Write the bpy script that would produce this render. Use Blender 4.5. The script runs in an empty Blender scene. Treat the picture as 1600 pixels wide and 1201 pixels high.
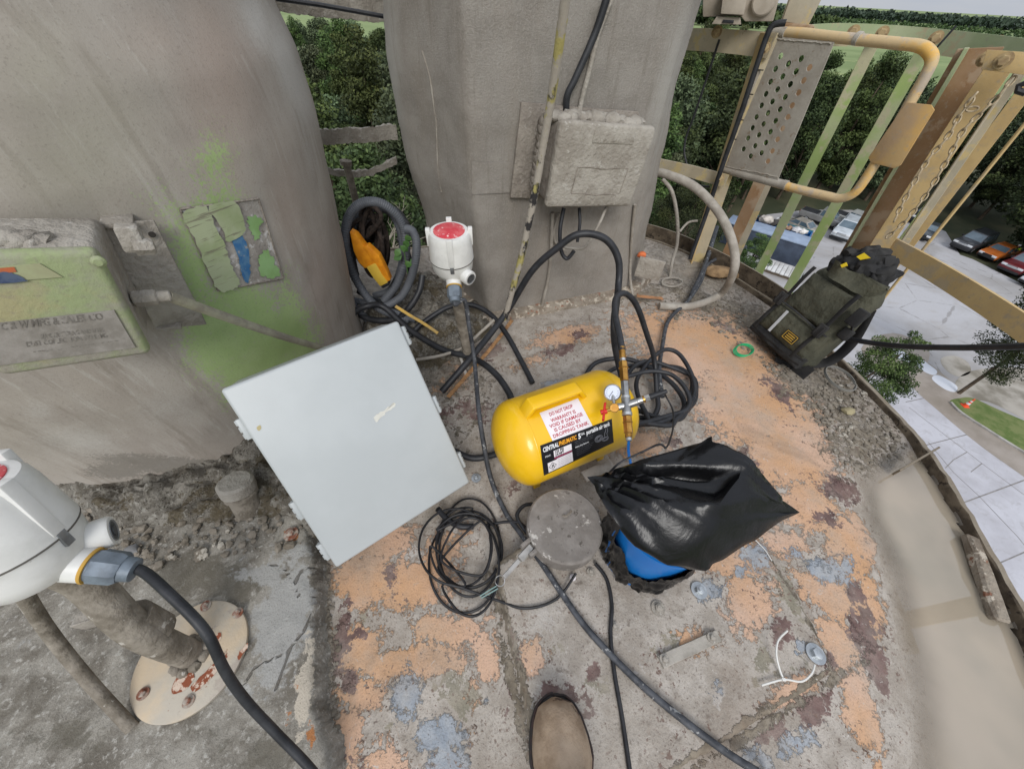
import bpy, bmesh, math, random
import numpy as np
from mathutils import Vector, Matrix, noise as mnoise
random.seed(7); rng = np.random.default_rng(7)
scene = bpy.context.scene
COL = scene.collection

# ------------------------------------------------------------------ camera
F = 560.0; PITCH = math.radians(47.96); ROLL = math.radians(3.15); HC = 1.05
_f = Vector((0, math.cos(PITCH), -math.sin(PITCH))); _r0 = Vector((1, 0, 0)); _u0 = _r0.cross(_f)
_r = _r0*math.cos(ROLL) + _u0*math.sin(ROLL); _u = -_r0*math.sin(ROLL) + _u0*math.cos(ROLL)
CAMP = Vector((0, 0, HC))
cam_d = bpy.data.cameras.new('camera'); cam = bpy.data.objects.new('camera', cam_d); COL.objects.link(cam)
cam_d.sensor_width = 36; cam_d.lens = 36*F/1600; cam_d.clip_start = 0.02; cam_d.clip_end = 8000
cam.matrix_world = Matrix((( _r.x, _u.x, -_f.x, 0), (_r.y, _u.y, -_f.y, 0), (_r.z, _u.z, -_f.z, HC), (0, 0, 0, 1)))
scene.camera = cam
# ------------------------------------------------------------------ sky, sun, exposure
SUN_EL, SUN_AZ = math.radians(42), math.radians(176)      # soft sun behind cloud, at the photographer's back
world = bpy.data.worlds.new('World'); scene.world = world; world.use_nodes = True
wn = world.node_tree.nodes; wl = world.node_tree.links; wn.clear()
w_out = wn.new('ShaderNodeOutputWorld'); w_bg = wn.new('ShaderNodeBackground'); w_sky = wn.new('ShaderNodeTexSky')
w_sky.sky_type = 'NISHITA'; w_sky.sun_disc = False; w_sky.sun_elevation = SUN_EL; w_sky.sun_rotation = SUN_AZ
w_sky.air_density = 1.0; w_sky.dust_density = 3.0; w_sky.ozone_density = 1.0
w_mix = wn.new('ShaderNodeMix'); w_mix.data_type = 'RGBA'; w_tc = wn.new('ShaderNodeTexCoord'); w_nz = wn.new('ShaderNodeTexNoise')
w_map = wn.new('ShaderNodeMapping'); w_map.inputs['Scale'].default_value = (1.2, 1.2, 6.0)
w_nz.inputs['Scale'].default_value = 2.2; w_nz.inputs['Detail'].default_value = 7
w_rmp = wn.new('ShaderNodeValToRGB'); w_rmp.color_ramp.elements[0].position = .3; w_rmp.color_ramp.elements[1].position = .7
w_rmp.color_ramp.elements[0].color = (4.6, 5.3, 6.6, 1); w_rmp.color_ramp.elements[1].color = (6.9, 7.0, 7.2, 1)
wl.new(w_tc.outputs['Generated'], w_map.inputs[0]); wl.new(w_map.outputs[0], w_nz.inputs['Vector']); wl.new(w_nz.outputs['Fac'], w_rmp.inputs[0])
w_mix.inputs[0].default_value = .88
wl.new(w_sky.outputs[0], w_mix.inputs[6]); wl.new(w_rmp.outputs[0], w_mix.inputs[7])
w_sep = wn.new('ShaderNodeSeparateXYZ'); wl.new(w_tc.outputs['Generated'], w_sep.inputs[0])      # cloud layer: brighter overhead than at the horizon
w_mr = wn.new('ShaderNodeMapRange'); wl.new(w_sep.outputs[2], w_mr.inputs[0]); w_mr.inputs[3].default_value = .66; w_mr.inputs[4].default_value = 1.3
w_mul = wn.new('ShaderNodeMix'); w_mul.data_type = 'RGBA'; w_mul.blend_type = 'MULTIPLY'; w_mul.inputs[0].default_value = 1; wl.new(w_mix.outputs[2], w_mul.inputs[6]); wl.new(w_mr.outputs[0], w_mul.inputs[7])
wl.new(w_mul.outputs[2], w_bg.inputs[0]); w_bg.inputs[1].default_value = .105; wl.new(w_bg.outputs[0], w_out.inputs[0])
sun_d = bpy.data.lights.new('sun', 'SUN'); sun_d.energy = 1.5; sun_d.angle = math.radians(25); sun_d.color = (1, .98, .95)
sun = bpy.data.objects.new('sun', sun_d); COL.objects.link(sun); sun.location = (0, 0, 30)
_sd = Vector((math.sin(SUN_AZ)*math.cos(SUN_EL), math.cos(SUN_AZ)*math.cos(SUN_EL), math.sin(SUN_EL)))
sun.rotation_euler = (-_sd).to_track_quat('-Z', 'Y').to_euler()
vs = scene.view_settings; vs.view_transform = 'Standard'; vs.look = 'None'; vs.gamma = 1; vs.use_curve_mapping = False
vs.exposure = 0.42

# ------------------------------------------------------------------ where a sight line of the photograph meets a real plane
def ray(u, v): return _f + _r*((u-800)/F) - _u*((v-600.5)/F)
def P(u, v, z=0.0):
    d = ray(u, v); return CAMP + d*((z-HC)/d.z)
def PY(u, v, y):
    d = ray(u, v); return CAMP + d*(y/d.y)
def PP(u, v, p0, n):
    d = ray(u, v); return CAMP + d*((Vector(p0)-CAMP).dot(n)/d.dot(n))
def proj_np(X):
    D = X - np.array([0, 0, HC]); f = np.array(_f); zz = D@f; zz = np.where(zz < .02, np.nan, zz)
    return 800 + F*(D@np.array(_r))/zz, 600.5 - F*(D@np.array(_u))/zz
def AZ(u, v, dist):                                       # at a horizontal distance
    d = ray(u, v); return CAMP + d*(dist/math.hypot(d.x, d.y))

# ------------------------------------------------------------------ geometry helpers: each returns (verts, faces)
def V(*a): return Vector(a)
def merge(*gs):
    vs_, fs = [], []
    for g in gs:
        o = len(vs_); vs_ += list(g[0]); fs += [tuple(i+o for i in f) for f in g[1]]
    return vs_, fs
def bm_geo(bm):
    bm.verts.index_update(); g = ([v.co.copy() for v in bm.verts], [tuple(v.index for v in f.verts) for f in bm.faces]); bm.free(); return g
def xf(g, M): return [M @ Vector(v) for v in g[0]], g[1]
def rbox(c, X, Y, Z, hx, hy, hz, bev=0, seg=2):
    bm = bmesh.new(); bmesh.ops.create_cube(bm, size=2)
    for v in bm.verts: v.co = Vector((v.co.x*hx, v.co.y*hy, v.co.z*hz))
    if bev: bmesh.ops.bevel(bm, geom=bm.edges[:], offset=bev, segments=seg, affect='EDGES', profile=.5)
    M = Matrix(((X[0], Y[0], Z[0], c[0]), (X[1], Y[1], Z[1], c[1]), (X[2], Y[2], Z[2], c[2]), (0, 0, 0, 1)))
    return xf(bm_geo(bm), M)
AX = (Vector((1, 0, 0)), Vector((0, 1, 0)), Vector((0, 0, 1)))
def box(c, h, bev=0, rz=0, seg=2):
    X = Vector((math.cos(rz), math.sin(rz), 0)); return rbox(c, X, Vector((-X.y, X.x, 0)), AX[2], h[0], h[1], h[2], bev, seg)
def basis(d):
    d = Vector(d).normalized(); a = Vector((0, 0, 1)) if abs(d.z) < .9 else Vector((1, 0, 0))
    x = d.cross(a).normalized(); return x, d.cross(x), d
def bar(p0, p1, w, t, side=None, bev=.0008):              # flat bar between two points; w along 'side'
    p0, p1 = Vector(p0), Vector(p1); d = (p1-p0); L = d.length; d.normalize()
    s = Vector(side) if side is not None else basis(d)[0]; s = (s - d*s.dot(d)).normalized(); n = d.cross(s)
    return rbox((p0+p1)/2, s, n, d, w/2, t/2, L/2, min(bev, t*.3), 1)
def lathe(o, axis, prof, seg=24, capa=True, capb=True):
    x, y, d = basis(axis); o = Vector(o); vs_, fs = [], []
    for r, h in prof:
        for i in range(seg):
            a = 2*math.pi*i/seg; vs_.append(o + d*h + x*(r*math.cos(a)) + y*(r*math.sin(a)))
    n = len(prof)
    for j in range(n-1):
        for i in range(seg):
            k = (i+1) % seg; fs.append((j*seg+i, (j+1)*seg+i, (j+1)*seg+k, j*seg+k))
    if capa: fs.append(tuple(range(seg)))
    if capb: fs.append(tuple(reversed(range((n-1)*seg, n*seg))))
    return vs_, fs
def cyl(p0, p1, r0, r1=None, seg=20, bev=0):
    p0, p1 = Vector(p0), Vector(p1); r1 = r0 if r1 is None else r1; L = (p1-p0).length
    pr = [(r0-bev, 0), (r0, bev), (r1, L-bev), (r1-bev, L)] if bev else [(r0, 0), (r1, L)]
    return lathe(p0, p1-p0, pr, seg)
def spline(pts, n=8, closed=False):
    pts = [Vector(p) for p in pts]; out = []; m = len(pts)
    rngi = range(m) if closed else range(m-1)
    for i in rngi:
        if closed: p0, p1, p2, p3 = pts[i-1], pts[i], pts[(i+1) % m], pts[(i+2) % m]
        else: p0, p1, p2, p3 = pts[max(i-1, 0)], pts[i], pts[i+1], pts[min(i+2, m-1)]
        for k in range(n):
            t = k/n; out.append(.5*((2*p1)+(p2-p0)*t+(2*p0-5*p1+4*p2-p3)*t*t+(3*p1-p0-3*p2+p3)*t**3))
    if not closed: out.append(pts[-1])
    return out
def tube(pts, r, seg=8, closed=False, flat=1.0):
    pts = [Vector(p) for p in pts]; n = len(pts); vs_, fs = [], []
    t0 = ((pts[1]-pts[0]) if not closed else (pts[1]-pts[-1])).normalized(); x = basis(t0)[0]
    for i in range(n):
        t = (pts[(i+1) % n]-pts[i-1]) if closed else (pts[min(i+1, n-1)]-pts[max(i-1, 0)])
        if t.length < 1e-9: t = t0
        t = t.normalized(); x = (x - t*x.dot(t)); x = x.normalized() if x.length > 1e-6 else basis(t)[0]; y = t.cross(x)
        rr = r[i] if hasattr(r, '__len__') else r
        for k in range(seg):
            a = 2*math.pi*k/seg; vs_.append(pts[i] + x*(rr*math.cos(a)) + y*(rr*flat*math.sin(a)))
    for i in range(n if closed else n-1):
        j = (i+1) % n
        for k in range(seg):
            l = (k+1) % seg; fs.append((i*seg+k, i*seg+l, j*seg+l, j*seg+k))
    if not closed: fs.append(tuple(reversed(range(seg)))); fs.append(tuple(range((n-1)*seg, n*seg)))
    return vs_, fs
def prism(poly, off, bev=0):
    n = len(poly); a = [Vector(p) for p in poly]; b = [p+Vector(off) for p in a]
    fs = [tuple(range(n)), tuple(reversed(range(n, 2*n)))] + [(i, i+n, (i+1) % n+n, (i+1) % n) for i in range(n)]
    if not bev: return a+b, fs
    bm = bmesh.new(); vv = [bm.verts.new(p) for p in a+b]
    for f in fs: bm.faces.new([vv[i] for i in f])
    bmesh.ops.recalc_face_normals(bm, faces=bm.faces[:]); bmesh.ops.bevel(bm, geom=bm.edges[:], offset=bev, segments=2, affect='EDGES', profile=.5)
    return bm_geo(bm)
def grid(fn, nu, nv):
    vs_ = [Vector(fn(i/(nu-1), j/(nv-1))) for j in range(nv) for i in range(nu)]
    return vs_, [(j*nu+i, j*nu+i+1, (j+1)*nu+i+1, (j+1)*nu+i) for j in range(nv-1) for i in range(nu-1)]
def thick(g, n, t):                                        # give a sheet a thickness along n
    n = Vector(n)*t; k = len(g[0]); vs_ = list(g[0]) + [Vector(v)-n for v in g[0]]
    from collections import Counter
    ed = Counter()
    for f in g[1]:
        for i in range(len(f)): ed[frozenset((f[i], f[(i+1) % len(f)]))] += 1
    fs = list(g[1]) + [tuple(reversed([i+k for i in f])) for f in g[1]]
    for f in g[1]:
        for i in range(len(f)):
            a, b = f[i], f[(i+1) % len(f)]
            if ed[frozenset((a, b))] == 1: fs.append((b, a, a+k, b+k))
    return vs_, fs
def curve2d(loops, ext=0, bev=0):                          # filled 2-D outline with holes
    cu = bpy.data.curves.new('tmp', 'CURVE'); cu.dimensions = '2D'; cu.fill_mode = 'BOTH'; cu.extrude = ext
    for lp in loops:
        s = cu.splines.new('POLY'); s.points.add(len(lp)-1); s.use_cyclic_u = True
        for i, p in enumerate(lp): s.points[i].co = (p[0], p[1], 0, 1)
    return _curve_geo(cu)
def _curve_geo(cu):
    o = bpy.data.objects.new('tmp', cu); COL.objects.link(o); dg = bpy.context.evaluated_depsgraph_get(); dg.update()
    me = o.evaluated_get(dg).to_mesh(); g = ([v.co.copy() for v in me.vertices], [tuple(p.vertices) for p in me.polygons])
    o.evaluated_get(dg).to_mesh_clear(); bpy.data.objects.remove(o); bpy.data.curves.remove(cu); return g
def text2d(s, bold=0.0, xs=1.0):
    cu = bpy.data.curves.new('tmp', 'FONT'); cu.body = s; cu.size = 1; cu.offset = bold; cu.resolution_u = 2
    g = _curve_geo(cu); x0 = min(v.x for v in g[0]); x1 = max(v.x for v in g[0])
    return [Vector(((v.x-x0)*xs, v.y, 0)) for v in g[0]], g[1], (x1-x0)*xs

# ------------------------------------------------------------------ object helpers
def mesh_of(g, smooth=None, name='mesh'):
    me = bpy.data.meshes.new(name); me.from_pydata([tuple(v) for v in g[0]], [], g[1]); me.update()
    if smooth is not None:
        bm = bmesh.new(); bm.from_mesh(me); bmesh.ops.recalc_face_normals(bm, faces=bm.faces[:]); bm.to_mesh(me); bm.free()
        me.polygons.foreach_set('use_smooth', [True]*len(me.polygons)); me.set_sharp_from_angle(angle=math.radians(smooth))
    return me
def thing(name, label, cat, loc=(0, 0, 0), group=None, rz=0):
    o = bpy.data.objects.new(name, None); COL.objects.link(o); o.location = loc; o.rotation_euler = (0, 0, rz); o.empty_display_size = .05
    o['label'] = label; o['category'] = cat
    if group: o['group'] = group
    return o
def part(name, g, m, parent, smooth=35, label=None, root=None):
    """mesh in world coordinates, made a child of a thing (or of a part)"""
    me = mesh_of(g, smooth, name); o = bpy.data.objects.new(name, me); COL.objects.link(o); me.materials.append(m)
    if parent is not None:
        if parent.type == 'EMPTY': off = Vector(parent.location)
        else: off = Vector((0, 0, 0)); q = parent
        if parent.type != 'EMPTY':
            q = parent
            while q: off += Vector(q.location); q = q.parent
        me.transform(Matrix.Translation(-off)); o.parent = parent
    if label: o['label'] = label
    return o
def solo(name, g, m, label, cat, group=None, smooth=35, kind=None):
    me = mesh_of(g, smooth, name); o = bpy.data.objects.new(name, me); COL.objects.link(o); me.materials.append(m)
    c = sum((Vector(v) for v in g[0]), Vector())/len(g[0]); c.z = min(v[2] for v in g[0]); me.transform(Matrix.Translation(-c)); o.location = c
    if kind: o['kind'] = kind
    if label: o['label'] = label
    if cat: o['category'] = cat
    if group: o['group'] = group
    return o
def struct(name, g, m, smooth=35, kind='structure', parent=None, label=None):
    me = mesh_of(g, smooth, name); o = bpy.data.objects.new(name, me); COL.objects.link(o); me.materials.append(m)
    if parent: o.parent = parent
    else: o['kind'] = kind
    if label: o['label'] = label
    return o
def local(name, g, m, parent, smooth=35, label=None):      # mesh in the parent's own coordinates
    me = g if isinstance(g, bpy.types.Mesh) else mesh_of(g, smooth, name)
    o = bpy.data.objects.new(name, me); COL.objects.link(o); o.parent = parent
    if not me.materials: me.materials.append(m)
    if label: o['label'] = label
    return o
def copy_tree(o, parent=None):
    c = o.copy(); COL.objects.link(c); c.parent = parent
    for ch in [x for x in bpy.data.objects if x.parent == o]: copy_tree(ch, c)
    return c

# ------------------------------------------------------------------ materials
def lin(c):
    f = lambda x: x/12.92 if x <= .04045 else ((x+.055)/1.055)**2.4
    return tuple(f(v/255) for v in c) + (1,)
class NT:
    def __init__(s, name):
        s.m = bpy.data.materials.new(name); s.m.use_nodes = True; s.t = s.m.node_tree; s.t.nodes.clear()
        s.out = s.t.nodes.new('ShaderNodeOutputMaterial'); s.b = s.t.nodes.new('ShaderNodeBsdfPrincipled'); s.link(s.b.outputs[0], s.out.inputs[0])
        s.tc = s.t.nodes.new('ShaderNodeTexCoord').outputs['Object']
    def link(s, a, b): s.t.links.new(a, b)
    def put(s, sock, v):
        if isinstance(v, bpy.types.NodeSocket): s.link(v, sock)
        elif v is not None: sock.default_value = v
    def noise(s, scale, detail=6, rough=.55, dist=0, vec=None, sc=None):
        n = s.t.nodes.new('ShaderNodeTexNoise'); n.inputs['Scale'].default_value = scale; n.inputs['Detail'].default_value = detail
        n.inputs['Roughness'].default_value = rough; n.inputs['Distortion'].default_value = dist
        v = vec or s.tc
        if sc:
            mp = s.t.nodes.new('ShaderNodeMapping'); mp.inputs['Scale'].default_value = sc; s.link(v, mp.inputs[0]); v = mp.outputs[0]
        s.link(v, n.inputs['Vector']); return n.outputs['Fac']
    def voro(s, scale, feat='F1', vec=None):
        n = s.t.nodes.new('ShaderNodeTexVoronoi'); n.feature = feat; n.inputs['Scale'].default_value = scale; s.link(vec or s.tc, n.inputs['Vector']); return n.outputs[0]
    def math(s, op, a, b=None, c=None, clamp=False):
        n = s.t.nodes.new('ShaderNodeMath'); n.operation = op; n.use_clamp = clamp; s.put(n.inputs[0], a); s.put(n.inputs[1], b); s.put(n.inputs[2], c); return n.outputs[0]
    def step(s, x, lo, hi):
        n = s.t.nodes.new('ShaderNodeMapRange'); n.interpolation_type = 'SMOOTHSTEP'; s.put(n.inputs[0], x); n.inputs[1].default_value = lo; n.inputs[2].default_value = hi; return n.outputs[0]
    def mix(s, fac, a, b, mode='MIX'):
        n = s.t.nodes.new('ShaderNodeMix'); n.data_type = 'RGBA'; n.blend_type = mode; s.put(n.inputs[0], fac); s.put(n.inputs[6], a); s.put(n.inputs[7], b); return n.outputs[2]
    def attr(s, name):
        n = s.t.nodes.new('ShaderNodeAttribute'); n.attribute_name = name; return n.outputs['Fac']
    def upz(s):
        g = s.t.nodes.new('ShaderNodeNewGeometry'); x = s.t.nodes.new('ShaderNodeSeparateXYZ'); s.link(g.outputs['Normal'], x.inputs[0]); return x.outputs[2]
    def bump(s, h, strength, dist=.01, prev=None):
        n = s.t.nodes.new('ShaderNodeBump'); n.inputs['Strength'].default_value = strength; n.inputs['Distance'].default_value = dist; s.put(n.inputs['Height'], h)
        if prev: s.link(prev, n.inputs['Normal'])
        return n.outputs[0]
    def done(s, col, rough=.8, metal=0, normal=None, spec=None, coat=None):
        s.put(s.b.inputs['Base Color'], col); s.put(s.b.inputs['Roughness'], rough); s.put(s.b.inputs['Metallic'], metal)
        if normal: s.link(normal, s.b.inputs['Normal'])
        if spec is not None: s.b.inputs['Specular IOR Level'].default_value = spec
        if coat: s.b.inputs['Coat Weight'].default_value = coat; s.b.inputs['Coat Roughness'].default_value = .1
        return s.m
MATS = {}
def mat(name, c1, c2=None, scale=9, rough=.8, metal=0, bump=.0, bscale=90, lo=.38, hi=.62, dust=None, dlo=.45, dhi=.75, dscale=14, spots=None, spec=.35, bdist=.004, coat=None, up=.5):
    if name in MATS: return MATS[name]
    n = NT(name); c = lin(c1)
    if c2: c = n.mix(n.step(n.noise(scale, 7, .6), lo, hi), lin(c1), lin(c2))
    if spots:                                            # (colour, scale, threshold)
        for col, sc, th in spots: c = n.mix(n.step(n.noise(sc, 5, .65), th, th+.05), c, lin(col))
    r = rough
    if dust:
        d = n.math('ADD', n.math('MULTIPLY', n.math('MAXIMUM', n.upz(), 0.0), up), n.math('MULTIPLY', n.noise(dscale, 8, .65), .6))
        d = n.step(d, dlo, dhi); c = n.mix(d, c, lin(dust)); r = n.math('ADD', n.math('MULTIPLY', d, max(0, .9-rough)), rough)
    nm = n.bump(n.noise(bscale, 6, .6), bump, bdist) if bump else None
    MATS[name] = n.done(c, r, metal, nm, spec, coat); return MATS[name]
# ================================================================== LARGE STRUCTURE
GZ = -18.0                                                # yard level below the silo top
RIM = spline([(1.08, 2.04, 0), (1.31, 1.67, 0), (1.43, 1.25, 0), (1.485, .92, 0), (1.49, .75, 0), (1.46, .57, 0), (1.41, .36, 0), (1.36, .2, 0), (1.22, -.1, 0), (.95, -.5, 0),
              (.4, -.92, 0), (-.5, -1.02, 0), (-1.3, -.62, 0), (-1.85, 0, 0), (-2.05, .7, 0), (-1.92, 1.4, 0), (-1.55, 1.8, 0), (-1.1, 1.92, 0), (-.62, 1.98, 0), (-.2, 2.2, 0), (.3, 2.42, 0), (.78, 2.29, 0)], 6, closed=True)
RIMA = np.array([(p.x, p.y) for p in RIM])
def rim_dist(X):                                          # signed distance to the rim line, inside positive
    A = RIMA; B = np.roll(A, -1, 0); best = np.full(len(X), 9.0); ins = np.zeros(len(X), bool)
    for a, b in zip(A, B):
        ab = b-a; t = np.clip(((X-a)@ab)/(ab@ab), 0, 1); d = np.linalg.norm(X-(a+t[:, None]*ab), axis=1); best = np.minimum(best, d)
        c = ((a[1] > X[:, 1]) != (b[1] > X[:, 1])); xx = (b[0]-a[0])*(X[:, 1]-a[1])/(b[1]-a[1]+1e-12)+a[0]; ins ^= (c & (X[:, 0] < xx))
    return np.where(ins, best, -best)
def sstep(x, a, b): t = np.clip((x-a)/(b-a), 0, 1); return t*t*(3-2*t)
def fb(X, sc, oct=4, seed=0.):
    return np.array([mnoise.fractal(Vector((p[0]*sc+seed, p[1]*sc-seed, p[2]*sc+seed*.37)), 1.0, 2.0, oct) for p in X])
def floor_z(X, d):
    right = sstep(X[:, 0], .2, .9)*(1-.75*sstep(X[:, 1], .5, .85))*(1-sstep(X[:, 1], 1.75, 2.1))
    return -.078*sstep(-d, -.5, -.02)*right

# paint layers: ellipses laid on the plates where the photograph shows each coat (u, v, half-width, half-height, turn, strength)
PAINT = {
 'peach': [(1120,550,120,55,15,1),(1185,640,105,62,20,1),(1235,700,75,60,30,1),(1150,500,60,20,10,.8),(1265,790,50,40,40,.9),(1325,860,36,62,-15,1),(1352,950,26,62,-10,1),(1225,850,48,22,20,.8),(1290,925,52,26,35,1),(1140,865,66,34,10,.95),(1170,935,44,50,0,.8),(1090,1000,40,24,0,.7),(1235,1085,56,24,-30,.8),(1312,1010,30,55,-20,.9),(1345,1110,24,80,-15,.9),(1095,870,40,20,0,.9),
           (590,835,46,44,0,.95),(575,905,52,44,0,1),(640,915,64,34,0,.95),(552,1010,46,34,0,1),(640,1035,90,24,-5,1),(540,1150,26,56,10,.9),(700,985,60,34,0,.8),(690,865,34,34,0,.8),(832,1030,24,26,0,1),(760,1030,26,46,0,.8),(775,965,44,14,0,.5),(565,1085,40,26,0,.9),(600,1190,36,34,0,.8),(735,1140,20,60,0,.5),
           (885,525,60,16,-12,.8),(830,565,50,14,-10,.55),(700,590,40,30,0,.7),(1010,510,60,30,0,.7),(1060,560,50,40,0,.9),(1000,690,60,24,0,.8),(1140,745,40,30,0,.6),(715,835,30,30,0,.6),(1040,520,60,24,0,.8),(920,640,40,60,0,.4)],
 'purple': [(880,545,36,12,-15,.9),(765,548,26,16,0,.9),(905,522,18,9,0,.9),(735,640,30,22,0,.9),(690,650,26,22,0,.8),(535,1000,18,70,8,.95),(545,1065,16,22,0,1),(640,770,30,14,-30,.9),(610,895,13,18,0,1),(560,985,20,16,0,.8),(1218,612,13,42,-42,1),(1135,510,26,10,20,.8),(1312,765,40,22,20,.95),(1290,810,26,13,20,.9),(1352,990,26,48,-25,1),(1372,1040,20,56,-20,1),(1222,985,22,26,0,.9),(1288,1030,20,18,0,.95),(880,1085,52,24,20,.8),(800,1085,22,40,0,.8),(1262,1105,34,46,40,.95),(1205,1140,46,36,-35,.9),(1160,705,12,12,0,.9),(1050,690,18,10,0,.8),(930,1048,12,15,0,1),(1335,925,18,24,0,.8),(1090,660,8,10,0,.7),(960,600,12,8,0,.6),(790,760,40,14,-25,.7),(630,800,30,20,-30,.5),(1180,730,30,10,40,.6),(560,1190,26,30,0,.6),(820,700,40,20,0,.4)],
 'blue': [(634,1085,27,42,0,1),(690,1150,44,38,0,1),(705,1190,36,34,0,.9),(1182,868,30,26,30,.9),(1290,890,48,22,20,.95),(1240,862,26,13,20,.8),(1112,922,28,26,0,.85),(1250,1012,18,16,0,.8),(1245,1160,60,24,-20,.8),(1028,655,12,9,0,1),(862,600,18,7,-10,1),(1110,1075,30,28,0,.6),(762,1080,13,34,0,.6),(1155,890,16,12,0,.8),(1192,1185,40,24,0,.8),(1320,890,30,24,0,.8)],
 'olive': [(1232,925,18,62,-27,1),(690,1045,52,34,0,.8),(722,1095,36,46,0,.9),(880,1010,44,30,0,.7),(950,1060,56,44,0,.7),(1050,1005,60,30,-20,.6),(570,960,12,22,0,1),(1190,1030,14,50,5,.8),(610,1130,30,16,0,.7),(1240,1050,60,34,-30,.6),(1080,800,60,30,0,.3),(1040,1080,50,40,0,.5),(1000,930,60,24,0,.5)],
 'pale': [(640,862,24,18,0,.9),(648,960,30,14,0,.7),(850,960,34,56,0,.7),(900,1000,50,60,0,.5),(1130,840,40,16,0,.5),(1120,1085,36,34,0,.7),(560,860,20,26,0,.6),(990,1060,60,70,0,.5),(1085,1015,70,14,-20,.7),(930,680,60,40,0,.4),(1270,930,14,14,0,.7),(945,585,70,30,0,.6),(880,585,60,24,0,.4),(1210,1000,12,30,0,.6)],
 'dirt_and_edges': [(508,1000,13,240,0,1),(505,900,16,60,0,1),(1280,600,90,50,35,.95),(1180,500,90,26,30,.95),(1340,690,60,60,40,.9),(1100,470,90,20,20,.9),(806,1090,12,130,-13,1),(775,930,10,60,-8,.8),(1010,460,50,16,0,.9),(820,540,60,10,-10,.4),(700,700,50,60,0,.6),(1300,640,36,60,-30,.8),(1190,1135,170,12,-33,1),(760,900,16,60,0,.6)],  # dirt areas; the long thin strokes darken the pad groove and hatch edges
 'soil': [(600,430,90,60,0,1),(660,560,60,70,0,1),(740,600,40,40,0,.6),(1090,420,100,40,20,.9)]}
def paint(me, X, sub=None):
    u, v = proj_np(X); bad = np.isnan(u); u = np.where(bad, -999, u); v = np.where(bad, -999, v)
    for k, L in PAINT.items():
        a = np.zeros(len(X))
        for (cu, cv, ru, rv, rot, w) in L:
            r = math.radians(rot); du, dv = u-cu, v-cv; x = (du*math.cos(r)+dv*math.sin(r))/ru; y = (-du*math.sin(r)+dv*math.cos(r))/rv
            a = np.maximum(a, np.clip((1-.5*np.sqrt(x*x+y*y))*w, 0, 1))
        out = (u < -50) | (u > 1650) | (v < 0) | (v > 1260); a = np.where(out, .3, a)
        at = me.attributes.new(k, 'FLOAT', 'POINT'); at.data.foreach_set('value', a.astype(np.float32))
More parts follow.
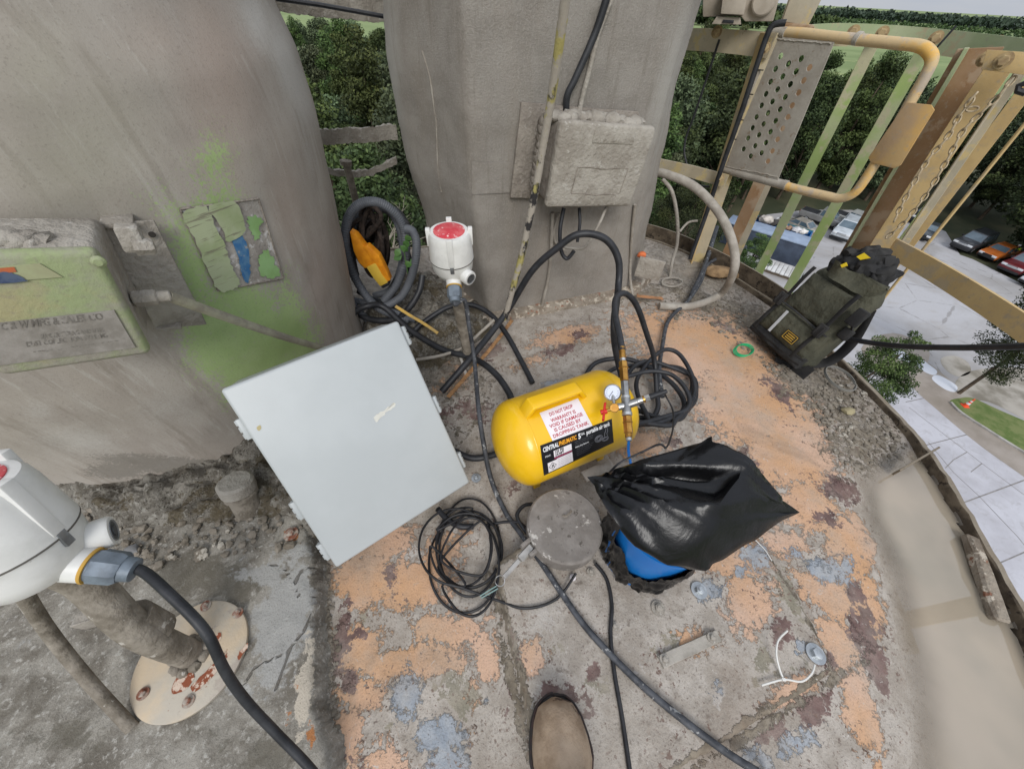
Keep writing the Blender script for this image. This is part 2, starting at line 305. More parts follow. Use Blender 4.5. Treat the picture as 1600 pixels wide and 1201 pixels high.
def floor_mat():
    n = NT('flaking_painted_plate'); e1 = n.noise(16, 12, .62, .3); e2 = n.noise(52, 8, .6); e3 = n.noise(24, 10, .68, .6); fine = n.noise(220, 5, .6)
    base = n.mix(n.step(e1, .36, .62), lin((150, 141, 130)), lin((176, 168, 158)))
    base = n.mix(n.step(e2, .55, .72), base, lin((118, 108, 98)))
    base = n.mix(n.math('MULTIPLY', n.step(n.noise(110, 4, .7), .58, .68), .7), base, lin((96, 80, 72)))
    h = n.math('MULTIPLY', e2, .5)
    e4 = n.noise(150, 6, .7); sp_ = n.math('MULTIPLY', n.math('SUBTRACT', e4, .5), .75)
    ed = n.math('ADD', sp_, n.math('ADD', n.math('MULTIPLY', n.math('SUBTRACT', e3, .5), 1.25), n.math('MULTIPLY', n.math('SUBTRACT', e2, .5), .75)))
    ed2 = n.math('ADD', sp_, n.math('ADD', n.math('MULTIPLY', n.math('SUBTRACT', e1, .5), 1.5), n.math('MULTIPLY', n.math('SUBTRACT', e2, .5), 1.0)))
    def lay(c, at, off, a, b, edge, sc=30, hh=.0):
        nonlocal h
        m = n.step(n.math('ADD', n.attr(at), edge), off, off+.11); col = n.mix(n.step(n.noise(sc, 6), .35, .65), lin(a), lin(b))
        if hh: h = n.math('ADD', h, n.math('MULTIPLY', m, hh))
        return n.mix(m, c, col), m
    c, _ = lay(base, 'pale', .56, (192, 186, 178), (170, 163, 155), ed, 20)
    c, _ = lay(c, 'olive', .56, (124, 119, 103), (146, 138, 122), ed2, 26)
    c, _ = lay(c, 'peach', .39, (198, 165, 141), (191, 150, 113), ed, 3.5, 1.1)
    c, mp = lay(c, 'purple', .52, (96, 74, 70), (122, 100, 94), ed2, 34)
    c, _ = lay(c, 'blue', .52, (138, 145, 153), (158, 163, 168), ed, 24, .8)
    c, _ = lay(c, 'dirt_and_edges', .56, (104, 95, 82), (136, 126, 110), ed2, 40, .9)
    c, _ = lay(c, 'soil', .5, (120, 112, 100), (150, 142, 130), ed2, 30, .9)
    # paint chips, rust freckles, thin cement dust
    c = n.mix(n.step(n.math('ADD', n.noise(75, 6, .7), n.math('MULTIPLY', n.noise(9, 3), .35)), .79, .83), c, lin((112, 92, 82)))
    c = n.mix(n.math('MULTIPLY', n.step(n.noise(60, 8, .7, 1), .62, .67), .8), c, lin((190, 184, 176)))
    c = n.mix(n.math('MULTIPLY', n.step(n.noise(6, 8, .7), .42, .7), .5), c, lin((164, 156, 145)))
    c = n.mix(n.math('MULTIPLY', n.step(fine, .5, .7), .25), c, lin((88, 80, 72)))
    gr = n.noise(3.2, 9, .68, .6); c = n.mix(n.math('MULTIPLY', n.step(gr, .52, .68), .42), c, lin((120, 104, 88)))          # ground-in grime and rusty runs
    c = n.mix(n.math('MULTIPLY', n.step(n.noise(26, 9, .7, 1.2), .6, .72), .6), c, lin((126, 98, 78)))
    c = n.mix(n.math('MULTIPLY', n.step(n.noise(300, 3, .6), .6, .7), .45), c, lin((70, 62, 56)))
    wet_and_foot = n.attr('wet_and_foot'); c = n.mix(n.math('MULTIPLY', wet_and_foot, .2), c, lin((140, 126, 106)))
    h = n.math('ADD', h, n.math('MULTIPLY', fine, .35))
    r = n.math('SUBTRACT', .82, n.math('MULTIPLY', wet_and_foot, .5))
    return n.done(c, r, 0, n.bump(h, .7, .007), .3)
FLOOR_M = floor_mat()
# --- silo top (domed plate falling away to the rim)
st = .0115; xs = np.arange(-2.1, 1.55, st); ys = np.arange(-1.1, 2.65, st)
GX, GY = np.meshgrid(xs, ys); XY = np.stack([GX.ravel(), GY.ravel()], 1); dd = rim_dist(XY)
zf = floor_z(XY, dd); seen = (XY[:, 1] < 2.3) & (XY[:, 0] > -.9)
zf += np.where(seen, .0035*fb(np.column_stack([XY, XY[:, 0]*0]), 9, 3), 0)
nx = len(xs); ok = dd > -.004
idx = -np.ones(len(XY), int); keep = np.where(ok)[0]; idx[keep] = np.arange(len(keep))
fl = []
for j in range(len(ys)-1):
    r0 = np.arange(nx-1)+j*nx; q = np.stack([idx[r0], idx[r0+1], idx[r0+1+nx], idx[r0+nx]], 1); fl.append(q[(q >= 0).all(1)])
FV = np.column_stack([XY[keep], zf[keep]]); FF = [tuple(map(int, f)) for f in np.concatenate(fl)]
me = bpy.data.meshes.new('silo_top'); me.from_pydata(FV.tolist(), [], FF); me.polygons.foreach_set('use_smooth', [True]*len(FF)); paint(me, FV)
WATER = -.028
at = me.attributes.new('wet_and_foot', 'FLOAT', 'POINT'); at.data.foreach_set('value', sstep(-FV[:, 2], .018, .036).astype(np.float32)*(FV[:, 1] < 1.0))
o = bpy.data.objects.new('silo_top_floor', me); COL.objects.link(o); me.materials.append(FLOOR_M); o['kind'] = 'structure'
# --- rim: a rusty steel lip round the silo top, and the silo wall below it
dirty_steel = mat('rim_steel', (112, 100, 84), (76, 66, 54), 14, .9, 0, .9, 50, spots=[((60, 52, 44), 30, .58)], dust=(146, 136, 120), dlo=.55, dhi=.95)
silo_m = mat('silo_wall', (150, 144, 134), (120, 112, 102), 3, .85, 0, .3, 30)
def ring(prof):
    n = len(RIM); out = []; m = len(prof); fs = []
    for i, p in enumerate(RIM):
        t = (RIM[(i+1) % n]-RIM[i-1]).normalized(); nrm = Vector((-t.y, t.x, 0)); nrm = -nrm if nrm.dot(Vector((.0, .8, 0))-p) > 0 else nrm
        for a, z in prof: out.append(p + nrm*a + Vector((0, 0, z)))
    for i in range(n):
        j = (i+1) % n
        for k in range(m):
            l = (k+1) % m; fs.append((i*m+k, i*m+l, j*m+l, j*m+k))
    return out, fs
rg = ring([(-.013, -.1), (-.013, .002), (-.010, .006), (.006, .006), (.009, .002), (.009, -.1)])
rg = ([v + Vector((0, 0, .008*mnoise.noise(v*6)+.004*mnoise.noise(v*40))) + Vector((mnoise.noise(v*24)*.008, mnoise.noise(v*24+Vector((5, 5, 5)))*.008, 0)) for v in rg[0]], rg[1])
struct('silo_rim', rg, dirty_steel)
struct('silo_wall', ring([(.0, GZ), (.0, -.02), (-.012, -.02), (-.012, GZ)]), silo_m)
# --- standing rain water, milky with cement dust: opacity follows the depth of water over the plate
wst = .02; wx = np.arange(.5, 1.52, wst); wy = np.arange(-.75, .98, wst); WX, WY = np.meshgrid(wx, wy); WXY = np.stack([WX.ravel(), WY.ravel()], 1)
wd = rim_dist(WXY); wz = floor_z(WXY, wd); okw = (wd > -.001) & (wz < WATER+.02); idx = -np.ones(len(WXY), int); kw = np.where(okw)[0]; idx[kw] = np.arange(len(kw)); wf = []
for j in range(len(wy)-1):
    r0 = np.arange(len(wx)-1)+j*len(wx); q = np.stack([idx[r0], idx[r0+1], idx[r0+1+len(wx)], idx[r0+len(wx)]], 1); wf.append(q[(q >= 0).all(1)])
mw = bpy.data.meshes.new('water'); mw.from_pydata(np.column_stack([WXY[kw], np.full(len(kw), WATER)]).tolist(), [], [tuple(map(int, f)) for f in np.concatenate(wf)])
n = NT('silty_water'); dep = n.attr('depth')
at = mw.attributes.new('depth', 'FLOAT', 'POINT'); at.data.foreach_set('value', np.clip((WATER-wz[kw])/.04, 0, 1).astype(np.float32))
alpha = n.math('MULTIPLY', n.step(n.math('ADD', dep, n.math('MULTIPLY', n.math('SUBTRACT', n.noise(4, 6), .5), .45)), -.08, .6), .95)
n.b.inputs['Alpha'].default_value = 1; n.link(alpha, n.b.inputs['Alpha'])
wc = n.mix(n.step(n.noise(2.2, 4), .4, .62), lin((168, 155, 137)), lin((152, 143, 127))); wc = n.mix(n.math('MULTIPLY', n.step(n.noise(2.6, 3, .4, .5), .48, .72), .6), wc, lin((128, 121, 106)))  # soft darker patches imitate reflections of dark things within the water colour
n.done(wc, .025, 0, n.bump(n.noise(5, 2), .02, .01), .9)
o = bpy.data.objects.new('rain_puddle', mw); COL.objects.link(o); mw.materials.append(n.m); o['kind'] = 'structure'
# --- raised concrete pad on the left
SLZ = .05
pad_poly = [P(497, 1290, SLZ), P(494, 1100, SLZ), P(493, 900, SLZ), P(481, 838, SLZ), Vector((-.60, .5, 0)), Vector((-.62, .95, 0)), Vector((-1.2, 1.6, 0)), Vector((-1.88, 1.2, 0)), Vector((-1.95, .5, 0)), Vector((-1.7, .0, 0)), Vector((-1.2, -.55, 0)), Vector((-.5, -.75, 0))]
pad_poly = [Vector((p.x, p.y, 0)) for p in pad_poly]; PADA = np.array([(p.x, p.y) for p in spline(pad_poly, 4, True)])
def poly_dist(X, A):
    B = np.roll(A, -1, 0); best = np.full(len(X), 9.0); ins = np.zeros(len(X), bool)
    for a, b in zip(A, B):
        ab = b-a; t = np.clip(((X-a)@ab)/(ab@ab+1e-12), 0, 1); best = np.minimum(best, np.linalg.norm(X-(a+t[:, None]*ab), axis=1))
        c = ((a[1] > X[:, 1]) != (b[1] > X[:, 1])); xx = (b[0]-a[0])*(X[:, 1]-a[1])/(b[1]-a[1]+1e-12)+a[0]; ins ^= (c & (X[:, 0] < xx))
    return np.where(ins, best, -best)
st = .009; xs = np.arange(-1.98, -.25, st); ys = np.arange(-.8, 1.65, st); GX, GY = np.meshgrid(xs, ys); XY = np.stack([GX.ravel(), GY.ravel()], 1)
near = (XY[:, 1] < .62) & (XY[:, 0] > -1.45); pd = poly_dist(XY, PADA); X3 = np.column_stack([XY, XY[:, 0]*0])
pj = np.where(near, fb(X3, 13, 4), 0); pd2 = pd + .010*pj
zt = SLZ*sstep(pd2, -.007, .005) - .03*(1-sstep(pd2, -.03, -.01)) + .0035*np.where(near, fb(X3, 30, 4, 3.), 0)
idx = -np.ones(len(XY), int); kk = np.where(pd > -.04)[0]; idx[kk] = np.arange(len(kk)); ff = []
for j in range(len(ys)-1):
    r0 = np.arange(len(xs)-1)+j*len(xs); q = np.stack([idx[r0], idx[r0+1], idx[r0+1+len(xs)], idx[r0+len(xs)]], 1); ff.append(q[(q >= 0).all(1)])
PV = np.column_stack([XY[kk], zt[kk]]); mp_ = bpy.data.meshes.new('pad'); PF = [tuple(map(int, f)) for f in np.concatenate(ff)]; mp_.from_pydata(PV.tolist(), [], PF); mp_.polygons.foreach_set('use_smooth', [True]*len(PF))
PADP = {'light': [(440,980,45,110,15,1),(420,900,60,30,20,.8),(380,1080,70,24,20,.7),(250,1110,70,24,-10,.7),(200,1000,40,40,0,.5),(460,860,40,30,0,.7),(30,1000,80,60,20,.4)],
        'dark': [(330,900,110,36,5,1),(100,1150,100,40,0,.7),(420,1180,60,40,0,.8),(180,960,40,30,0,.6),(330,1150,60,30,0,.6),(60,1050,90,30,40,.5)],
        'rusty': [(485,1150,10,60,0,.9),(460,1080,30,16,-60,.6),(455,838,14,12,0,1),(450,1120,14,40,0,.7)],
        'white': [(475,1080,16,90,4,.9),(462,1010,10,30,10,.5)]}
def paint2(me, X, D):
    u, v = proj_np(X); bad = np.isnan(u); u = np.where(bad, -999, u); v = np.where(bad, -999, v)
    for k, L in D.items():
        a = np.zeros(len(X))
        for (cu, cv, ru, rv, rot, w) in L:
            r = math.radians(rot); du, dv = u-cu, v-cv; x = (du*math.cos(r)+dv*math.sin(r))/ru; y = (-du*math.sin(r)+dv*math.cos(r))/rv
            a = np.maximum(a, np.clip((1-.5*np.sqrt(x*x+y*y))*w, 0, 1))
        t = me.attributes.new(k, 'FLOAT', 'POINT'); t.data.foreach_set('value', a.astype(np.float32))
def seg_attr(me, X, name, lines, w):
    u, v = proj_np(X); u = np.nan_to_num(u, nan=-999); v = np.nan_to_num(v, nan=-999); best = np.full(len(X), 99.); Q = np.stack([u, v], 1)
    for L in lines:
        for a, b in zip(L[:-1], L[1:]):
            a, b = np.array(a, float), np.array(b, float); ab = b-a; t = np.clip(((Q-a)@ab)/(ab@ab), 0, 1); best = np.minimum(best, np.linalg.norm(Q-(a+t[:, None]*ab), axis=1))
    t = me.attributes.new(name, 'FLOAT', 'POINT'); t.data.foreach_set('value', np.clip(1-best/w, 0, 1).astype(np.float32))
paint2(mp_, PV, PADP)
seg_attr(mp_, PV, 'crack', [[(420,880),(445,888),(462,912),(468,935),(490,932)],[(462,912),(470,890),(490,885)],[(490,955),(475,985),(455,1010),(445,1040),(430,1080)],[(445,1020),(400,1040),(370,1085)]], 6)
n = NT('rough_concrete_pad'); e1 = n.noise(15, 12, .65, .3); e2 = n.noise(85, 9, .7); e3 = n.noise(260, 4, .75); g = n.noise(26, 9, .7, .4)
ed = n.math('ADD', n.math('MULTIPLY', n.math('SUBTRACT', g, .5), 1.3), n.math('MULTIPLY', n.math('SUBTRACT', e2, .5), .4))
c = n.mix(n.step(e1, .36, .64), lin((112, 106, 96)), lin((154, 149, 139)))
c = n.mix(n.step(e2, .52, .66), c, lin((176, 172, 163)))
c = n.mix(n.math('MULTIPLY', n.step(n.math('ADD', n.attr('dark'), ed), .45, .62), .75), c, lin((100, 95, 84)))
c = n.mix(n.math('MULTIPLY', n.step(n.math('ADD', n.attr('light'), ed), .45, .62), .8), c, lin((164, 163, 159)))
c = n.mix(n.step(n.math('ADD', n.attr('white'), ed), .52, .57), c, lin((186, 176, 160)))
c = n.mix(n.step(n.math('ADD', n.attr('rusty'), ed), .6, .66), c, lin((170, 116, 74)))
c = n.mix(n.math('MULTIPLY', n.step(e3, .52, .7), .5), c, lin((84, 79, 70)))
crk = n.step(n.math('ADD', n.attr('crack'), n.math('MULTIPLY', n.math('SUBTRACT', e2, .5), .5)), .55, .8)
c = n.mix(n.math('MULTIPLY', crk, .7), c, lin((84, 78, 69)))
h = n.math('SUBTRACT', n.math('ADD', n.math('MULTIPLY', e2, .6), n.math('MULTIPLY', e3, .35)), crk)
n.done(c, .9, 0, n.bump(h, .8, .008), .2); PAD_M = n.m
o = bpy.data.objects.new('concrete_pad', mp_); COL.objects.link(o); mp_.materials.append(PAD_M); o['kind'] = 'structure'
# --- bolted hatch plate, standing a little proud of the silo top
HZ = .036
hp = [P(u, v, HZ) for u, v in [(772, 880), (788, 960), (812, 1060), (845, 1210), (870, 1280), (1010, 1235), (1130, 1165), (1308, 1050), (1255, 940), (1170, 815), (1050, 760), (900, 790)]]
HA = np.array([(p.x, p.y) for p in hp]); st = .008; xs = np.arange(HA[:, 0].min()-.03, HA[:, 0].max()+.03, st); ys = np.arange(HA[:, 1].min()-.03, HA[:, 1].max()+.03, st)
GX, GY = np.meshgrid(xs, ys); XY = np.stack([GX.ravel(), GY.ravel()], 1); hd = poly_dist(XY, HA); X3 = np.column_stack([XY, XY[:, 0]*0]); hd2 = hd+.0025*fb(X3, 25, 3)
fz = floor_z(XY, rim_dist(XY)); fade = sstep(XY[:, 1], .62, .42); back = sstep(-XY[:, 1], -.50, -.36)
zt = (fz+HZ*back)*sstep(hd2, -.004, .004) + (fz-.012)*(1-sstep(hd2, -.004, .004)) + .0018*fb(X3, 22, 3)
idx = -np.ones(len(XY), int); kk = np.where(hd > -.014)[0]; idx[kk] = np.arange(len(kk)); ff = []
for j in range(len(ys)-1):
    r0 = np.arange(len(xs)-1)+j*len(xs); q = np.stack([idx[r0], idx[r0+1], idx[r0+1+len(xs)], idx[r0+len(xs)]], 1); ff.append(q[(q >= 0).all(1)])
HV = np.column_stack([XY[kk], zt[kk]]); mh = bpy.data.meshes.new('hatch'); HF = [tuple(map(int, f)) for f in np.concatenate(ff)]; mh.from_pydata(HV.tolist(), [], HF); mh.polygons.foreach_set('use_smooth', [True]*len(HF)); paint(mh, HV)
_d = np.zeros(len(HV), np.float32); mh.attributes['dirt_and_edges'].data.foreach_get('value', _d); _e = np.clip(1.05-np.abs(hd[kk]-.002)/.026, 0, 1)*(HV[:, 1] < .33); mh.attributes['dirt_and_edges'].data.foreach_set('value', np.maximum(_d, _e.astype(np.float32)))  # same layer raised along the outline to darken the plate's edge
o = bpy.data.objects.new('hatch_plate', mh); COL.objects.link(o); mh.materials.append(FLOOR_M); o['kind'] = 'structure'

# --- hardened cement rubble heaped against the two vessels
rub_m = NT('cement_rubble'); n = rub_m; e1 = n.noise(18, 10, .65, .4); e2 = n.noise(70, 8, .7)
c = n.mix(n.step(e1, .34, .62), lin((96, 90, 80)), lin((150, 145, 135))); c = n.mix(n.step(e2, .52, .66), c, lin((172, 168, 158)))
c = n.mix(n.math('MULTIPLY', n.step(n.noise(9, 6, .7), .53, .6), .75), c, lin((84, 72, 48))); c = n.mix(n.math('MULTIPLY', n.step(n.noise(130, 4, .7), .56, .62), .8), c, lin((62, 56, 48)))
n.done(c, .95, 0, n.bump(n.math('ADD', e2, n.math('MULTIPLY', n.noise(160, 5, .7), .6)), 1, .012), .15)
def heap(poly, base, h, sc, seed, st=.008):
    A = np.array([(p[0], p[1]) for p in poly]); xs = np.arange(A[:, 0].min(), A[:, 0].max(), st); ys = np.arange(A[:, 1].min(), A[:, 1].max(), st); GX, GY = np.meshgrid(xs, ys)
    XY = np.stack([GX.ravel(), GY.ravel()], 1); d = poly_dist(XY, A); X3 = np.column_stack([XY, XY[:, 0]*0]); f = fb(X3, sc, 5, seed); g = np.abs(fb(X3, sc*2.7, 4, seed+9))
    z = base + (h*(.55+.6*f) + h*.5*g)*sstep(d, 0, .07) - .03*(1-sstep(d, -.01, .02))
    idx = -np.ones(len(XY), int); kk = np.where(d > -.005)[0]; idx[kk] = np.arange(len(kk)); ff = []
    for j in range(len(ys)-1):
        r0 = np.arange(len(xs)-1)+j*len(xs); q = np.stack([idx[r0], idx[r0+1], idx[r0+1+len(xs)], idx[r0+len(xs)]], 1); ff.append(q[(q >= 0).all(1)])
    return [Vector(p) for p in np.column_stack([XY[kk], z[kk]]).tolist()], [tuple(map(int, f)) for f in np.concatenate(ff)]
hz = [P(u, v, .06) for u, v in [(60, 770), (160, 835), (300, 828), (440, 812), (480, 838), (505, 800), (520, 700), (440, 640), (300, 660), (80, 690)]]
solo('cement_rubble', heap(hz, SLZ-.004, .055, 11, 1.), rub_m.m, 'grey lumpy cement rubble heaped along the foot of the left vessel', 'rubble', smooth=60, kind='stuff')
hz = [(-.66, .98), (-.30, .98), (-.20, 1.12), (-.08, 1.26), (-.12, 1.42), (-.35, 1.7), (-.62, 1.75), (-.72, 1.35)]
solo('cement_mound', heap(hz, -.006, .075, 6, 4.), rub_m.m, 'mound of dried grey cement between the two vessels', 'rubble', smooth=60, kind='stuff')

# ================================================================== YARD, FIELD AND SKYLINE FAR BELOW
grass_m = mat('far_field_grass', (126, 140, 92), (108, 124, 76), .02, .95, spots=[((140, 148, 96), .05, .6)])
woods_m = mat('woodland_floor', (52, 58, 38), (74, 74, 52), .2, .95)
def gpoly(px, dz): return [Vector((p.x, p.y, GZ+dz)) for p in (P(u, v, GZ) for u, v in px)]
S = 6000
struct('field', ([V(-S, -S, GZ-.05), V(S, -S, GZ-.05), V(S, S, GZ-.05), V(-S, S, GZ-.05)], [(0, 1, 2, 3)]), grass_m, None)
wl_ = [V(math.sin(math.radians(a))*r, math.cos(math.radians(a))*r, GZ-.03) for a, r in [(-60, 20), (-60, 130), (-30, 130), (0, 130), (30, 118), (45, 125), (60, 140), (70, 150), (70, 30)]]
struct('woodland_ground', (wl_, [tuple(reversed(range(len(wl_))))]), woods_m, None)
n = NT('pale_yard_concrete'); a = n.noise(.12, 8, .6, .4); b = n.noise(.9, 8, .7); d = n.noise(6, 5, .7)
c = n.mix(n.step(a, .4, .62), lin((172, 171, 173)), lin((150, 147, 145))); c = n.mix(n.math('MULTIPLY', n.step(b, .52, .7), .55), c, lin((158, 152, 146))); c = n.mix(n.math('MULTIPLY', n.step(d, .5, .7), .25), c, lin((140, 134, 128)))
vv = n.t.nodes.new('ShaderNodeTexVoronoi'); vv.feature = 'DISTANCE_TO_EDGE'; vv.inputs['Scale'].default_value = .16; n.link(n.tc, vv.inputs['Vector'])
c = n.mix(n.math('MULTIPLY', n.step(n.math('ADD', vv.outputs[0], n.math('MULTIPLY', n.math('SUBTRACT', b, .5), .08)), .008, .0), .6), c, lin((120, 116, 112)))
n.done(c, .8); yard_m = n.m
lot = gpoly([(1080, 520), (1150, 350), (1200, 335), (1260, 328), (1330, 328), (1400, 338), (1455, 352), (1478, 362), (1500, 398), (1520, 405), (1560, 425), (1620, 455)], -.0) + [V(120, 20, GZ), V(120, -60, GZ), V(-20, -60, GZ), V(-20, 20, GZ)]
struct('yard', (lot, [tuple(range(len(lot)))]), yard_m, None)
n = NT('driveway_slab'); a = n.noise(.25, 8, .6); c = n.mix(n.step(a, .4, .65), lin((184, 183, 188)), lin((166, 164, 168))); c = n.mix(n.math('MULTIPLY', n.step(n.noise(1.6, 8, .75, .8), .48, .7), .5), c, lin((146, 142, 140))); n.done(c, .75)
drv = gpoly([(1385, 590), (1425, 600), (1470, 640), (1530, 690), (1600, 742), (1680, 800), (1760, 1100), (1500, 1050), (1350, 800)], .004)
struct('driveway', (drv, [tuple(range(len(drv)))]), n.m, None)
# joints and cracks cut in the driveway, each a narrow dark sealed line
joint_m = mat('joint_dark', (120, 116, 114), (138, 134, 130), 2, .9)
def strip(px, w, dz):
    q = [P(u, v, GZ+dz) for u, v in px]; vs_, fs = [], []
    for i, p in enumerate(q):
        t = (q[min(i+1, len(q)-1)]-q[max(i-1, 0)]).normalized(); s = Vector((-t.y, t.x, 0))*w/2; vs_ += [p-s, p+s]
        if i: fs.append((2*i-2, 2*i-1, 2*i+1, 2*i))
    return vs_, fs
for px, w in [([(1415, 628), (1457, 619)], .06), ([(1440, 697), (1525, 675)], .06), ([(1500, 787), (1600, 750), (1660, 728)], .07), ([(1420, 636), (1480, 682), (1540, 728), (1610, 780)], .05), ([(1450, 690), (1490, 738), (1530, 775), (1590, 838), (1640, 900)], .05), ([(1477, 731), (1490, 718), (1511, 706)], .05), ([(1517, 737), (1534, 724)], .05), ([(1560, 880), (1640, 845)], .06), ([(1540, 690), (1570, 712), (1600, 716)], .03)]:
    struct('driveway_joint', strip(px, w, .007), joint_m, None)
mud_m = mat('wet_silt', (158, 148, 138), (134, 124, 112), .5, .45, lo=.3, hi=.7); puddle_m = mat('yard_puddle', (196, 200, 208), (206, 208, 214), .3, .12, spec=.6); sand_m = mat('sandy_dirt', (166, 160, 150), (122, 116, 104), .45, .95); verge_m = mat('verge_grass', (86, 104, 52), (112, 120, 74), 1.2, .95); kerb_m = mat('kerb', (172, 168, 162), (146, 142, 136), 1.5, .9)  # yard puddles: pale reflected sky put into their base colour
for px, dz, m_, nm in [([(1390, 555), (1410, 545), (1440, 560), (1480, 590), (1530, 640), (1600, 700), (1660, 750), (1660, 790), (1600, 745), (1530, 695), (1470, 645), (1425, 604)], .008, mud_m, 'silt_track'), ([(1345, 545), (1395, 520), (1450, 545), (1440, 580), (1400, 600)], .006, mud_m, 'silt_patch'),
                       ([(1382, 552), (1388, 545), (1410, 549), (1424, 560), (1420, 566), (1400, 560)], .012, puddle_m, 'yard_puddle'), ([(1426, 562), (1432, 556), (1452, 570), (1464, 580), (1458, 586), (1440, 578)], .012, puddle_m, 'yard_puddle'), ([(1456, 592), (1466, 586), (1494, 602), (1492, 612), (1476, 608)], .012, puddle_m, 'yard_puddle'),
                       ([(1470, 560), (1492, 556), (1512, 566), (1516, 582), (1496, 588), (1476, 576)], .010, sand_m, 'silt_patch'), ([(1492, 600), (1510, 582), (1550, 575), (1600, 575), (1660, 590), (1660, 690), (1600, 655), (1545, 628), (1505, 622)], .010, sand_m, 'dirt_patch'), ([(1484, 627), (1500, 622), (1520, 622), (1560, 640), (1612, 662), (1680, 690), (1680, 745), (1600, 704), (1540, 668), (1500, 642)], .016, verge_m, 'grass_verge')]:
    q = gpoly(px, dz); q = [Vector((p.x, p.y, GZ+dz)) for p in spline(q, 4, True)]; struct(nm, (q, [tuple(range(len(q)))]), m_, None)
k = spline([P(u, v, GZ) for u, v in [(1484, 629), (1500, 645), (1540, 671), (1600, 708), (1680, 750)]], 5)
g = []
for a, b in zip(k[:-1], k[1:]): g.append(bar(a+V(0, 0, .06), b+V(0, 0, .06), .16, .13, (b-a).cross(V(0, 0, 1)), .004))
struct('kerb', merge(*g), kerb_m)
# ================================================================== THE TWO VESSELS
from mathutils.bvhtree import BVHTree
def interp(z, tab):
    for (a, ra), (b, rb) in zip(tab[:-1], tab[1:]):
        if z <= b: t = max(0, (z-a)/(b-a)); t = t*t*(3-2*t)*.35+t*.65; return ra+(rb-ra)*t
    return tab[-1][1]
LC = Vector((-1.22, 1.0, 0)); LPROF = [(-.02, .585), (.1, .59), (.22, .60), (.43, .625), (.64, .648), (.81, .664), (.92, .66), (1.02, .64), (1.15, .60), (1.4, .585), (1.6, .58), (1.66, .55)]
zs = list(np.linspace(.0, 1.2, 110)) + list(np.linspace(1.23, 1.66, 14)); NS = 260
vs_, fs = [], []
for z in zs:
    R = interp(z, LPROF)
    for i in range(NS):
        a = 2*math.pi*i/NS; v = LC + Vector((R*math.cos(a), R*math.sin(a), z)); k = .0025*mnoise.fractal(v*7, 1, 2, 3); vs_.append(v + Vector((math.cos(a)*k, math.sin(a)*k, 0)))
for j in range(len(zs)-1):
    for i in range(NS): k = (i+1) % NS; fs.append((j*NS+i, j*NS+k, (j+1)*NS+k, (j+1)*NS+i))
fs.append(tuple(range((len(zs)-1)*NS, len(zs)*NS)))
LG = (vs_, fs); LBVH = BVHTree.FromPolygons([tuple(v) for v in vs_], fs)
def hitL(u, v, off=.002):
    d = ray(u, v).normalized(); h = LBVH.ray_cast(CAMP, d)
    if h[0] is None: return PY(u, v, .6)
    return h[0] - d*0 + h[1].normalized()*(off if h[1].dot(d) < 0 else -off)
VP = {'green': [(370,520,80,70,0,1.15),(395,570,56,60,0,1.15),(440,540,50,60,0,1.1),(300,420,30,90,-20,.8),(330,330,60,60,0,.72),(335,250,42,66,0,.62),(280,330,70,40,0,.5),(450,490,30,60,0,.8),(250,300,60,40,0,.45),(430,560,40,50,0,.7),(320,200,30,40,0,.42)],
      'bright': [(455,110,22,110,-22,.9),(400,30,30,70,-25,.8),(480,240,14,80,-10,.5),(120,690,110,40,10,.6),(250,640,90,50,0,.5),(60,640,50,40,0,.5)],  # light along the shell's right edge painted in, plus pale patches low down
      'mauve': [(340,120,60,150,-10,.8),(250,60,80,60,0,.5),(450,330,40,120,-8,.6),(500,420,30,100,0,.6)],
      'greenish': [(120,250,120,160,20,.7),(60,120,90,120,0,.6),(380,260,40,60,0,.4),(200,330,90,60,0,.5)],
      'wet_and_foot': [(280,728,140,16,6,1),(180,735,60,16,0,.9),(520,560,30,50,0,.5)]}  # darker band along the foot of the shell and behind the enclosure
n = NT('weathered_vessel_paint'); e1 = n.noise(5, 10, .6, .3); stk = n.noise(7, 8, .65, .2, sc=(1, 1, .22)); e2 = n.noise(60, 8, .7); e3 = n.noise(240, 4, .7)
ed = n.math('ADD', n.math('MULTIPLY', n.math('SUBTRACT', n.noise(12, 10, .7, .3), .5), .8), n.math('MULTIPLY', n.math('SUBTRACT', n.noise(150, 5, .75), .5), 1.5))
c = n.mix(n.step(e1, .35, .65), lin((152, 144, 135)), lin((164, 156, 146))); c = n.mix(n.math('MULTIPLY', n.step(stk, .42, .68), .55), c, lin((178, 173, 165)))
c = n.mix(n.math('MULTIPLY', n.step(n.noise(22, 9, .7, .2, sc=(1, 1, .09)), .52, .66), .45), c, lin((128, 119, 108)))
c = n.mix(n.math('MULTIPLY', n.step(n.noise(60, 6, .7, .1, sc=(1, 1, .05)), .57, .66), .4), c, lin((184, 180, 172)))
c = n.mix(n.math('MULTIPLY', n.step(n.attr('greenish'), .1, .8), .6), c, lin((154, 151, 134)))
c = n.mix(n.math('MULTIPLY', n.step(n.attr('mauve'), .1, .8), .6), c, lin((164, 147, 135)))
c = n.mix(n.math('MULTIPLY', n.step(n.math('ADD', n.attr('bright'), n.math('MULTIPLY', ed, .25)), .3, .75), .75), c, lin((190, 187, 181)))
gcol = n.mix(n.step(n.noise(8, 6), .4, .6), lin((150, 178, 108)), lin((160, 184, 120)))
c = n.mix(n.math('MULTIPLY', n.step(n.math('ADD', n.attr('green'), ed), .36, .66), .82), c, gcol)
c = n.mix(n.math('MULTIPLY', n.step(n.math('ADD', n.attr('wet_and_foot'), n.math('MULTIPLY', ed, .6)), .5, .6), .6), c, lin((112, 108, 100)))
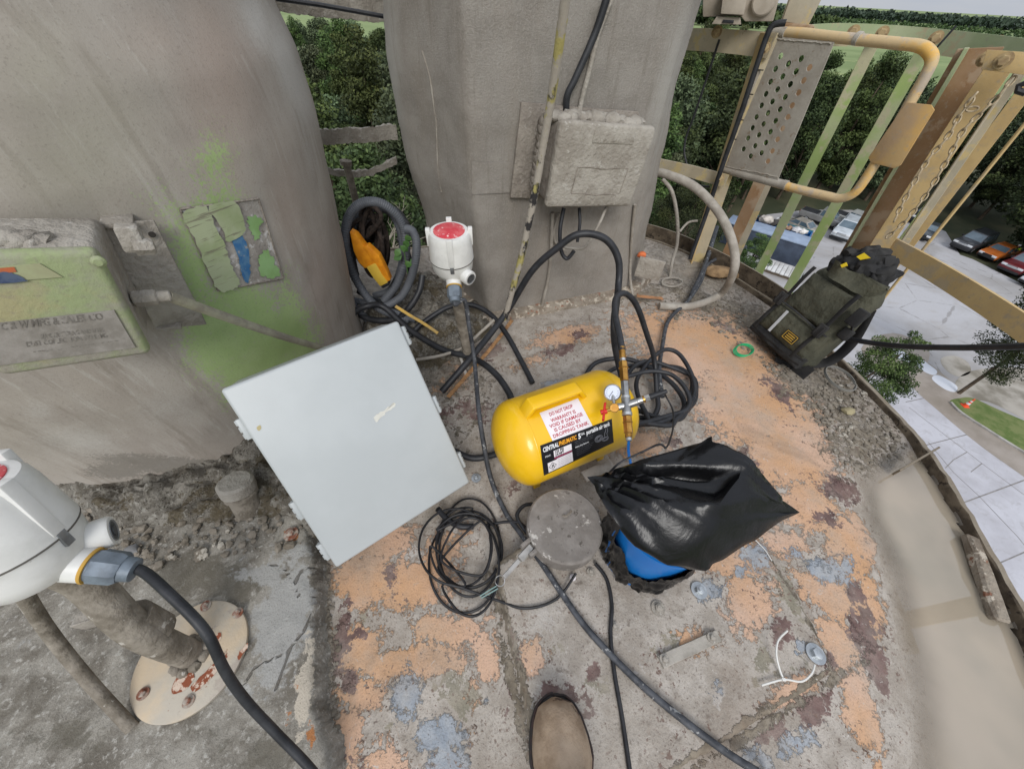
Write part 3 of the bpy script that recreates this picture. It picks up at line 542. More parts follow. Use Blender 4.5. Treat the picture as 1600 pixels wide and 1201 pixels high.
c = n.mix(n.math('MULTIPLY', n.step(e3, .52, .72), .35), c, lin((104, 96, 88))); c = n.mix(n.math('MULTIPLY', n.step(e2, .56, .68), .3), c, lin((172, 165, 156)))
c = n.mix(n.step(n.noise(40, 4, .7), .735, .75), c, lin((120, 78, 54)))
n.done(c, .88, 0, n.bump(n.math('ADD', e3, n.math('MULTIPLY', e2, .4)), .16, .003), .25); VES_M = n.m
vl = thing('dust_collector', 'large dusty round vessel at left with bright green paint showing through the grey', 'vessel', (LC.x, LC.y, 0))
vb = part('shell', LG, VES_M, vl, 60); X = np.array([tuple(v) for v in vs_]); paint2(vb.data, X, VP)
dust_m = mat('caked_dust', (166, 160, 150), (146, 139, 129), 14, .95, 0, .9, 80, spots=[((172, 167, 158), 40, .6)], spec=.15, bdist=.008)
dust_d = mat('caked_dust_dark', (148, 140, 130), (128, 120, 111), 16, .95, 0, .9, 90, spots=[((156, 149, 140), 45, .6)], spec=.15, bdist=.008)
# torn sticker on the shell: backing, peeling green sheet, blue stripe, paper patches
def qpatch(q, fn, nu, nv):
    (a, b, c_, d) = [Vector((p[0], p[1])) for p in q]
    return grid(lambda s, t: fn(*((a*(1-s)+b*s)*(1-t)+(d*(1-s)+c_*s)*t)), nu, nv)
def outline_patch(px, fn, n_in=0):
    vs_ = [fn(*p) for p in px]; return vs_, [tuple(range(len(vs_)))]
stk_q = [(280, 326), (402, 310), (441, 434), (340, 453)]
stick = mat('sticker_paper', (168, 162, 154), (140, 133, 126), 24, .8, 0, .5, 120, spots=[((196, 192, 188), 30, .55), ((126, 116, 108), 55, .6)])
dec = part('sticker_backing', qpatch(stk_q, lambda u, v: hitL(u, v, .003), 20, 20), stick, vl, 60)
def blobpoly(pts, jit, n=6, seed=1):
    r = random.Random(seed); q = spline([(x, y, 0) for x, y in pts], n, True); return [(p.x+r.uniform(-jit, jit), p.y+r.uniform(-jit, jit)) for p in q]
def fan(px, fn): 
    cx = sum(p[0] for p in px)/len(px); cy = sum(p[1] for p in px)/len(px); m = len(px)
    vs_ = [fn(*p) for p in px] + [fn(cx+(p[0]-cx)*.5, cy+(p[1]-cy)*.5) for p in px] + [fn(cx, cy)]
    return vs_, [(i, (i+1) % m, (i+1) % m+m, i+m) for i in range(m)] + [(i+m, (i+1) % m+m, 2*m) for i in range(m)]
n = NT('peeling_green_sheet'); w = n.t.nodes.new('ShaderNodeTexWave'); w.bands_direction = 'Z'; w.inputs['Scale'].default_value = 1; w.inputs['Distortion'].default_value = 14; w.inputs['Detail'].default_value = 8; w.inputs['Detail Scale'].default_value = 2.5; n.link(n.tc, w.inputs['Vector'])
c = n.mix(n.step(n.noise(14, 5), .4, .6), lin((168, 176, 142)), lin((152, 164, 122))); c = n.mix(n.math('MULTIPLY', n.step(n.noise(9, 8, .7, .3, sc=(1, 1, 16)), .56, .62), .75), c, lin((112, 104, 90))); n.done(c, .8); peel_m = n.m
green_m = mat('green_print', (144, 178, 122), (132, 166, 106), 20, .7); blue_m = mat('blue_print', (54, 104, 150), (84, 124, 158), 60, .7, spots=[((150, 150, 150), 70, .62)])
part('peeling_sheet', fan(blobpoly([(283, 332), (318, 322), (330, 345), (345, 375), (352, 395), (362, 420), (372, 440), (360, 450), (340, 452), (322, 420), (305, 380)], 2.0), lambda u, v: hitL(u, v, .0065)), peel_m, vl, 60)
part('peeling_sheet', fan(blobpoly([(322, 322), (345, 314), (366, 316), (376, 340), (378, 362), (352, 376), (345, 358), (334, 342)], 1.2, seed=2), lambda u, v: hitL(u, v, .0065)), peel_m, vl, 60)
part('blue_stripe', fan(blobpoly([(360, 372), (374, 367), (384, 385), (388, 415), (386, 438), (378, 436), (372, 410)], 1.5, seed=3), lambda u, v: hitL(u, v, .0052)), blue_m, vl, 60)
for k, q in enumerate([[(384, 340), (398, 336), (408, 345), (400, 352), (404, 368), (396, 374), (388, 356)], [(404, 395), (416, 390), (426, 408), (436, 428), (424, 434), (408, 430), (402, 412)]]):
    part('green_patch', fan(blobpoly(q, 2.4, seed=4+k), lambda u, v: hitL(u, v, .0052)), green_m, vl, 60)
for s_ in ([(280, 326), (402, 310)], [(402, 310), (441, 434)], [(340, 453), (441, 434)], [(280, 326), (340, 453)]):
    (a, b) = s_; part('sticker_edge', tube([hitL(a[0]+(b[0]-a[0])*t, a[1]+(b[1]-a[1])*t, .003) for t in np.linspace(0, 1, 14)], .0022, 6), dust_d, vl)

# --- middle vessel: eight-sided, rounded corners, thickly crusted
CK = [(0.0, [(-.40, 1.66), (-.12, 1.36), (.55, 1.63), (.69, 1.80), (.55, 2.15), (.2, 2.35), (-.2, 2.25)]), (.3, [(-.50, 1.68), (-.15, 1.33), (.52, 1.60), (.645, 1.80), (.55, 2.2), (.15, 2.4), (-.3, 2.28)]),
      (.6, [(-.56, 1.70), (-.17, 1.31), (.48, 1.575), (.61, 1.80), (.55, 2.2), (.1, 2.45), (-.35, 2.3)]), (.85, [(-.57, 1.71), (-.17, 1.30), (.47, 1.565), (.575, 1.80), (.5, 2.2), (.1, 2.45), (-.36, 2.3)]), (1.1, [(-.54, 1.71), (-.17, 1.31), (.47, 1.57), (.58, 1.80), (.5, 2.2), (.1, 2.4), (-.34, 2.28)]), (1.7, [(-.54, 1.71), (-.17, 1.31), (.47, 1.57), (.58, 1.80), (.5, 2.2), (.1, 2.4), (-.34, 2.28)])]
def cpoly(z):
    for (a, pa), (b, pb) in zip(CK[:-1], CK[1:]):
        if z <= b: t = (z-a)/(b-a); t = t*t*(3-2*t); q = [(x0+(x1-x0)*t, y0+(y1-y0)*t) for (x0, y0), (x1, y1) in zip(pa, pb)]; break
    else: q = CK[-1][1]
    # round the corners
    out = []; m = len(q)
    for i in range(m):
        p0, p1, p2 = (Vector(q[i-1]), Vector(q[i]), Vector(q[(i+1) % m])); r = .36 if i in (0, 3) else (.05 if i == 1 else .14)
        a = p1+(p0-p1)*r; b = p1+(p2-p1)*r
        for t in np.linspace(0, 1, 9): out.append(a*(1-t)**2+p1*2*t*(1-t)+b*t*t)
        nx_ = Vector(q[(i+2) % m]); r2 = .36 if (i+1) % m in (0, 3) else (.05 if (i+1) % m == 1 else .14); e = p2+(p1-p2)*r2
        for t in np.linspace(.1, .9, 16): out.append(b+(e-b)*t)
    return out
vs_, fs = [], []; zs = list(np.linspace(-.01, 1.25, 130)) + [1.5, 1.7]
for z in zs:
    q = cpoly(z); c0 = Vector((.05, 1.85))
    for p in q:
        v = Vector((p.x, p.y, z)); o_ = Vector((p.x-c0.x, p.y-c0.y, 0)).normalized(); k = .003*mnoise.fractal(v*9, 1, 2, 4)+.0016*mnoise.fractal(v*60, 1, 2, 2); vs_.append(v+o_*k)
m = len(q)
for j in range(len(zs)-1):
    for i in range(m): k = (i+1) % m; fs.append((j*m+i, j*m+k, (j+1)*m+k, (j+1)*m+i))
fs.append(tuple(range((len(zs)-1)*m, len(zs)*m)))
CBVH = BVHTree.FromPolygons([tuple(v) for v in vs_], fs)
def hitC(u, v, off=.002):
    d = ray(u, v).normalized(); h = CBVH.ray_cast(CAMP, d)
    if h[0] is None: return PY(u, v, 1.6)
    return h[0] + h[1].normalized()*(off if h[1].dot(d) < 0 else -off)
n = NT('crusted_vessel'); e1 = n.noise(6, 10, .6, .3); e2 = n.noise(70, 8, .7); e3 = n.noise(170, 6, .75)
c = n.mix(n.step(e1, .36, .64), lin((144, 138, 130)), lin((160, 154, 146))); c = n.mix(n.math('MULTIPLY', n.step(n.noise(9, 8, .6, sc=(1, 1, .2)), .45, .7), .4), c, lin((150, 140, 128)))
c = n.mix(n.math('MULTIPLY', n.step(e3, .48, .66), .5), c, lin((174, 169, 160))); c = n.mix(n.math('MULTIPLY', n.step(e2, .56, .7), .45), c, lin((124, 117, 109)))
c = n.mix(n.math('MULTIPLY', n.step(n.attr('bright'), .2, .8), .6), c, lin((182, 179, 172)))
c = n.mix(n.math('MULTIPLY', n.step(n.noise(26, 9, .7, .2, sc=(1, 1, .1)), .53, .68), .4), c, lin((120, 112, 102)))
n.done(c, .95, 0, n.bump(n.math('ADD', n.noise(260, 5, .8), n.math('MULTIPLY', e3, .8)), .8, .006), .15)
vc = thing('silo_vent_filter', 'eight sided grey cement crusted vessel behind the yellow tank', 'vessel', (.05, 1.85, 0))
vb = part('shell', (vs_, fs), n.m, vc, 40); paint2(vb.data, np.array([tuple(v) for v in vs_]), {'bright': [(610, 120, 16, 120, 0, .9), (1045, 120, 20, 150, 14, .8), (650, 60, 30, 60, 0, .5)]})  # sky brightening at both sides painted into the shell colour
# overhanging hood above the frame that keeps the upper wall in its own shade
hood = [Vector((.05, 1.85, 0))+Vector((p.x-.05, p.y-1.85, 0))*1.16 for p in cpoly(1.1)]
part('hood', prism([V(p.x, p.y, 1.26) for p in hood], (0, 0, .5)), dust_m, vc, 40)
# foot flange with peeled pale paint
fl_m = mat('peeled_flange', (150, 140, 126), (124, 112, 98), 18, .95, 0, 1, 60, spots=[((186, 176, 160), 28, .54), ((138, 98, 78), 34, .6)], bdist=.01)
def fl_ring(z, k):
    return [Vector((p.x, p.y, 0)).lerp(Vector((.05, 1.85, 0)), -k) + Vector((0, 0, z)) for p in cpoly(.02)]
a, b, c_, d = fl_ring(-.015, .115), fl_ring(.012, .11), fl_ring(.028, .085), fl_ring(.034, -.02)
jit = lambda L, s: [p+Vector((mnoise.noise(p*20)*s, mnoise.noise(p*20+V(3, 3, 3))*s, mnoise.noise(p*26)*s*.6)) for p in L]
L4 = a+jit(b, .014)+jit(c_, .012)+d; m = len(a); part('foot_flange', (L4, [(j*m+i, j*m+(i+1) % m, (j+1)*m+(i+1) % m, (j+1)*m+i) for j in range(3) for i in range(m)]), fl_m, vc, 50)
for q in ([(738, 253), (814, 252), (814, 300), (738, 303)],): part('cover_panel', thick(qpatch(q, lambda u, v: hitC(u, v, .004), 8, 6), hitC(775, 275, 1)-hitC(775, 275, 0), .003), n.m, vc, 40)
part('weld_line', tube([hitC(u, v, .001) for u, v in [(660, 80), (672, 120), (682, 190), (684, 260), (690, 300)]], .0025, 6), dust_m, vc)

# --- control boxes hung on the vessels
def frame_from(q, p0, nrm):                                # corners TL TR BR BL on a plane
    return [PP(u, v, p0, nrm) for u, v in q]
def box_from_corners(q, nrm, t, bev):
    tl, tr, br, bl = q; c0 = (tl+tr+br+bl)/4; X = ((tr+br)-(tl+bl)).normalized(); Z = nrm.normalized(); Y = Z.cross(X).normalized(); X = Y.cross(Z)
    hx = ((tr-tl).length+(br-bl).length)/4; hy = ((tl-bl).length+(tr-br).length)/4
    return c0, X, Y, Z, hx, hy
nC = Vector((.38, -.925, .0)).normalized(); p0 = Vector((.2, 1.46, .6)) + nC*.145
q = frame_from([(866, 192), (1009, 199), (1001, 321), (862, 321)], p0, nC); c0, X, Y, Z, hx, hy = box_from_corners(q, nC, .1, .01)
def crust(g, s=.004, f=30):
    return [v+Vector((mnoise.noise(v*f), mnoise.noise(v*f+V(7, 1, 3)), mnoise.noise(v*f+V(2, 9, 4))))*s for v in g[0]], g[1]
def denser(g, cuts=2):
    bm = bmesh.new(); vv = [bm.verts.new(v) for v in g[0]]
    for f in g[1]: bm.faces.new([vv[i] for i in f])
    bmesh.ops.subdivide_edges(bm, edges=bm.edges[:], cuts=cuts, use_grid_fill=True); return bm_geo(bm)
bx = thing('junction_box', 'square junction box thickly coated in grey dust on the middle vessel', 'junction box', c0-Z*.07)
part('enclosure', crust(denser(rbox(c0-Z*.075, X, Y, Z, hx*.95, hy*.95, .07, .012), 2), .003), dust_d, bx, 50)
part('lid', crust(denser(rbox(c0-Z*.012, X, Y, Z, hx, hy, .016, .012, 3), 3), .0025), dust_m, bx, 50)
part('name_plate', crust(rbox(c0+Z*.004+X*.02+Y*hy*.72, X, Y, Z, hx*.44, .016, .0025, .001), .001), dust_m, bx)
for (a, b) in [((-.5, .02), (.62, .02)), ((-.5, .02), (-.52, -.62)), ((-.52, -.62), (.5, -.66)), ((.62, .02), (.6, -.6))]:
    part('label_ridge', tube([c0+Z*.0045+X*(hx*(a[0]+(b[0]-a[0])*t))+Y*(hy*(a[1]+(b[1]-a[1])*t+.02*math.sin(9*t))) for t in np.linspace(0, 1, 10)], .0018, 6), dust_d, bx)
part('mounting_plate', crust(denser(rbox(c0-Z*.13+X*-.035, X, Y, Z, hx*1.25, hy*1.12, .006, .002), 2), .003), dust_d, bx)
def lump(c, r, seed, flat=.7, sub=2):
    bm = bmesh.new(); bmesh.ops.create_icosphere(bm, subdivisions=sub, radius=1)
    for v in bm.verts: k = 1+.35*mnoise.noise(v.co*1.6+V(seed, seed*2, 0))+.15*mnoise.noise(v.co*4+V(0, seed, 0)); v.co = Vector((v.co.x*k*r[0], v.co.y*k*r[1], v.co.z*k*r[2]))+Vector(c)
    return bm_geo(bm)
part('dust_cake', merge(*[lump(c0-Z*.06+Y*(hy*.98)+X*(hx*t)+Z*random.uniform(-.03, .02), (.03, .03, .014+.008*random.random()), i) for i, t in enumerate(np.linspace(-.95, .8, 13))]), dust_m, bx, 60)
part('dust_cake', merge(*[lump(c0-Z*.1-X*(hx*1.04)+Y*(hy*t), (.018, .025, .02), i+40) for i, t in enumerate(np.linspace(-.7, .8, 10))]), dust_d, bx, 60)

nL = Vector((.60, -.80, .02)).normalized(); hb = hitL(140, 470, 0); p0 = hb + nL*.16
n = NT('green_grey_box'); e = n.noise(9, 9, .65, .3); c = n.mix(n.step(e, .4, .58), lin((150, 145, 134)), lin((146, 156, 116))); c = n.mix(n.math('MULTIPLY', n.step(n.noise(6, 6), .55, .65), .7), c, lin((162, 150, 116)))
c = n.mix(n.math('MULTIPLY', n.step(n.noise(90, 6, .7), .5, .66), .4), c, lin((128, 120, 110))); n.done(c, .88, 0, n.bump(n.noise(120, 6, .7), .5, .004), .2); gbox_m = n.m
q = frame_from([(-70, 400), (168, 398), (224, 547), (-80, 597)], p0, nL); c0, X, Y, Z, hx, hy = box_from_corners(q, nL, .1, .01)
bl_ = thing('control_box', 'dusty green grey control box with worn nameplate on the left vessel', 'control box', c0-Z*.08)
part('enclosure', denser(rbox(c0-Z*.075, X, Y, Z, hx*.97, hy*.99, .062, .012), 1), dust_m, bl_, 50)
part('lid', denser(rbox(c0-Z*.008, X, Y, Z, hx, hy, .012, .010, 3), 1), gbox_m, bl_, 50)
pl = lambda a, b, off: c0+Z*(.004+off)+X*(hx*a)+Y*(hy*b)
def on_box(u, v, off=0): return PP(u, v, c0+Z*(.004+off), Z)
np_m = mat('worn_plate', (146, 141, 134), (126, 121, 113), 30, .8, .0, .3, 100); ink_m = mat('worn_ink', (106, 101, 94), (128, 123, 115), 60, .85)
npq = [(-45, 510), (178, 485), (212, 543), (-30, 575)]
plate = part('nameplate', thick(qpatch(npq, lambda u, v: on_box(u, v, .0025), 2, 2), Z, .0024), np_m, bl_)
def text_on(s, q, fn, m_, parent, name='lettering', bold=.0, fit=True, xs=1.0, keep=1.0, seed=0):
    """flat print: letters laid on a surface, q = TL TR BR BL of the text line"""
    vs2, fs2, w = text2d(s, bold, xs); (a, b, c3, d3) = [Vector((p[0], p[1])) for p in q]; out = []
    for v in vs2:
        t = 1-(v.y)/.72; sx = v.x/w; out.append(fn(*((a*(1-sx)+b*sx)*(1-t)+(d3*(1-sx)+c3*sx)*t)))
    if keep < 1: r = random.Random(seed); fs2 = [f for f in fs2 if r.random() < keep]
    return part(name, (out, fs2), m_, parent, None)
text_on('C & W MFG & SALES CO', [(0, 504), (158, 488), (162, 499), (2, 516)], lambda u, v: on_box(u, v, .0032), ink_m, plate, bold=.02, keep=.8)
text_on('MANUFACTURING AND SALES', [(62, 522), (160, 511), (163, 518), (64, 530)], lambda u, v: on_box(u, v, .0032), ink_m, plate, bold=.01, keep=.6, seed=1)
text_on('DUST COLLECTION SYSTEMS', [(40, 534), (166, 520), (169, 527), (42, 542)], lambda u, v: on_box(u, v, .0032), ink_m, plate, bold=.01, keep=.6, seed=2)
text_on('- . ---.- ..  --.---  ----', [(28, 548), (182, 528), (185, 534), (30, 555)], lambda u, v: on_box(u, v, .0032), ink_m, plate, bold=.01, keep=.6, seed=3)
part('warning_sticker', thick(qpatch([(-60, 422), (62, 412), (98, 433), (-60, 445)], lambda u, v: on_box(u, v, .002), 2, 2), Z, .0016), mat('faded_sticker', (160, 166, 128), (150, 150, 118), 20, .8), bl_)
part('sticker_print', outline_patch([(-60, 424), (22, 417), (26, 425), (-60, 432)], lambda u, v: on_box(u, v, .003)), mat('faded_orange', (176, 96, 60), (150, 100, 70), 50, .8), bl_, None)
part('sticker_print', fan(blobpoly([(-60, 430), (0, 425), (24, 428), (38, 436), (34, 440), (-60, 446)], .8, seed=8), lambda u, v: on_box(u, v, .0032)), mat('faded_navy', (52, 66, 96), (80, 92, 112), 60, .8), bl_, None)
for (u, v) in [(154, 408)]: part('lid_screw', lathe(on_box(u, v, 0), Z, [(.0085, 0), (.0085, .003), (.005, .006)], 12), gbox_m, bl_)
part('dust_cake', merge(*[lump(on_box(u, 388+random.uniform(-6, 4), -.05)+Y*.008, (.028, .024, .01+.006*random.random()), u) for u in range(-40, 60, 12)]), dust_m, bl_, 60)
# hinge lug, bolts, gland on its right side, bracket behind
part('hinge_lug', denser(rbox(on_box(205, 372, -.06), X, Y, Z, .014, .02, .012, .004), 1), dust_m, bl_)
part('hinge_bolt', lathe(on_box(210, 386, -.05), X, [(.013, 0), (.013, .02), (.010, .024)], 6), dust_m, bl_)
gp = on_box(232, 465, -.06); part('cable_gland', merge(cyl(gp-X*.02, gp+X*.012, .014, seg=8, bev=.002), cyl(gp+X*.01, gp+X*.03, .010, seg=14, bev=.002)), dust_m, bl_)
brk = [hitL(u, v, .03) for u, v in [(148, 341), (228, 335), (312, 497), (236, 502)]]
bb = part('wall_bracket', prism(brk, -nL*.008, .002), dust_m, bl_); part('bracket_hole', cyl(hitL(225, 356, .031), hitL(225, 356, .0335), .005, seg=14), mat('hole_dark', (58, 54, 50)), bb)
for z_ in (0, 1): part('bracket_leg', rbox((brk[0] if z_ == 0 else brk[3])-nL*.02+X*.02, X, Y, Z, .02, .004, .024, .001), dust_m, bl_)
_e = hitL(497, 541, .03); _s = gp+X*.025; cond = [_s, _s.lerp(_e, .3)+V(0, 0, -.006), _s.lerp(_e, .65)+V(0, 0, -.008), _e, P(560, 560, .1)]
solo('flexible_conduit', tube(spline(cond, 10), .0095, 10), mat('conduit_dust', (158, 155, 134), (136, 130, 116), 20, .9, 0, .4, 100), 'dusty thin conduit running from the left control box behind the grey enclosure', 'conduit')

# ================================================================== THE TWO LEVEL SENSORS (white heads on pipes)
white_m = mat('sensor_white', (222, 221, 217), (206, 205, 200), 12, .42, 0, .05, 200, spots=[((150, 145, 136), 70, .69)], dust=(188, 184, 176), dlo=.8, dhi=1.15, spec=.5)
red_m = mat('sensor_red_disc', (196, 62, 72), (206, 96, 98), 30, .6, spots=[((226, 190, 186), 55, .58)])
zinc_m = mat('zinc', (150, 152, 154), (118, 120, 122), 20, .45, .7, .1, 120); glandgrey_m = mat('grey_gland', (120, 130, 140), (98, 106, 114), 25, .5, .2, .1, 150); seam_m = mat('seam_dark', (96, 92, 86)); black_m = mat('black_rubber', (34, 35, 38), (50, 51, 54), 18, .5, 0, .15, 160)
pipe_m = mat('dusty_pipe', (146, 138, 126), (112, 104, 92), 22, .92, 0, .9, 60, spots=[((126, 74, 50), 30, .68), ((176, 170, 160), 40, .62)], bdist=.008)
def sensor_head(t, c, ax, r, h, port_dir, gland_dir, s=1.0, pw=.024):
    """c = middle of the joint between base and cover; ax = axis of the head"""
    ax = Vector(ax).normalized(); x, y, _ = basis(ax)
    part('cover', lathe(c, ax, [(r*1.02, .0), (r*1.04, .002), (r*.985, h*.75), (r*.95, h*.9), (r*.88, h*.985), (r*.77, h)], 40), white_m, t)
    part('base', lathe(c, -ax, [(r*1.02, .001), (r*1.0, .01), (r*.96, h*.38), (r*.8, h*.62), (r*.5, h*.75)], 40), white_m, t)
    part('seam', lathe(c-ax*.0012, ax, [(r*1.042, 0), (r*1.042, .0022)], 40), seam_m, t)
    part('top_disc', lathe(c+ax*h, ax, [(r*.71, -.001), (r*.71, .0015), (r*.69, .0022)], 40), red_m, t)
    f0 = Vector(gland_dir)-ax*Vector(gland_dir).dot(ax); f0.normalize(); g0 = ax.cross(f0)
    for k in range(4):
        d = f0*math.cos(k*math.pi/2)+g0*math.sin(k*math.pi/2); s_ = ax.cross(d)
        lug = part('cover_lug', rbox(c+d*(r*.945)+ax*(h*(.56 if k == 0 else .8)), s_, d, ax, r*.13, r*.10, h*(.5 if k == 0 else .3), r*.03), white_m, t)
        if k == 0: part('clamp_screw', rbox(c+d*(r*1.0)+ax*(-h*.05), s_, d, ax, r*.09, r*.05, h*.13, r*.02), zinc_m, t)
    for d, kind in ((Vector(port_dir), 0), (Vector(gland_dir), 1)):
        d = d.normalized(); a = c-ax*(h*.38)+d*(r*.7)
        if kind == 0:
            part('plug_boss', lathe(a, d, [(r*.34, 0), (r*.36, r*.5), (r*.33, r*.56), (r*.26, r*.57)], 26, True, True), white_m, t)
            part('plug', lathe(a+d*(r*.572), d, [(r*.25, 0), (r*.25, .001), (r*.23, .001), (r*.21, -.0)], 24), zinc_m, t)
            part('plug_socket', lathe(a+d*(r*.574), d, [(r*.12, 0), (r*.12, .0014)], 8), mat('socket', (92, 94, 96), None, rough=.5, metal=.5), t)
        else:
            part('gland_boss', lathe(a, d, [(r*.38, 0), (r*.36, r*.35)], 26), white_m, t)
            part('cable_gland', merge(lathe(a+d*(r*.33), d, [(r*.32, 0), (r*.32, r*.12)], 26), lathe(a+d*(r*.45), d, [(r*.35, 0), (r*.36, r*.02), (r*.35, r*.42), (r*.30, r*.5), (r*.24, r*.5)], 8), lathe(a+d*(r*.9), d, [(r*.27, 0), (r*.25, r*.25), (r*.19, r*.27)], 18)), glandgrey_m, t)
            part('gland_ring', lathe(a+d*(r*.345), d, [(r*.37, 0), (r*.38, r*.03), (r*.37, r*.06)], 26), mat('seal_yellow', (190, 150, 70)), t)
            end = a+d*(r*1.1)
    return end
base = Vector((-.195, 1.06, 0)); sc = thing('level_sensor', 'white level sensor with red top disc on a dusty pipe before the middle vessel', 'level sensor', base)
hc = PY(706, 402, 1.05); cdir = (CAMP-hc)
part('pipe', tube([base+V(.02, 0, -.01), base.lerp(hc, .5)+V(.004, 0, 0), hc+V(0, 0, -.05)], [.024, .023, .023], 16), pipe_m, sc)
part('coupling', cyl(hc+V(.002, 0, -.115), hc+V(0, 0, -.06), .03, seg=8, bev=.003), pipe_m, sc)
endC = sensor_head(sc, hc, (0.0, -.06, 1), .066, .088, Vector((.75, -.62, -.1)), Vector((.15, -.9, -.55)))
# front-left sensor
basL = P(303, 1024, SLZ); sl = thing('level_sensor', 'white level sensor at the lower left on a leaning pipe with round flange', 'level sensor', basL)
headL = P(48, 838, .56); headL = P(14, 846, .50)
nk = P(128, 905, .38); axL = Vector((-.10, .30, 1)).normalized()
part('pipe', tube(spline([basL+V(0, 0, 0), P(215, 985, .25), nk, headL-axL*.06], 6), .025, 18), pipe_m, sl)
part('coupling', tube([P(245, 985, .2), P(205, 965, .27)], .031, 14), pipe_m, sl)
part('pipe_crust', merge(*[lump(basL+V(math.cos(a)*.029, math.sin(a)*.029, .012), (.012, .012, .012), i) for i, a in enumerate(np.linspace(0, 6.28, 10)[:-1])]), pipe_m, sl, 60)
endL = sensor_head(sl, headL, axL, .069, .10, Vector((.72, .55, -.22)), Vector((.95, .02, -.38)))
flm = mat('flange_cream', (190, 172, 146), (172, 164, 150), 8, .8, 0, .3, 90, spots=[((122, 66, 44), 22, .64), ((160, 150, 138), 14, .6)])
Rf = .106; fc = P(298, 1026, SLZ+.012)
flp = part('flange', lathe(fc-V(0, 0, .012), V(0, 0, 1), [(Rf-.002, 0), (Rf, .003), (Rf, .010), (Rf-.003, .012)], 56), flm, sl)
for k, (u, v) in enumerate([(224, 1083), (295, 1095), (372, 957), (322, 946), (245, 1010)]):
    q = P(u, v, SLZ+.0125); part('bolt', merge(lathe(q, V(0, 0, 1), [(.011, 0), (.011, .002)], 18), lathe(q+V(0, 0, .002), V(0, 0, 1), [(.0068, 0), (.0068, .005), (.005, .0065)], 6)), mat('rusted_bolt', (168, 160, 148), (124, 76, 56), 60, .8, .2), flp)
rust_m = mat('rust_scab', (132, 74, 50), (196, 176, 158), 70, .9, 0, .6, 120, lo=.5, hi=.56)
for k, q in enumerate([[(268, 1082), (276, 1058), (300, 1050), (302, 1062), (284, 1080)], [(298, 1072), (312, 1058), (345, 1025), (352, 1018), (344, 1042), (322, 1066), (304, 1080)], [(372, 1022), (386, 1004), (386, 1012), (374, 1030)], [(326, 1006), (342, 988), (345, 996), (334, 1012)]]):
    part('rust_scab', fan(blobpoly(q, .8, 4, k), lambda u, v: P(u, v, SLZ+.0134)), rust_m, flp, None)
rodL = solo('support_rod', tube(spline([P(20, 900, .42), P(75, 985, .25), P(140, 1065, .12), P(207, 1138, .055)], 12), .0105, 12), pipe_m, 'dusty round rod standing slanted on the pad under the lower left sensor', 'rod')
solo('angle_clip', merge(rbox(P(132, 965, .09), V(.9, .3, .1), V(-.3, .9, 0), V(0, 0, 1), .022, .012, .003, .001), rbox(P(138, 975, .075), V(.9, .3, .1), V(-.3, .9, 0), V(0, 0, 1), .022, .002, .02, .0005)), dust_m, 'small bent metal clip beside the lower left pipe', 'clip')
gdl = Vector((.95, .02, -.38)).normalized(); print('endL', endL[:], [float(q_[0]) for q_ in proj_np(np.array([tuple(endL)]))])
cabL = [endL-gdl*.012, endL+gdl*.012, P(262, 925, .40), P(320, 985, .36), P(352, 1048, .29), P(385, 1095, .22), P(432, 1145, .15), P(485, 1200, .09), P(520, 1250, .06)]
solo('sensor_cable', tube(spline(cabL, 10), .0074, 12), black_m, 'thick black cable looping down from the lower left sensor', 'cable')
# ================================================================== THINGS STANDING ON THE SILO TOP
# --- grey plastic enclosure leaning back on its lower rear edge
def rect_pose(px):
    R = np.array([tuple(ray(*p)) for p in px]); Mx = np.stack([R[0], -R[1], R[2], -R[3]], 1); d = np.linalg.svd(Mx)[2][-1]; d = d/d.mean(); return R*d[:, None]
q = rect_pose([(347, 608), (625, 500), (733, 755), (523, 890)])*.855
tl, tr, br, bl2 = [CAMP+Vector(v) for v in q]; c0 = (tl+tr+br+bl2)/4; X = ((tr-tl)+(br-bl2)).normalized(); Y = ((tl-bl2)+(tr-br)); Y = (Y-X*Y.dot(X)).normalized(); Z = X.cross(Y); hx = (tr-tl).length/2; hy = (tl-bl2).length/2
encl_m = mat('grey_abs', (175, 179, 179), (169, 173, 173), 3, .42, 0, .04, 260, spots=[((206, 196, 168), 38, .735), ((162, 165, 163), 30, .72)], spec=.45)
en = thing('enclosure', 'pale grey plastic enclosure with closed lid leaning on the left rubble', 'enclosure', c0-Z*.08)
part('lid', rbox(c0-Z*.011, X, Y, Z, hx, hy, .011, .007, 4), encl_m, en)
part('lid_seam', rbox(c0-Z*.0245, X, Y, Z, hx*.978, hy*.982, .003, .001), mat('gasket', (96, 100, 102)), en)
part('box', rbox(c0-Z*.098, X, Y, Z, hx*.985, hy*.988, .07, .008, 3), encl_m, en)
def hinge(s, t):
    p = c0+X*(hx*s)+Y*(hy*t)-Z*.02; k = 1 if s > 0 else -1
    h = part('hinge' if s > 0 else 'latch', rbox(p+X*(k*.004), X, Y, Z, .006, .024, .008, .002), encl_m, en)
    part('knuckle', merge(*[cyl(p+X*(k*.010)+Y*(a)-Z*.002, p+X*(k*.010)+Y*(a+.012)-Z*.002, .0042, seg=10, bev=.0008) for a in (-.022, -.006, .010)]), encl_m, h)
for t in (.83, .02, -.72): hinge(1, t)
for t in (.62, -.28, -.80): hinge(-1, t)
part('scuff', fan(blobpoly([(584, 652), (598, 642), (614, 630), (616, 634), (600, 648), (588, 658)], 1.6, 5, 3), lambda u, v: PP(u, v, c0+Z*.0006, Z)), mat('scuff_pale', (202, 200, 190)), en, None)
part('lid_stain', fan(blobpoly([(401, 668), (406, 664), (408, 669), (404, 673)], .4, 4, 3), lambda u, v: PP(u, v, c0+Z*.0006, Z)), mat('stain_tan', (172, 160, 120)), en, None)

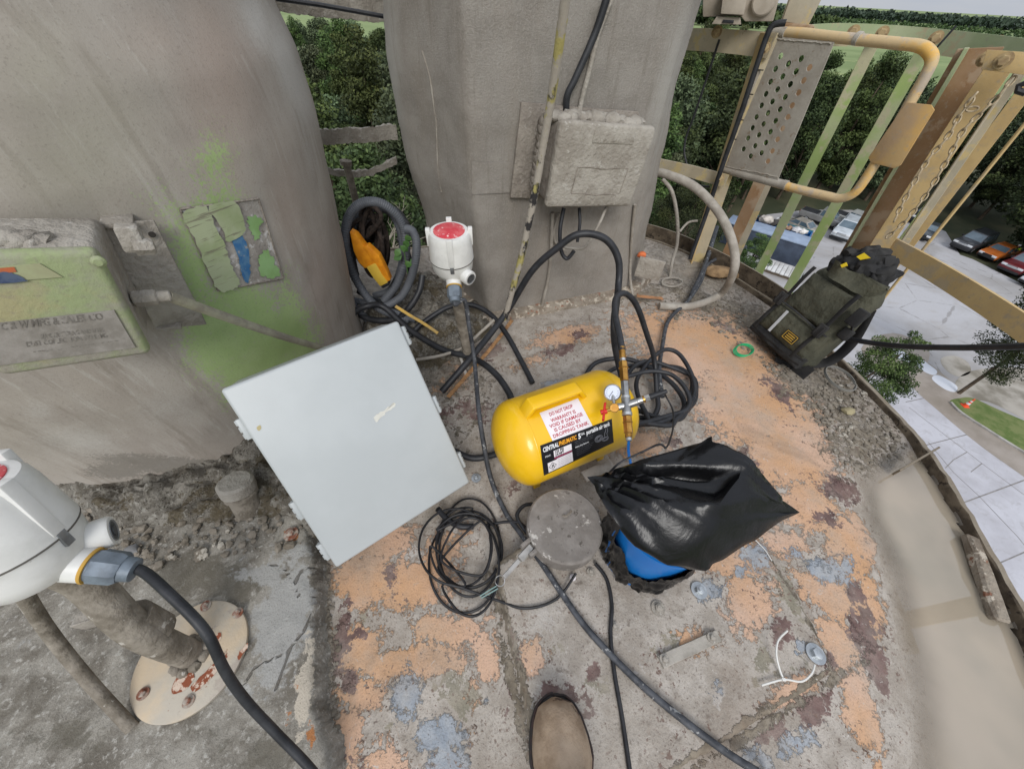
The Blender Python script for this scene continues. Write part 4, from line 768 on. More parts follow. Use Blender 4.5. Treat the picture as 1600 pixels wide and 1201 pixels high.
# --- yellow portable air tank
TR = .128; ta = P(795, 697, .165); tb = P(960, 634, .165); A = (tb-ta); A.z = 0; A.normalize(); TC = (ta+tb)/2; TC.z = .165; SD = A.cross(V(0, 0, 1)); UP = V(0, 0, 1)
if SD.y > 0: SD = -SD
n = NT('tank_yellow'); c = n.mix(n.step(n.noise(7, 5), .35, .65), lin((236, 188, 22)), lin((228, 178, 16))); c = n.mix(n.math('MULTIPLY', n.step(n.noise(40, 8, .7), .6, .74), .35), c, lin((190, 150, 60)))
n.done(c, .3, 0, n.bump(n.noise(60, 4), .03, .004), .5, .25); yel_m = n.m
hl = .225; dome = [(TR*math.cos(t), (hl-.075)+.075*math.sin(t)) for t in np.linspace(0, math.pi/2*.985, 12)]
tk = thing('air_tank', 'bright yellow portable air tank with white and black labels', 'air tank', (TC.x, TC.y, 0))
part('shell', lathe(TC, A, [(r, -h) for r, h in reversed(dome)] + [(TR*1.0, -.06), (TR, .06)] + dome, 56), yel_m, tk, 50)
part('weld_seam', lathe(TC, A, [(TR+.0002, hl-.081), (TR+.0012, hl-.0785), (TR+.0002, hl-.076)], 56, False, False), yel_m, tk, 60)
part('weld_seam', lathe(TC, A, [(TR+.0002, -hl+.076), (TR+.0012, -hl+.0785), (TR+.0002, -hl+.081)], 56, False, False), yel_m, tk, 60)
def hitT(u, v, off=.0008):
    d = ray(u, v); o_ = CAMP-TC; dp = d-A*d.dot(A); op = o_-A*o_.dot(A); R = TR+off; a = dp.dot(dp); b = 2*op.dot(dp); c = op.dot(op)-R*R; D = b*b-4*a*c
    if D < 0: D = 0
    return CAMP+d*((-b-math.sqrt(D))/(2*a))
# carrying handle: a bent, rounded channel on top
h0, h1 = hitT(826, 646, 0), hitT(902, 612, 0); mid = (h0+h1)/2; rad = (mid-TC); rad = (rad-A*rad.dot(A)).normalized(); hh = ((h1-h0).dot(A))/2+.006; S2 = A.cross(rad)
hp_ = [(-hh-.012, -.004), (-hh+.012, .032), (hh-.012, .032), (hh+.012, -.004), (hh-.004, -.004), (hh-.02, .022), (-hh+.02, .022), (-hh+.004, -.004)]
cm = mid-rad*((mid-TC).dot(rad)-TR); part('handle', prism([cm+A*x+rad*y-S2*.021 for x, y in hp_], S2*.042, .0035), yel_m, tk, 40)
for s in (-1, 1):
    ft = TC+A*(s*.12); part('foot', merge(prism([ft+SD*x-V(0, 0, z)-A*.012 for x, z in [(-.07, .085), (.07, .085), (.082, .165), (.064, .165), (.045, .125), (-.045, .125), (-.064, .165), (-.082, .165)]], A*.024, .002)), yel_m, tk)
wl_m = mat('label_white', (226, 220, 222), (220, 214, 216), 5, .45); redink = mat('ink_red', (176, 58, 74)); blk_m = mat('label_black', (30, 30, 33), None, rough=.35); wink = mat('ink_white', (224, 224, 224)); oink = mat('ink_orange', (232, 160, 40)); magenta = mat('ink_magenta', (150, 60, 90)); gink = mat('ink_grey', (120, 120, 124))
wq = [(843, 645), (903, 622), (926, 665), (864, 690)]
w1 = part('warning_label', qpatch(wq, lambda u, v: hitT(u, v, .0008), 14, 14), wl_m, tk, 60, label='white warning label with red capital letters')
def line(q, s, row, h, a, b, m_, par, off=.0016, **k):      # a text line inside a label quad, rows and ends as fractions
    (p0, p1, p2, p3) = [Vector(p) for p in q]; B = lambda s_, t: (p0*(1-s_)+p1*s_)*(1-t)+(p3*(1-s_)+p2*s_)*t
    text_on(s, [B(a, row), B(b, row), B(b, row+h), B(a, row+h)], lambda u, v: hitT(u, v, off), m_, par, **k)
for s, r, a, b in [('DO NOT DROP', .10, .20, .80), ('WARRANTY IS', .30, .17, .80), ('VOID IF DAMAGE', .46, .08, .92), ('IS CAUSED BY', .62, .15, .82), ('DROPPING TANK', .79, .06, .95)]: line(wq, s, r, .115, a, b, redink, w1, bold=.018)
bq = [(844, 696), (956, 654), (959, 691), (850, 743)]
b1 = part('product_label', qpatch(bq, lambda u, v: hitT(u, v, .0011), 16, 14), blk_m, tk, 60, label='black product label with white and orange lettering')
line(bq, 'CENTRAL', .10, .155, .03, .25, wink, b1, .002, bold=.03); line(bq, 'PNEUMATIC', .10, .155, .255, .50, oink, b1, .002, bold=.03)
line(bq, '5', .09, .19, .525, .56, wink, b1, .002, bold=.04); line(bq, 'GAL.', .10, .09, .565, .62, wink, b1, .002, bold=.02); line(bq, 'portable air tank', .07, .17, .64, .97, wink, b1, .002, bold=.035)
B2 = lambda s_, t: ((Vector(bq[0])*(1-s_)+Vector(bq[1])*s_)*(1-t)+(Vector(bq[3])*(1-s_)+Vector(bq[2])*s_)*t)
def lab(s0, t0, s1, t1, m_, off, nm): return part(nm, qpatch([B2(s0, t0), B2(s1, t0), B2(s1, t1), B2(s0, t1)], lambda u, v: hitT(u, v, off), 6, 6), m_, b1, 60)
lab(.17, .34, .42, .56, wl_m, .0018, 'spec_panel'); lab(.17, .575, .42, .62, magenta, .0018, 'red_line'); lab(.07, .66, .20, .97, wl_m, .0018, 'pictogram_panel'); lab(.20, .64, .42, .97, wl_m, .0018, 'notice_panel')
line(bq, '125 PSI', .35, .09, .19, .31, blk_m, b1, .0024, bold=.04); line(bq, '1/4 NPT', .46, .09, .19, .31, blk_m, b1, .0024, bold=.04)
line(bq, 'MAX.', .40, .06, .05, .13, wink, b1, .0024)
for k in range(5): line(bq, 'mm mmm mmmm mm', .67+k*.055, .022, .215, .40, gink, b1, .0024)
for k in range(3): line(bq, 'mmm mm mmmmm mm mmm', .32+k*.055, .026, .47, .72, gink, b1, .0024)
line(bq, 'Heavy duty features', .50, .06, .47, .66, wink, b1, .0024, bold=.02)
for k in range(4): line(bq, '. mmm mm mmmmm mm', .61+k*.07, .03, .47, .72-.02*k, gink, b1, .0024)
def arc_line(pts, m_, w=.0009): part('drawing_line', tube([hitT(B2(a, b).x, B2(a, b).y, .0018) for a, b in pts], w, 5), m_, b1)
for rr in (.055, .04, .024): arc_line([(.80+rr*math.cos(t), .58+rr*2.2*math.sin(t)) for t in np.linspace(0, 6.28, 20)], gink)
for rr in (.045, .03): arc_line([(.89+rr*math.cos(t), .70+rr*1.6*math.sin(t)) for t in np.linspace(0, 6.28, 18)], gink)
arc_line([(.88, .60), (.885, .48), (.90, .40), (.905, .30), (.925, .30), (.93, .42), (.915, .50), (.92, .62)], gink)
arc_line([(.135, .70), (.185, .815), (.135, .93), (.085, .815), (.135, .70)], blk_m); arc_line([(.125, .86), (.13, .78), (.145, .77), (.15, .86)], blk_m, .0014)
# fittings on the tank's right end
brass = mat('brass', (188, 144, 74), (160, 116, 56), 40, .32, .85, .05, 200); steel = mat('galvanised', (156, 156, 154), (126, 126, 126), 30, .38, .8, .06, 200); silver = mat('silver', (200, 200, 198), (176, 176, 174), 30, .3, .85); red_pl = mat('red_valve', (196, 44, 30), None, rough=.45)
mf = thing('air_manifold', 'brass and steel pipe cross with gauge and red valve on the yellow tank', 'pipe fitting', hitT(965, 640, .0))
MA, MB_ = P(972, 546, .40), P(983, 690, .30)
def ms(v): return MA.lerp(MB_, (v-546)/(690-546))
MD = (MB_-MA).normalized()
def seg_(v0, v1, r, m_, nm, sides=6, bev=.0015): return part(nm, cyl(ms(v0), ms(v1), r, seg=sides, bev=bev), m_, mf)
seg_(541, 561, .0085, brass, 'hose_ferrule', 16); seg_(560, 566, .0075, silver, 'nipple', 14); seg_(566, 598, .0115, brass, 'coupler', 6); seg_(575, 578, .0125, brass, 'coupler_ring', 18); seg_(598, 622, .0105, steel, 'union', 6); seg_(621, 626, .012, silver, 'collar', 18)
seg_(625, 648, .0115, steel, 'cross_body', 18); seg_(646, 652, .013, silver, 'collar', 18); seg_(652, 678, .0115, brass, 'coupler', 6); seg_(660, 663, .0125, brass, 'coupler_ring', 18); seg_(677, 684, .009, brass, 'nipple', 14); seg_(683, 689, .0075, silver, 'push_nut', 14)
cr = ms(636); right_ = (P(1010, 622, .36)-cr).normalized()
part('cross_arm', cyl(cr, cr+right_*.03, .0105, seg=18, bev=.0015), steel, mf); part('nipple', cyl(cr+right_*.028, cr+right_*.042, .008, seg=14), silver, mf); part('coupler', cyl(cr+right_*.04, cr+right_*.062, .0085, seg=6, bev=.001), silver, mf)
part('brass_ring', cyl(cr+right_*.043, cr+right_*.048, .0092, seg=18), brass, mf); part('cable_plug', cyl(cr+right_*.060, cr+right_*.105, .0085, .0055, 16, .001), black_m, mf)
lf = (P(960, 637, .33)-cr); lfn = lf.normalized(); part('cross_arm', cyl(cr, cr+lfn*.022, .0095, seg=18, bev=.001), silver, mf)
vb_ = cr+lf; part('valve_body', cyl(vb_-(CAMP-vb_).normalized()*.05, vb_+(CAMP-vb_).normalized()*.008, .0125, seg=8, bev=.0015), brass, mf)
hp2 = P(944, 643, .325); part('valve_stem', cyl(vb_, hp2, .004, seg=10), brass, mf)
hv = []
for k in range(2):
    dv = (P(947, 628, .33)-P(944, 656, .32)).normalized(); hv.append(rbox(hp2+dv*(.013*(1 if k else -1)), dv, lfn, dv.cross(lfn), .013, .0035, .0065, .0025))
part('valve_handle', merge(*hv, cyl(hp2-lfn*.007, hp2+lfn*.009, .0065, seg=12)), red_pl, mf)
gz = P(957, 613, .335); gd = (CAMP-gz).normalized(); part('gauge_stem', cyl(vb_, gz, .0045, seg=10), silver, mf)
ga = part('gauge', lathe(gz-gd*.012, gd, [(.018, 0), (.0225, .003), (.0225, .022), (.0205, .024), (.019, .0215)], 36, True, False), silver, mf)
part('gauge_face', lathe(gz+gd*.0085, gd, [(.0194, 0), (.0194, .0005)], 36), mat('gauge_white', (206, 212, 226), None, rough=.3), ga)
gx, gy, _ = basis(gd); part('gauge_needle', bar(gz+gd*.0098-gy*.004, gz+gd*.0098+gx*.004+gy*.013, .0012, .0004, gx, .0001), black_m, ga)
part('gauge_ticks', merge(*[bar(gz+gd*.0096+(gx*math.cos(t)+gy*math.sin(t))*.0135, gz+gd*.0096+(gx*math.cos(t)+gy*math.sin(t))*.0165, .0009, .0003, gy, .0001) for t in np.linspace(-.6, 3.8, 14)]), black_m, ga)
bluet = mat('blue_tube', (36, 124, 206), None, rough=.4)
solo('blue_air_tube', tube(spline([ms(686), P(982, 704, .28), P(985, 722, .27), P(990, 745, .27)], 6), .0036, 10), bluet, 'short bright blue air tube from the manifold into the black bag', 'tube')

# --- round cast cap with clamp arm
alu = mat('cast_cap', (142, 136, 130), (120, 114, 108), 16, .75, .25, .35, 130, spots=[((190, 185, 178), 22, .6), ((92, 86, 80), 55, .6)], dust=(152, 146, 138), dlo=.75, dhi=1.2)
cc = Vector((.158, .362, 0)); cp = thing('cam_lock_cap', 'round dull aluminium cap with clamp arm beside the black bag', 'cap', cc)
part('body', lathe(cc, V(0, 0, 1), [(.085, .02), (.088, .04), (.095, .055), (.095, .07)], 48), alu, cp)
lid_ = part('lid', lathe(cc+V(0, 0, .066), V(0, 0, 1), [(.097, 0), (.099, .004), (.099, .05), (.094, .056), (.05, .058), (.001, .0585)], 56, True, False), alu, cp, 30)
part('pull_tab', tube(spline([P(879, 805, .126), P(884, 806, .133), P(891, 801, .132), P(892, 797, .127)], 5), .0035, 8, flat=.5), dust_d, lid_)
part('neck', lathe(cc, V(0, 0, 1), [(.075, -.005), (.075, .025)], 40), alu, cp)
ea = P(832, 852, .10); eb = P(812, 874, .085); ec = P(787, 902, .07)
part('cam_ear', merge(rbox(P(823, 848, .10), V(.6, .5, 0).normalized(), V(-.5, .6, 0).normalized(), V(0, 0, 1), .018, .005, .012, .002), rbox(P(836, 862, .10), V(.6, .5, 0).normalized(), V(-.5, .6, 0).normalized(), V(0, 0, 1), .018, .005, .012, .002)), alu, cp)
part('cam_arm', merge(bar(ea, eb, .02, .01, V(.5, -.6, 0), .003), bar(eb, ec, .012, .006, V(.5, -.6, 0), .002)), mat('cast_bright', (176, 172, 166), (150, 146, 140), 30, .4, .7), cp)
rgc = P(781, 907, .066); part('pull_ring', tube([rgc+V(math.cos(t)*.012, math.sin(t)*.012, .002*math.sin(2*t)) for t in np.linspace(0, 2*math.pi, 24)[:-1]], .0011, 6, True), silver, cp)
part('split_pin', merge(tube([P(776, 915, .06), P(764, 922, .05), P(750, 931, .045)], .0016, 6), tube([P(778, 919, .06), P(766, 926, .05), P(752, 934, .045)], .0016, 6)), mat('teal_steel', (150, 176, 170), None, rough=.35, metal=.6), cp)
part('cam_ear', rbox(cc+V(.088, .05, .085), V(.87, .5, 0), V(-.5, .87, 0), V(0, 0, 1), .012, .006, .012, .002), alu, cp)

# --- blue bucket in a black bag, a second bag drawn over the top
_b = P(996, 856, .036); bc = Vector((_b.x, _b.y, .036)); bk = thing('bucket', 'blue plastic bucket showing through its torn black wrapping', 'bucket', bc)
part('pail', lathe(bc, V(0, 0, 1), [(.100, 0), (.102, .004), (.106, .215), (.110, .217), (.110, .225), (.104, .225), (.098, .012), (.02, .01)], 64, True, False), mat('bucket_blue', (26, 118, 196), (20, 108, 186), 10, .38, spec=.5), bk)
n = NT('black_polythene'); wv = n.noise(16, 8, .6, 1.2, sc=(1, 1, .35)); w2 = n.noise(70, 5, .6, .8); n.done(n.mix(n.step(n.noise(8, 5), .4, .6), lin((11, 11, 12)), lin((17, 17, 19))), n.math('ADD', .16, n.math('MULTIPLY', n.noise(12, 4), .2)), 0, n.bump(n.math('ADD', wv, n.math('MULTIPLY', w2, .08)), .22, .012), .35); bag_m = n.m
def wrap(s, t):                                           # bag round the pail, torn open on the camera side
    a = -math.pi*.99+2*math.pi*s; dirc = math.atan2(-bc.y, -bc.x); da = (a-dirc+math.pi) % (2*math.pi)-math.pi
    top = .215-.125*math.exp(-((da-.35)/.6)**2)-.03*mnoise.noise(Vector((da*4, 3, 1)))*math.exp(-(da/1.0)**2); z = .004+(top)*t
    r = .103+.004*(z/.25)+.007+.010*mnoise.noise(Vector((math.cos(a)*3, math.sin(a)*3, z*9)))+.012*abs(mnoise.noise(Vector((math.cos(a)*7, math.sin(a)*7, z*22))))-.004+.005*mnoise.noise(Vector((math.cos(a)*16, math.sin(a)*16, z*14)))
    if t < .06: r -= .02*(1-t/.06)
    return bc+Vector((math.cos(a)*r, math.sin(a)*r, z-.002))
wr = solo('bin_bag', grid(wrap, 220, 34), bag_m, 'black plastic bag wrapped round the blue bucket and torn at the front', 'plastic bag', smooth=60)
CT = {'L': (918, 745, .335), 'T1': (1000, 712, .40), 'T2': (1085, 690, .42), 'E': (1113, 681, .455), 'T3': (1142, 690, .425), 'T4': (1178, 712, .42), 'R': (1250, 801, .34), 'B1': (1185, 845, .315), 'B2': (1130, 876, .30), 'EB': (1102, 892, .29), 'B3': (1045, 885, .30), 'B4': (990, 856, .31), 'B5': (952, 808, .325),
      'M1': (1165, 731, .425), 'U': (1050, 728, .395), 'V1': (1030, 745, .368), 'V2': (1110, 752, .375), 'M2': (1118, 790, .405), 'K': (1020, 778, .385), 'Q': (1095, 830, .37), 'W': (1185, 780, .39), 'D': (960, 757, .355), 'V3': (1120, 775, .372)}
CP = {k: P(*v) for k, v in CT.items()}; ks = list(CP); tri = [('L','D','T1'),('T1','D','U'),('T1','U','T2'),('T2','U','E'),('E','U','T3'),('U','M1','T3'),('T3','M1','T4'),('T4','M1','W'),('T4','W','R'),('D','V1','U'),('U','V1','V2'),('U','V2','M1'),('V2','V3','M1'),('V1','V3','V2'),('D','K','V1'),('V1','K','V3'),('K','M2','V3'),('V3','M2','M1'),('M1','M2','W'),('M2','R','W'),('M2','Q','R'),('K','Q','M2'),('Q','B1','R'),('Q','B2','B1'),('Q','EB','B2'),('Q','B3','EB'),('Q','B4','B3'),('K','B4','Q'),('K','B5','B4'),('D','B5','K'),('L','B5','D')]
bm = bmesh.new(); vv = {k: bm.verts.new(CP[k]) for k in ks}
for t in tri: bm.faces.new([vv[k] for k in t])
# skirt: the edge of the top bag hangs down round the pail
loop = ['L', 'T1', 'T2', 'E', 'T3', 'T4', 'R', 'B1', 'B2', 'EB', 'B3', 'B4', 'B5']; low = {}
for k in loop:
    p = CP[k]; d = Vector((bc.x-p.x, bc.y-p.y, 0)); e = p+d*(.42 if k in ('L', 'R') else (.12 if k in ('B3', 'B4', 'B2', 'B5') else .3)) - V(0, 0, .02 if k in ('B3', 'B4', 'B5') else .11); low[k] = bm.verts.new(e)
for a, b in zip(loop, loop[1:]+loop[:1]): bm.faces.new([vv[a], vv[b], low[b], low[a]])
bmesh.ops.recalc_face_normals(bm, faces=bm.faces[:])
bmesh.ops.subdivide_edges(bm, edges=bm.edges[:], cuts=3, use_grid_fill=True); bmesh.ops.triangulate(bm, faces=bm.faces[:])
for _ in range(2): bmesh.ops.smooth_vert(bm, verts=[v for v in bm.verts if not any((v.co-CP[k]).length < .012 for k in ('L', 'R', 'E', 'EB'))], factor=.35, use_axis_x=True, use_axis_y=True, use_axis_z=True)
bmesh.ops.subdivide_edges(bm, edges=bm.edges[:], cuts=1); bmesh.ops.triangulate(bm, faces=bm.faces[:])
LL, RR = CP['L'], CP['R']; AXb = (RR-LL)
for v in bm.verts:                                        # pleats radiating from the two drawn corners
    for O_, k_, ph in ((LL, 34, .3), (RR, 26, 1.1)):
        d = v.co-O_; D = Vector((d.x, d.y)).length; a = math.atan2(d.y, d.x); w = math.exp(-D/.13)*min(1, D/.03); v.co.z += .0045*w*math.sin(a*k_+ph+2*mnoise.noise(v.co*8))
    for O_, E_b, k_, amp in ((LL, RR, 30, .011), (RR, LL, 22, .007)):
        d = v.co-O_; D = Vector((d.x, d.y)).length; a = math.atan2(d.y, d.x)-math.atan2((E_b-O_).y, (E_b-O_).x); s_ = math.sin(a*k_+5*mnoise.noise(Vector((a*3, 0, k_)))); v.co.z += amp*math.copysign(abs(s_)**.6, s_)*min(1, D/.06)*math.exp(-(D/.17)**2)*max(0, 1-abs(a)/1.2)
    v.co += Vector((mnoise.noise(v.co*22), mnoise.noise(v.co*22+V(4, 4, 4)), mnoise.noise(v.co*26+V(9, 1, 1))))*.002
g = bm_geo(bm); solo('bin_bag', g, bag_m, 'black plastic bag stretched to points over the top of the bucket', 'plastic bag', smooth=50)
solo('paper_scrap', crust(denser(rbox(P(935, 735, .035), A, A.cross(V(0, 0, 1)), V(0, 0, 1), .055, .018, .004, .001), 2), .003), mat('concrete_scrap', (172, 166, 158), (150, 144, 135), 30, .9, 0, .4, 90), 'pale flat strip of concrete between tank and bag', 'scrap')

# --- boot at the bottom edge
suede = mat('suede', (170, 149, 126), (142, 121, 99), 22, .9, 0, .5, 220, spots=[((80, 62, 50), 16, .6)], dust=(156, 142, 126), dlo=.62, dhi=1.0)
bo = thing('boot', 'dusty brown suede boot pointing up from the bottom edge', 'boot', P(880, 1190, HZ))
toe = P(863, 1082, .05); rot = math.atan2(.04, 1.0)
fwd_ = Vector((-.14, 1, 0)).normalized(); sid = Vector((fwd_.y, -fwd_.x, 0)); t0 = Vector((toe.x, toe.y, HZ))
def width(s): return [0.0, .028, .040, .0475, .051, .0525, .053, .051, .047, .043, .040, .038, .037, .036, .033, .026][min(15, int(s*15))]
SW = [(0, .008), (.006, .026), (.018, .042), (.04, .0545), (.07, .0620), (.10, .0645), (.14, .050), (.18, .043), (.22, .039), (.26, .037), (.285, .030), (.297, .012)]
def outl(k, z, inset=0):
    L_ = [t0-fwd_*(s+ (inset if i == 0 else 0))+sid*((w-inset)) + V(0, 0, z) for i, (s, w) in enumerate(SW)]; R_ = [t0-fwd_*s-sid*((w-inset)*.96)+V(0, 0, z) for s, w in SW]
    return L_ + R_[::-1]
part('sole', prism(outl(1, .0), V(0, 0, .022), .003), mat('sole_black', (44, 42, 42), (58, 55, 53), 40, .8, 0, .3, 150), bo)
part('welt', tube([p+V(0, 0, .025) for p in spline(outl(1, .0, .004), 3, True)], .0022, 6, True), mat('welt_dark', (40, 36, 35), (62, 44, 40), 60, .7), bo)
rows = []; m_ = len(SW); HT = [.03, .056, .072, .084, .090, .094, .098, .098, .115, .13, .135, .13]
vs_, fs = [], []
for i, (s, w) in enumerate(SW):
    for k in range(13):
        a = math.pi*k/12; w2 = max(.001, w-.005); vs_.append(t0-fwd_*(s+.006 if i < 2 else s)+sid*(math.cos(a)*w2*(1 if math.cos(a) > 0 else .96))+V(0, 0, .022+(HT[i]-.022)*math.sin(a)**1.0))
for i in range(m_-1):
    for k in range(12): fs.append((i*13+k, (i+1)*13+k, (i+1)*13+k+1, i*13+k+1))
bm = bmesh.new(); vv = [bm.verts.new(v) for v in vs_]; [bm.faces.new([vv[i] for i in f]) for f in fs]; bmesh.ops.subdivide_edges(bm, edges=bm.edges[:], cuts=1, use_grid_fill=True); bmesh.ops.smooth_vert(bm, verts=bm.verts[:], factor=.5, use_axis_x=True, use_axis_y=True, use_axis_z=True); part('upper', bm_geo(bm), suede, bo, 80)
ank = t0-fwd_*.215; part('shaft', lathe(ank+V(0, 0, .06), V(0, -.05, 1), [(.044, 0), (.043, .04), (.046, .09), (.05, .13), (.047, .13), (.043, .09), (.04, .04)], 28, False, False), suede, bo, 60)

# --- olive backpack leaning against the ladder post
olive = mat('olive_canvas', (82, 81, 67), (66, 66, 54), 10, .85, 0, .8, 32, spots=[((96, 92, 80), 12, .66)], dust=(104, 100, 87), dlo=.72, dhi=1.05, bdist=.014); bkm = mat('black_canvas', (36, 36, 37), (48, 47, 46), 14, .8, 0, .3, 240, dust=(74, 71, 66), dlo=.7, dhi=1.1)
b0, b1_ = P(1168, 506, .05), P(1253, 577, .05); t0_, t1_ = P(1299, 398, .40), P(1386, 452, .40)
PX = (b1_-b0+t1_-t0_); PX = PX.normalized(); PYv = ((t0_+t1_)/2-(b0+b1_)/2); HL = PYv.length; PYv = (PYv-PX*PYv.dot(PX)).normalized(); PZ = PX.cross(PYv)
if PZ.dot(CAMP-b0) < 0: PZ = -PZ
wid = ((b1_-b0).length+(t1_-t0_).length)/4; bcn = (b0+b1_)/2
bp = thing('backpack', 'olive rolltop backpack with black straps leaning on the railing post', 'backpack', (bcn.x, bcn.y, 0))
def pk(a, b, c): return bcn+PX*(wid*a)+PYv*(HL*b)+PZ*c
def pack_body(s, t):                                      # s round the section, t up
    a = 2*math.pi*s; ex = .55; ca, sa = math.cos(a), math.sin(a); x = math.copysign(abs(ca)**ex, ca); y = math.copysign(abs(sa)**ex, sa)
    pinch = (1-.10*t)*(1-.25*max(0, (t-.82)/.18)); low = 1-.12*max(0, (.06-t)/.06)
    p = pk(x*1.0*pinch*low, t*1.02-.02, -.085+y*.085*(1-.35*t)*low)
    f = mnoise.fractal(p*11, 1, 2, 3)*.015*(.4+t) + abs(mnoise.noise(p*26))*.008; return p+PZ*f+PX*(mnoise.noise(p*13+V(5, 5, 5))*.008)
body = grid(pack_body, 72, 44); part('body', body, olive, bp, 60)
part('bottom', grid(lambda s, t: pk((s*2-1)*.98, -.03+.0*t, -.17+.17*t), 6, 6), bkm, bp); 
def sheet(x0, x1, y0, y1, c, bul, nx_=14, ny_=14, sd=0):
    return grid(lambda s, t: pk(x0+(x1-x0)*s, y0+(y1-y0)*t, c+bul*(math.sin(math.pi*s)**.4)*(math.sin(math.pi*t)**.4) + mnoise.noise(Vector((s*5+sd, t*5, sd)))*.007+abs(mnoise.noise(Vector((s*9+sd, t*7, sd+3))))*.006), nx_, ny_)
part('base_panel', thick(sheet(-.99, .99, -.03, .10, .004, .014), PZ, .03), bkm, bp, 60)
pkt = part('front_pocket', thick(sheet(-.92, .92, .08, .40, .006, .024), PZ, .03), olive, bp, 60)
part('reflective_stripe', bar(pk(-.32, .11, .033), pk(-.34, .385, .034), .012, .002, PX), mat('reflective', (190, 192, 194), None, rough=.35), pkt)
patch = part('brand_patch', rbox(pk(.30, .20, .034), PX, PYv, PZ, .030, .020, .0015, .0008), mat('patch_black', (38, 36, 32)), pkt)
gold = mat('patch_gold', (196, 158, 60))
for sx, sy, ex_, ey in [(-1, 1, 1, 1), (-1, -1, 1, -1), (-1, -1, -1, 1), (1, -1, 1, 1)]: part('patch_border', bar(pk(.30, .20, .0362)+PX*(.026*sx)+PYv*(.016*sy), pk(.30, .20, .0362)+PX*(.026*ex_)+PYv*(.016*ey), .0022, .0008, PX if sx == ex_ else PYv, .0001), gold, patch)
for k in (-1, 0, 1): part('patch_print', bar(pk(.30, .20, .0362)+PYv*(.008*k)-PX*.018, pk(.30, .20, .0362)+PYv*(.008*k)+PX*.018, .0035, .0008, PYv, .0001), gold, patch)
part('front_panel', thick(sheet(-.72, .66, .42, .80, .002, .012, sd=3), PZ, .02), olive, bp, 60)
for x in (-.80, .72):
    part('webbing', tube([pk(x*(1-.05*t), .05+.80*t, .028-.012*t+.006*math.sin(9*t)) for t in np.linspace(0, 1, 20)], .010, 8, flat=.25), bkm, bp)
part('webbing', tube([pk(-.95+1.9*t, .415+.01*math.sin(5*t), .024) for t in np.linspace(0, 1, 16)], .006, 8, flat=.4), bkm, bp)
for x, y in [(-.80, .44), (.74, .42)]:
    bu = part('buckle', rbox(pk(x, y, .034), PX, PYv, PZ, .017, .026, .007, .003), bkm, bp); part('buckle_prong', merge(*[rbox(pk(x, y, .042)+PX*d, PX, PYv, PZ, .003, .018, .003, .001) for d in (-.009, .009)]), bkm, bu)
part('side_strap', merge(tube(spline([pk(.95, .66, .0), pk(1.05, .60, -.02), pk(1.12, .52, -.04), pk(1.05, .46, -.05)], 8), .012, 8, flat=.4), rbox(pk(1.04, .68, .0), PX, PYv, PZ, .02, .032, .012, .004), rbox(pk(1.08, .50, -.03), PX, PYv, PZ, .018, .022, .014, .006)), bkm, bp, 50)
part('shoulder_strap', tube(spline([pk(.6, .75, -.17), pk(.9, .4, -.2), pk(.95, .12, -.19), pk(.7, -.02, -.15)], 8), .026, 10, flat=.35), bkm, bp)
part('waist_belt', merge(tube(spline([pk(.55, .02, -.1), pk(.75, -.05, -.10), pk(.55, -.12, -.06), pk(.3, -.15, -.03)], 8), .022, 10, flat=.3), rbox(P(1252, 578, .012), PX, PYv, V(0, 0, 1), .035, .03, .003, .001)), bkm, bp, 50)
def roll(s, t):                                           # collapsed rolltop collar
    a = 2*math.pi*s; r = .080*(1-.15*math.sin(a*2))*(1-.12*t)+.007*math.sin(a*5+t*3)*t; ctr = pk(-.18, .93+.17*t, -.09)+V(-.005*t, 0, .04*t)
    p = ctr+PX*(r*1.15*math.cos(a))+PZ*(r*.85*math.sin(a))+PYv*(.018*math.sin(a*3+1)*t); return p+Vector((mnoise.noise(p*18), mnoise.noise(p*18+V(3, 0, 0)), mnoise.noise(p*18+V(0, 3, 0))))*.012
def rag(c, r, sd):
    g_ = lump(c, r, sd, sub=4); return [v+Vector((abs(mnoise.noise(v*24+V(sd, 0, 0))), abs(mnoise.noise(v*24+V(0, sd, 0))), abs(mnoise.noise(v*26))))*.022 for v in g_[0]], g_[1]
part('rolltop_collar', merge(rag(pk(-.42, .98, -.07), (.06, .05, .055), 2), rag(pk(.02, 1.04, -.06), (.07, .055, .06), 5), rag(pk(.34, 1.02, -.08), (.05, .05, .05), 8), rag(pk(-.1, 1.12, -.07), (.06, .05, .035), 11)), bkm, bp, 50)
def flap(s, t):
    a = -.6+2.5*s; r = .098+.02*math.sin(a*4)*t; p = pk(-.10, .84+.15*t, -.09)+PX*(r*1.2*math.cos(a))+PZ*(r*math.sin(a)+.015); return p+Vector((mnoise.noise(p*15), mnoise.noise(p*15+V(3, 0, 0)), mnoise.noise(p*15+V(0, 3, 0))))*.014
part('top_flap', grid(flap, 40, 16), olive, bp, 60)
yl = mat('yellow_lining', (226, 196, 40), (206, 172, 36), 20, .7)
part('lining_edge', thick(qpatch([(1338, 401), (1350, 395), (1360, 403), (1344, 406)], lambda u, v: PP(u, v, pk(0, 1, .04), PZ), 6, 3), PZ, .004), yl, bp); part('lining_edge', thick(qpatch([(1313, 414), (1322, 410), (1324, 415), (1315, 418)], lambda u, v: PP(u, v, pk(0, 1, .04), PZ), 4, 3), PZ, .004), yl, bp)
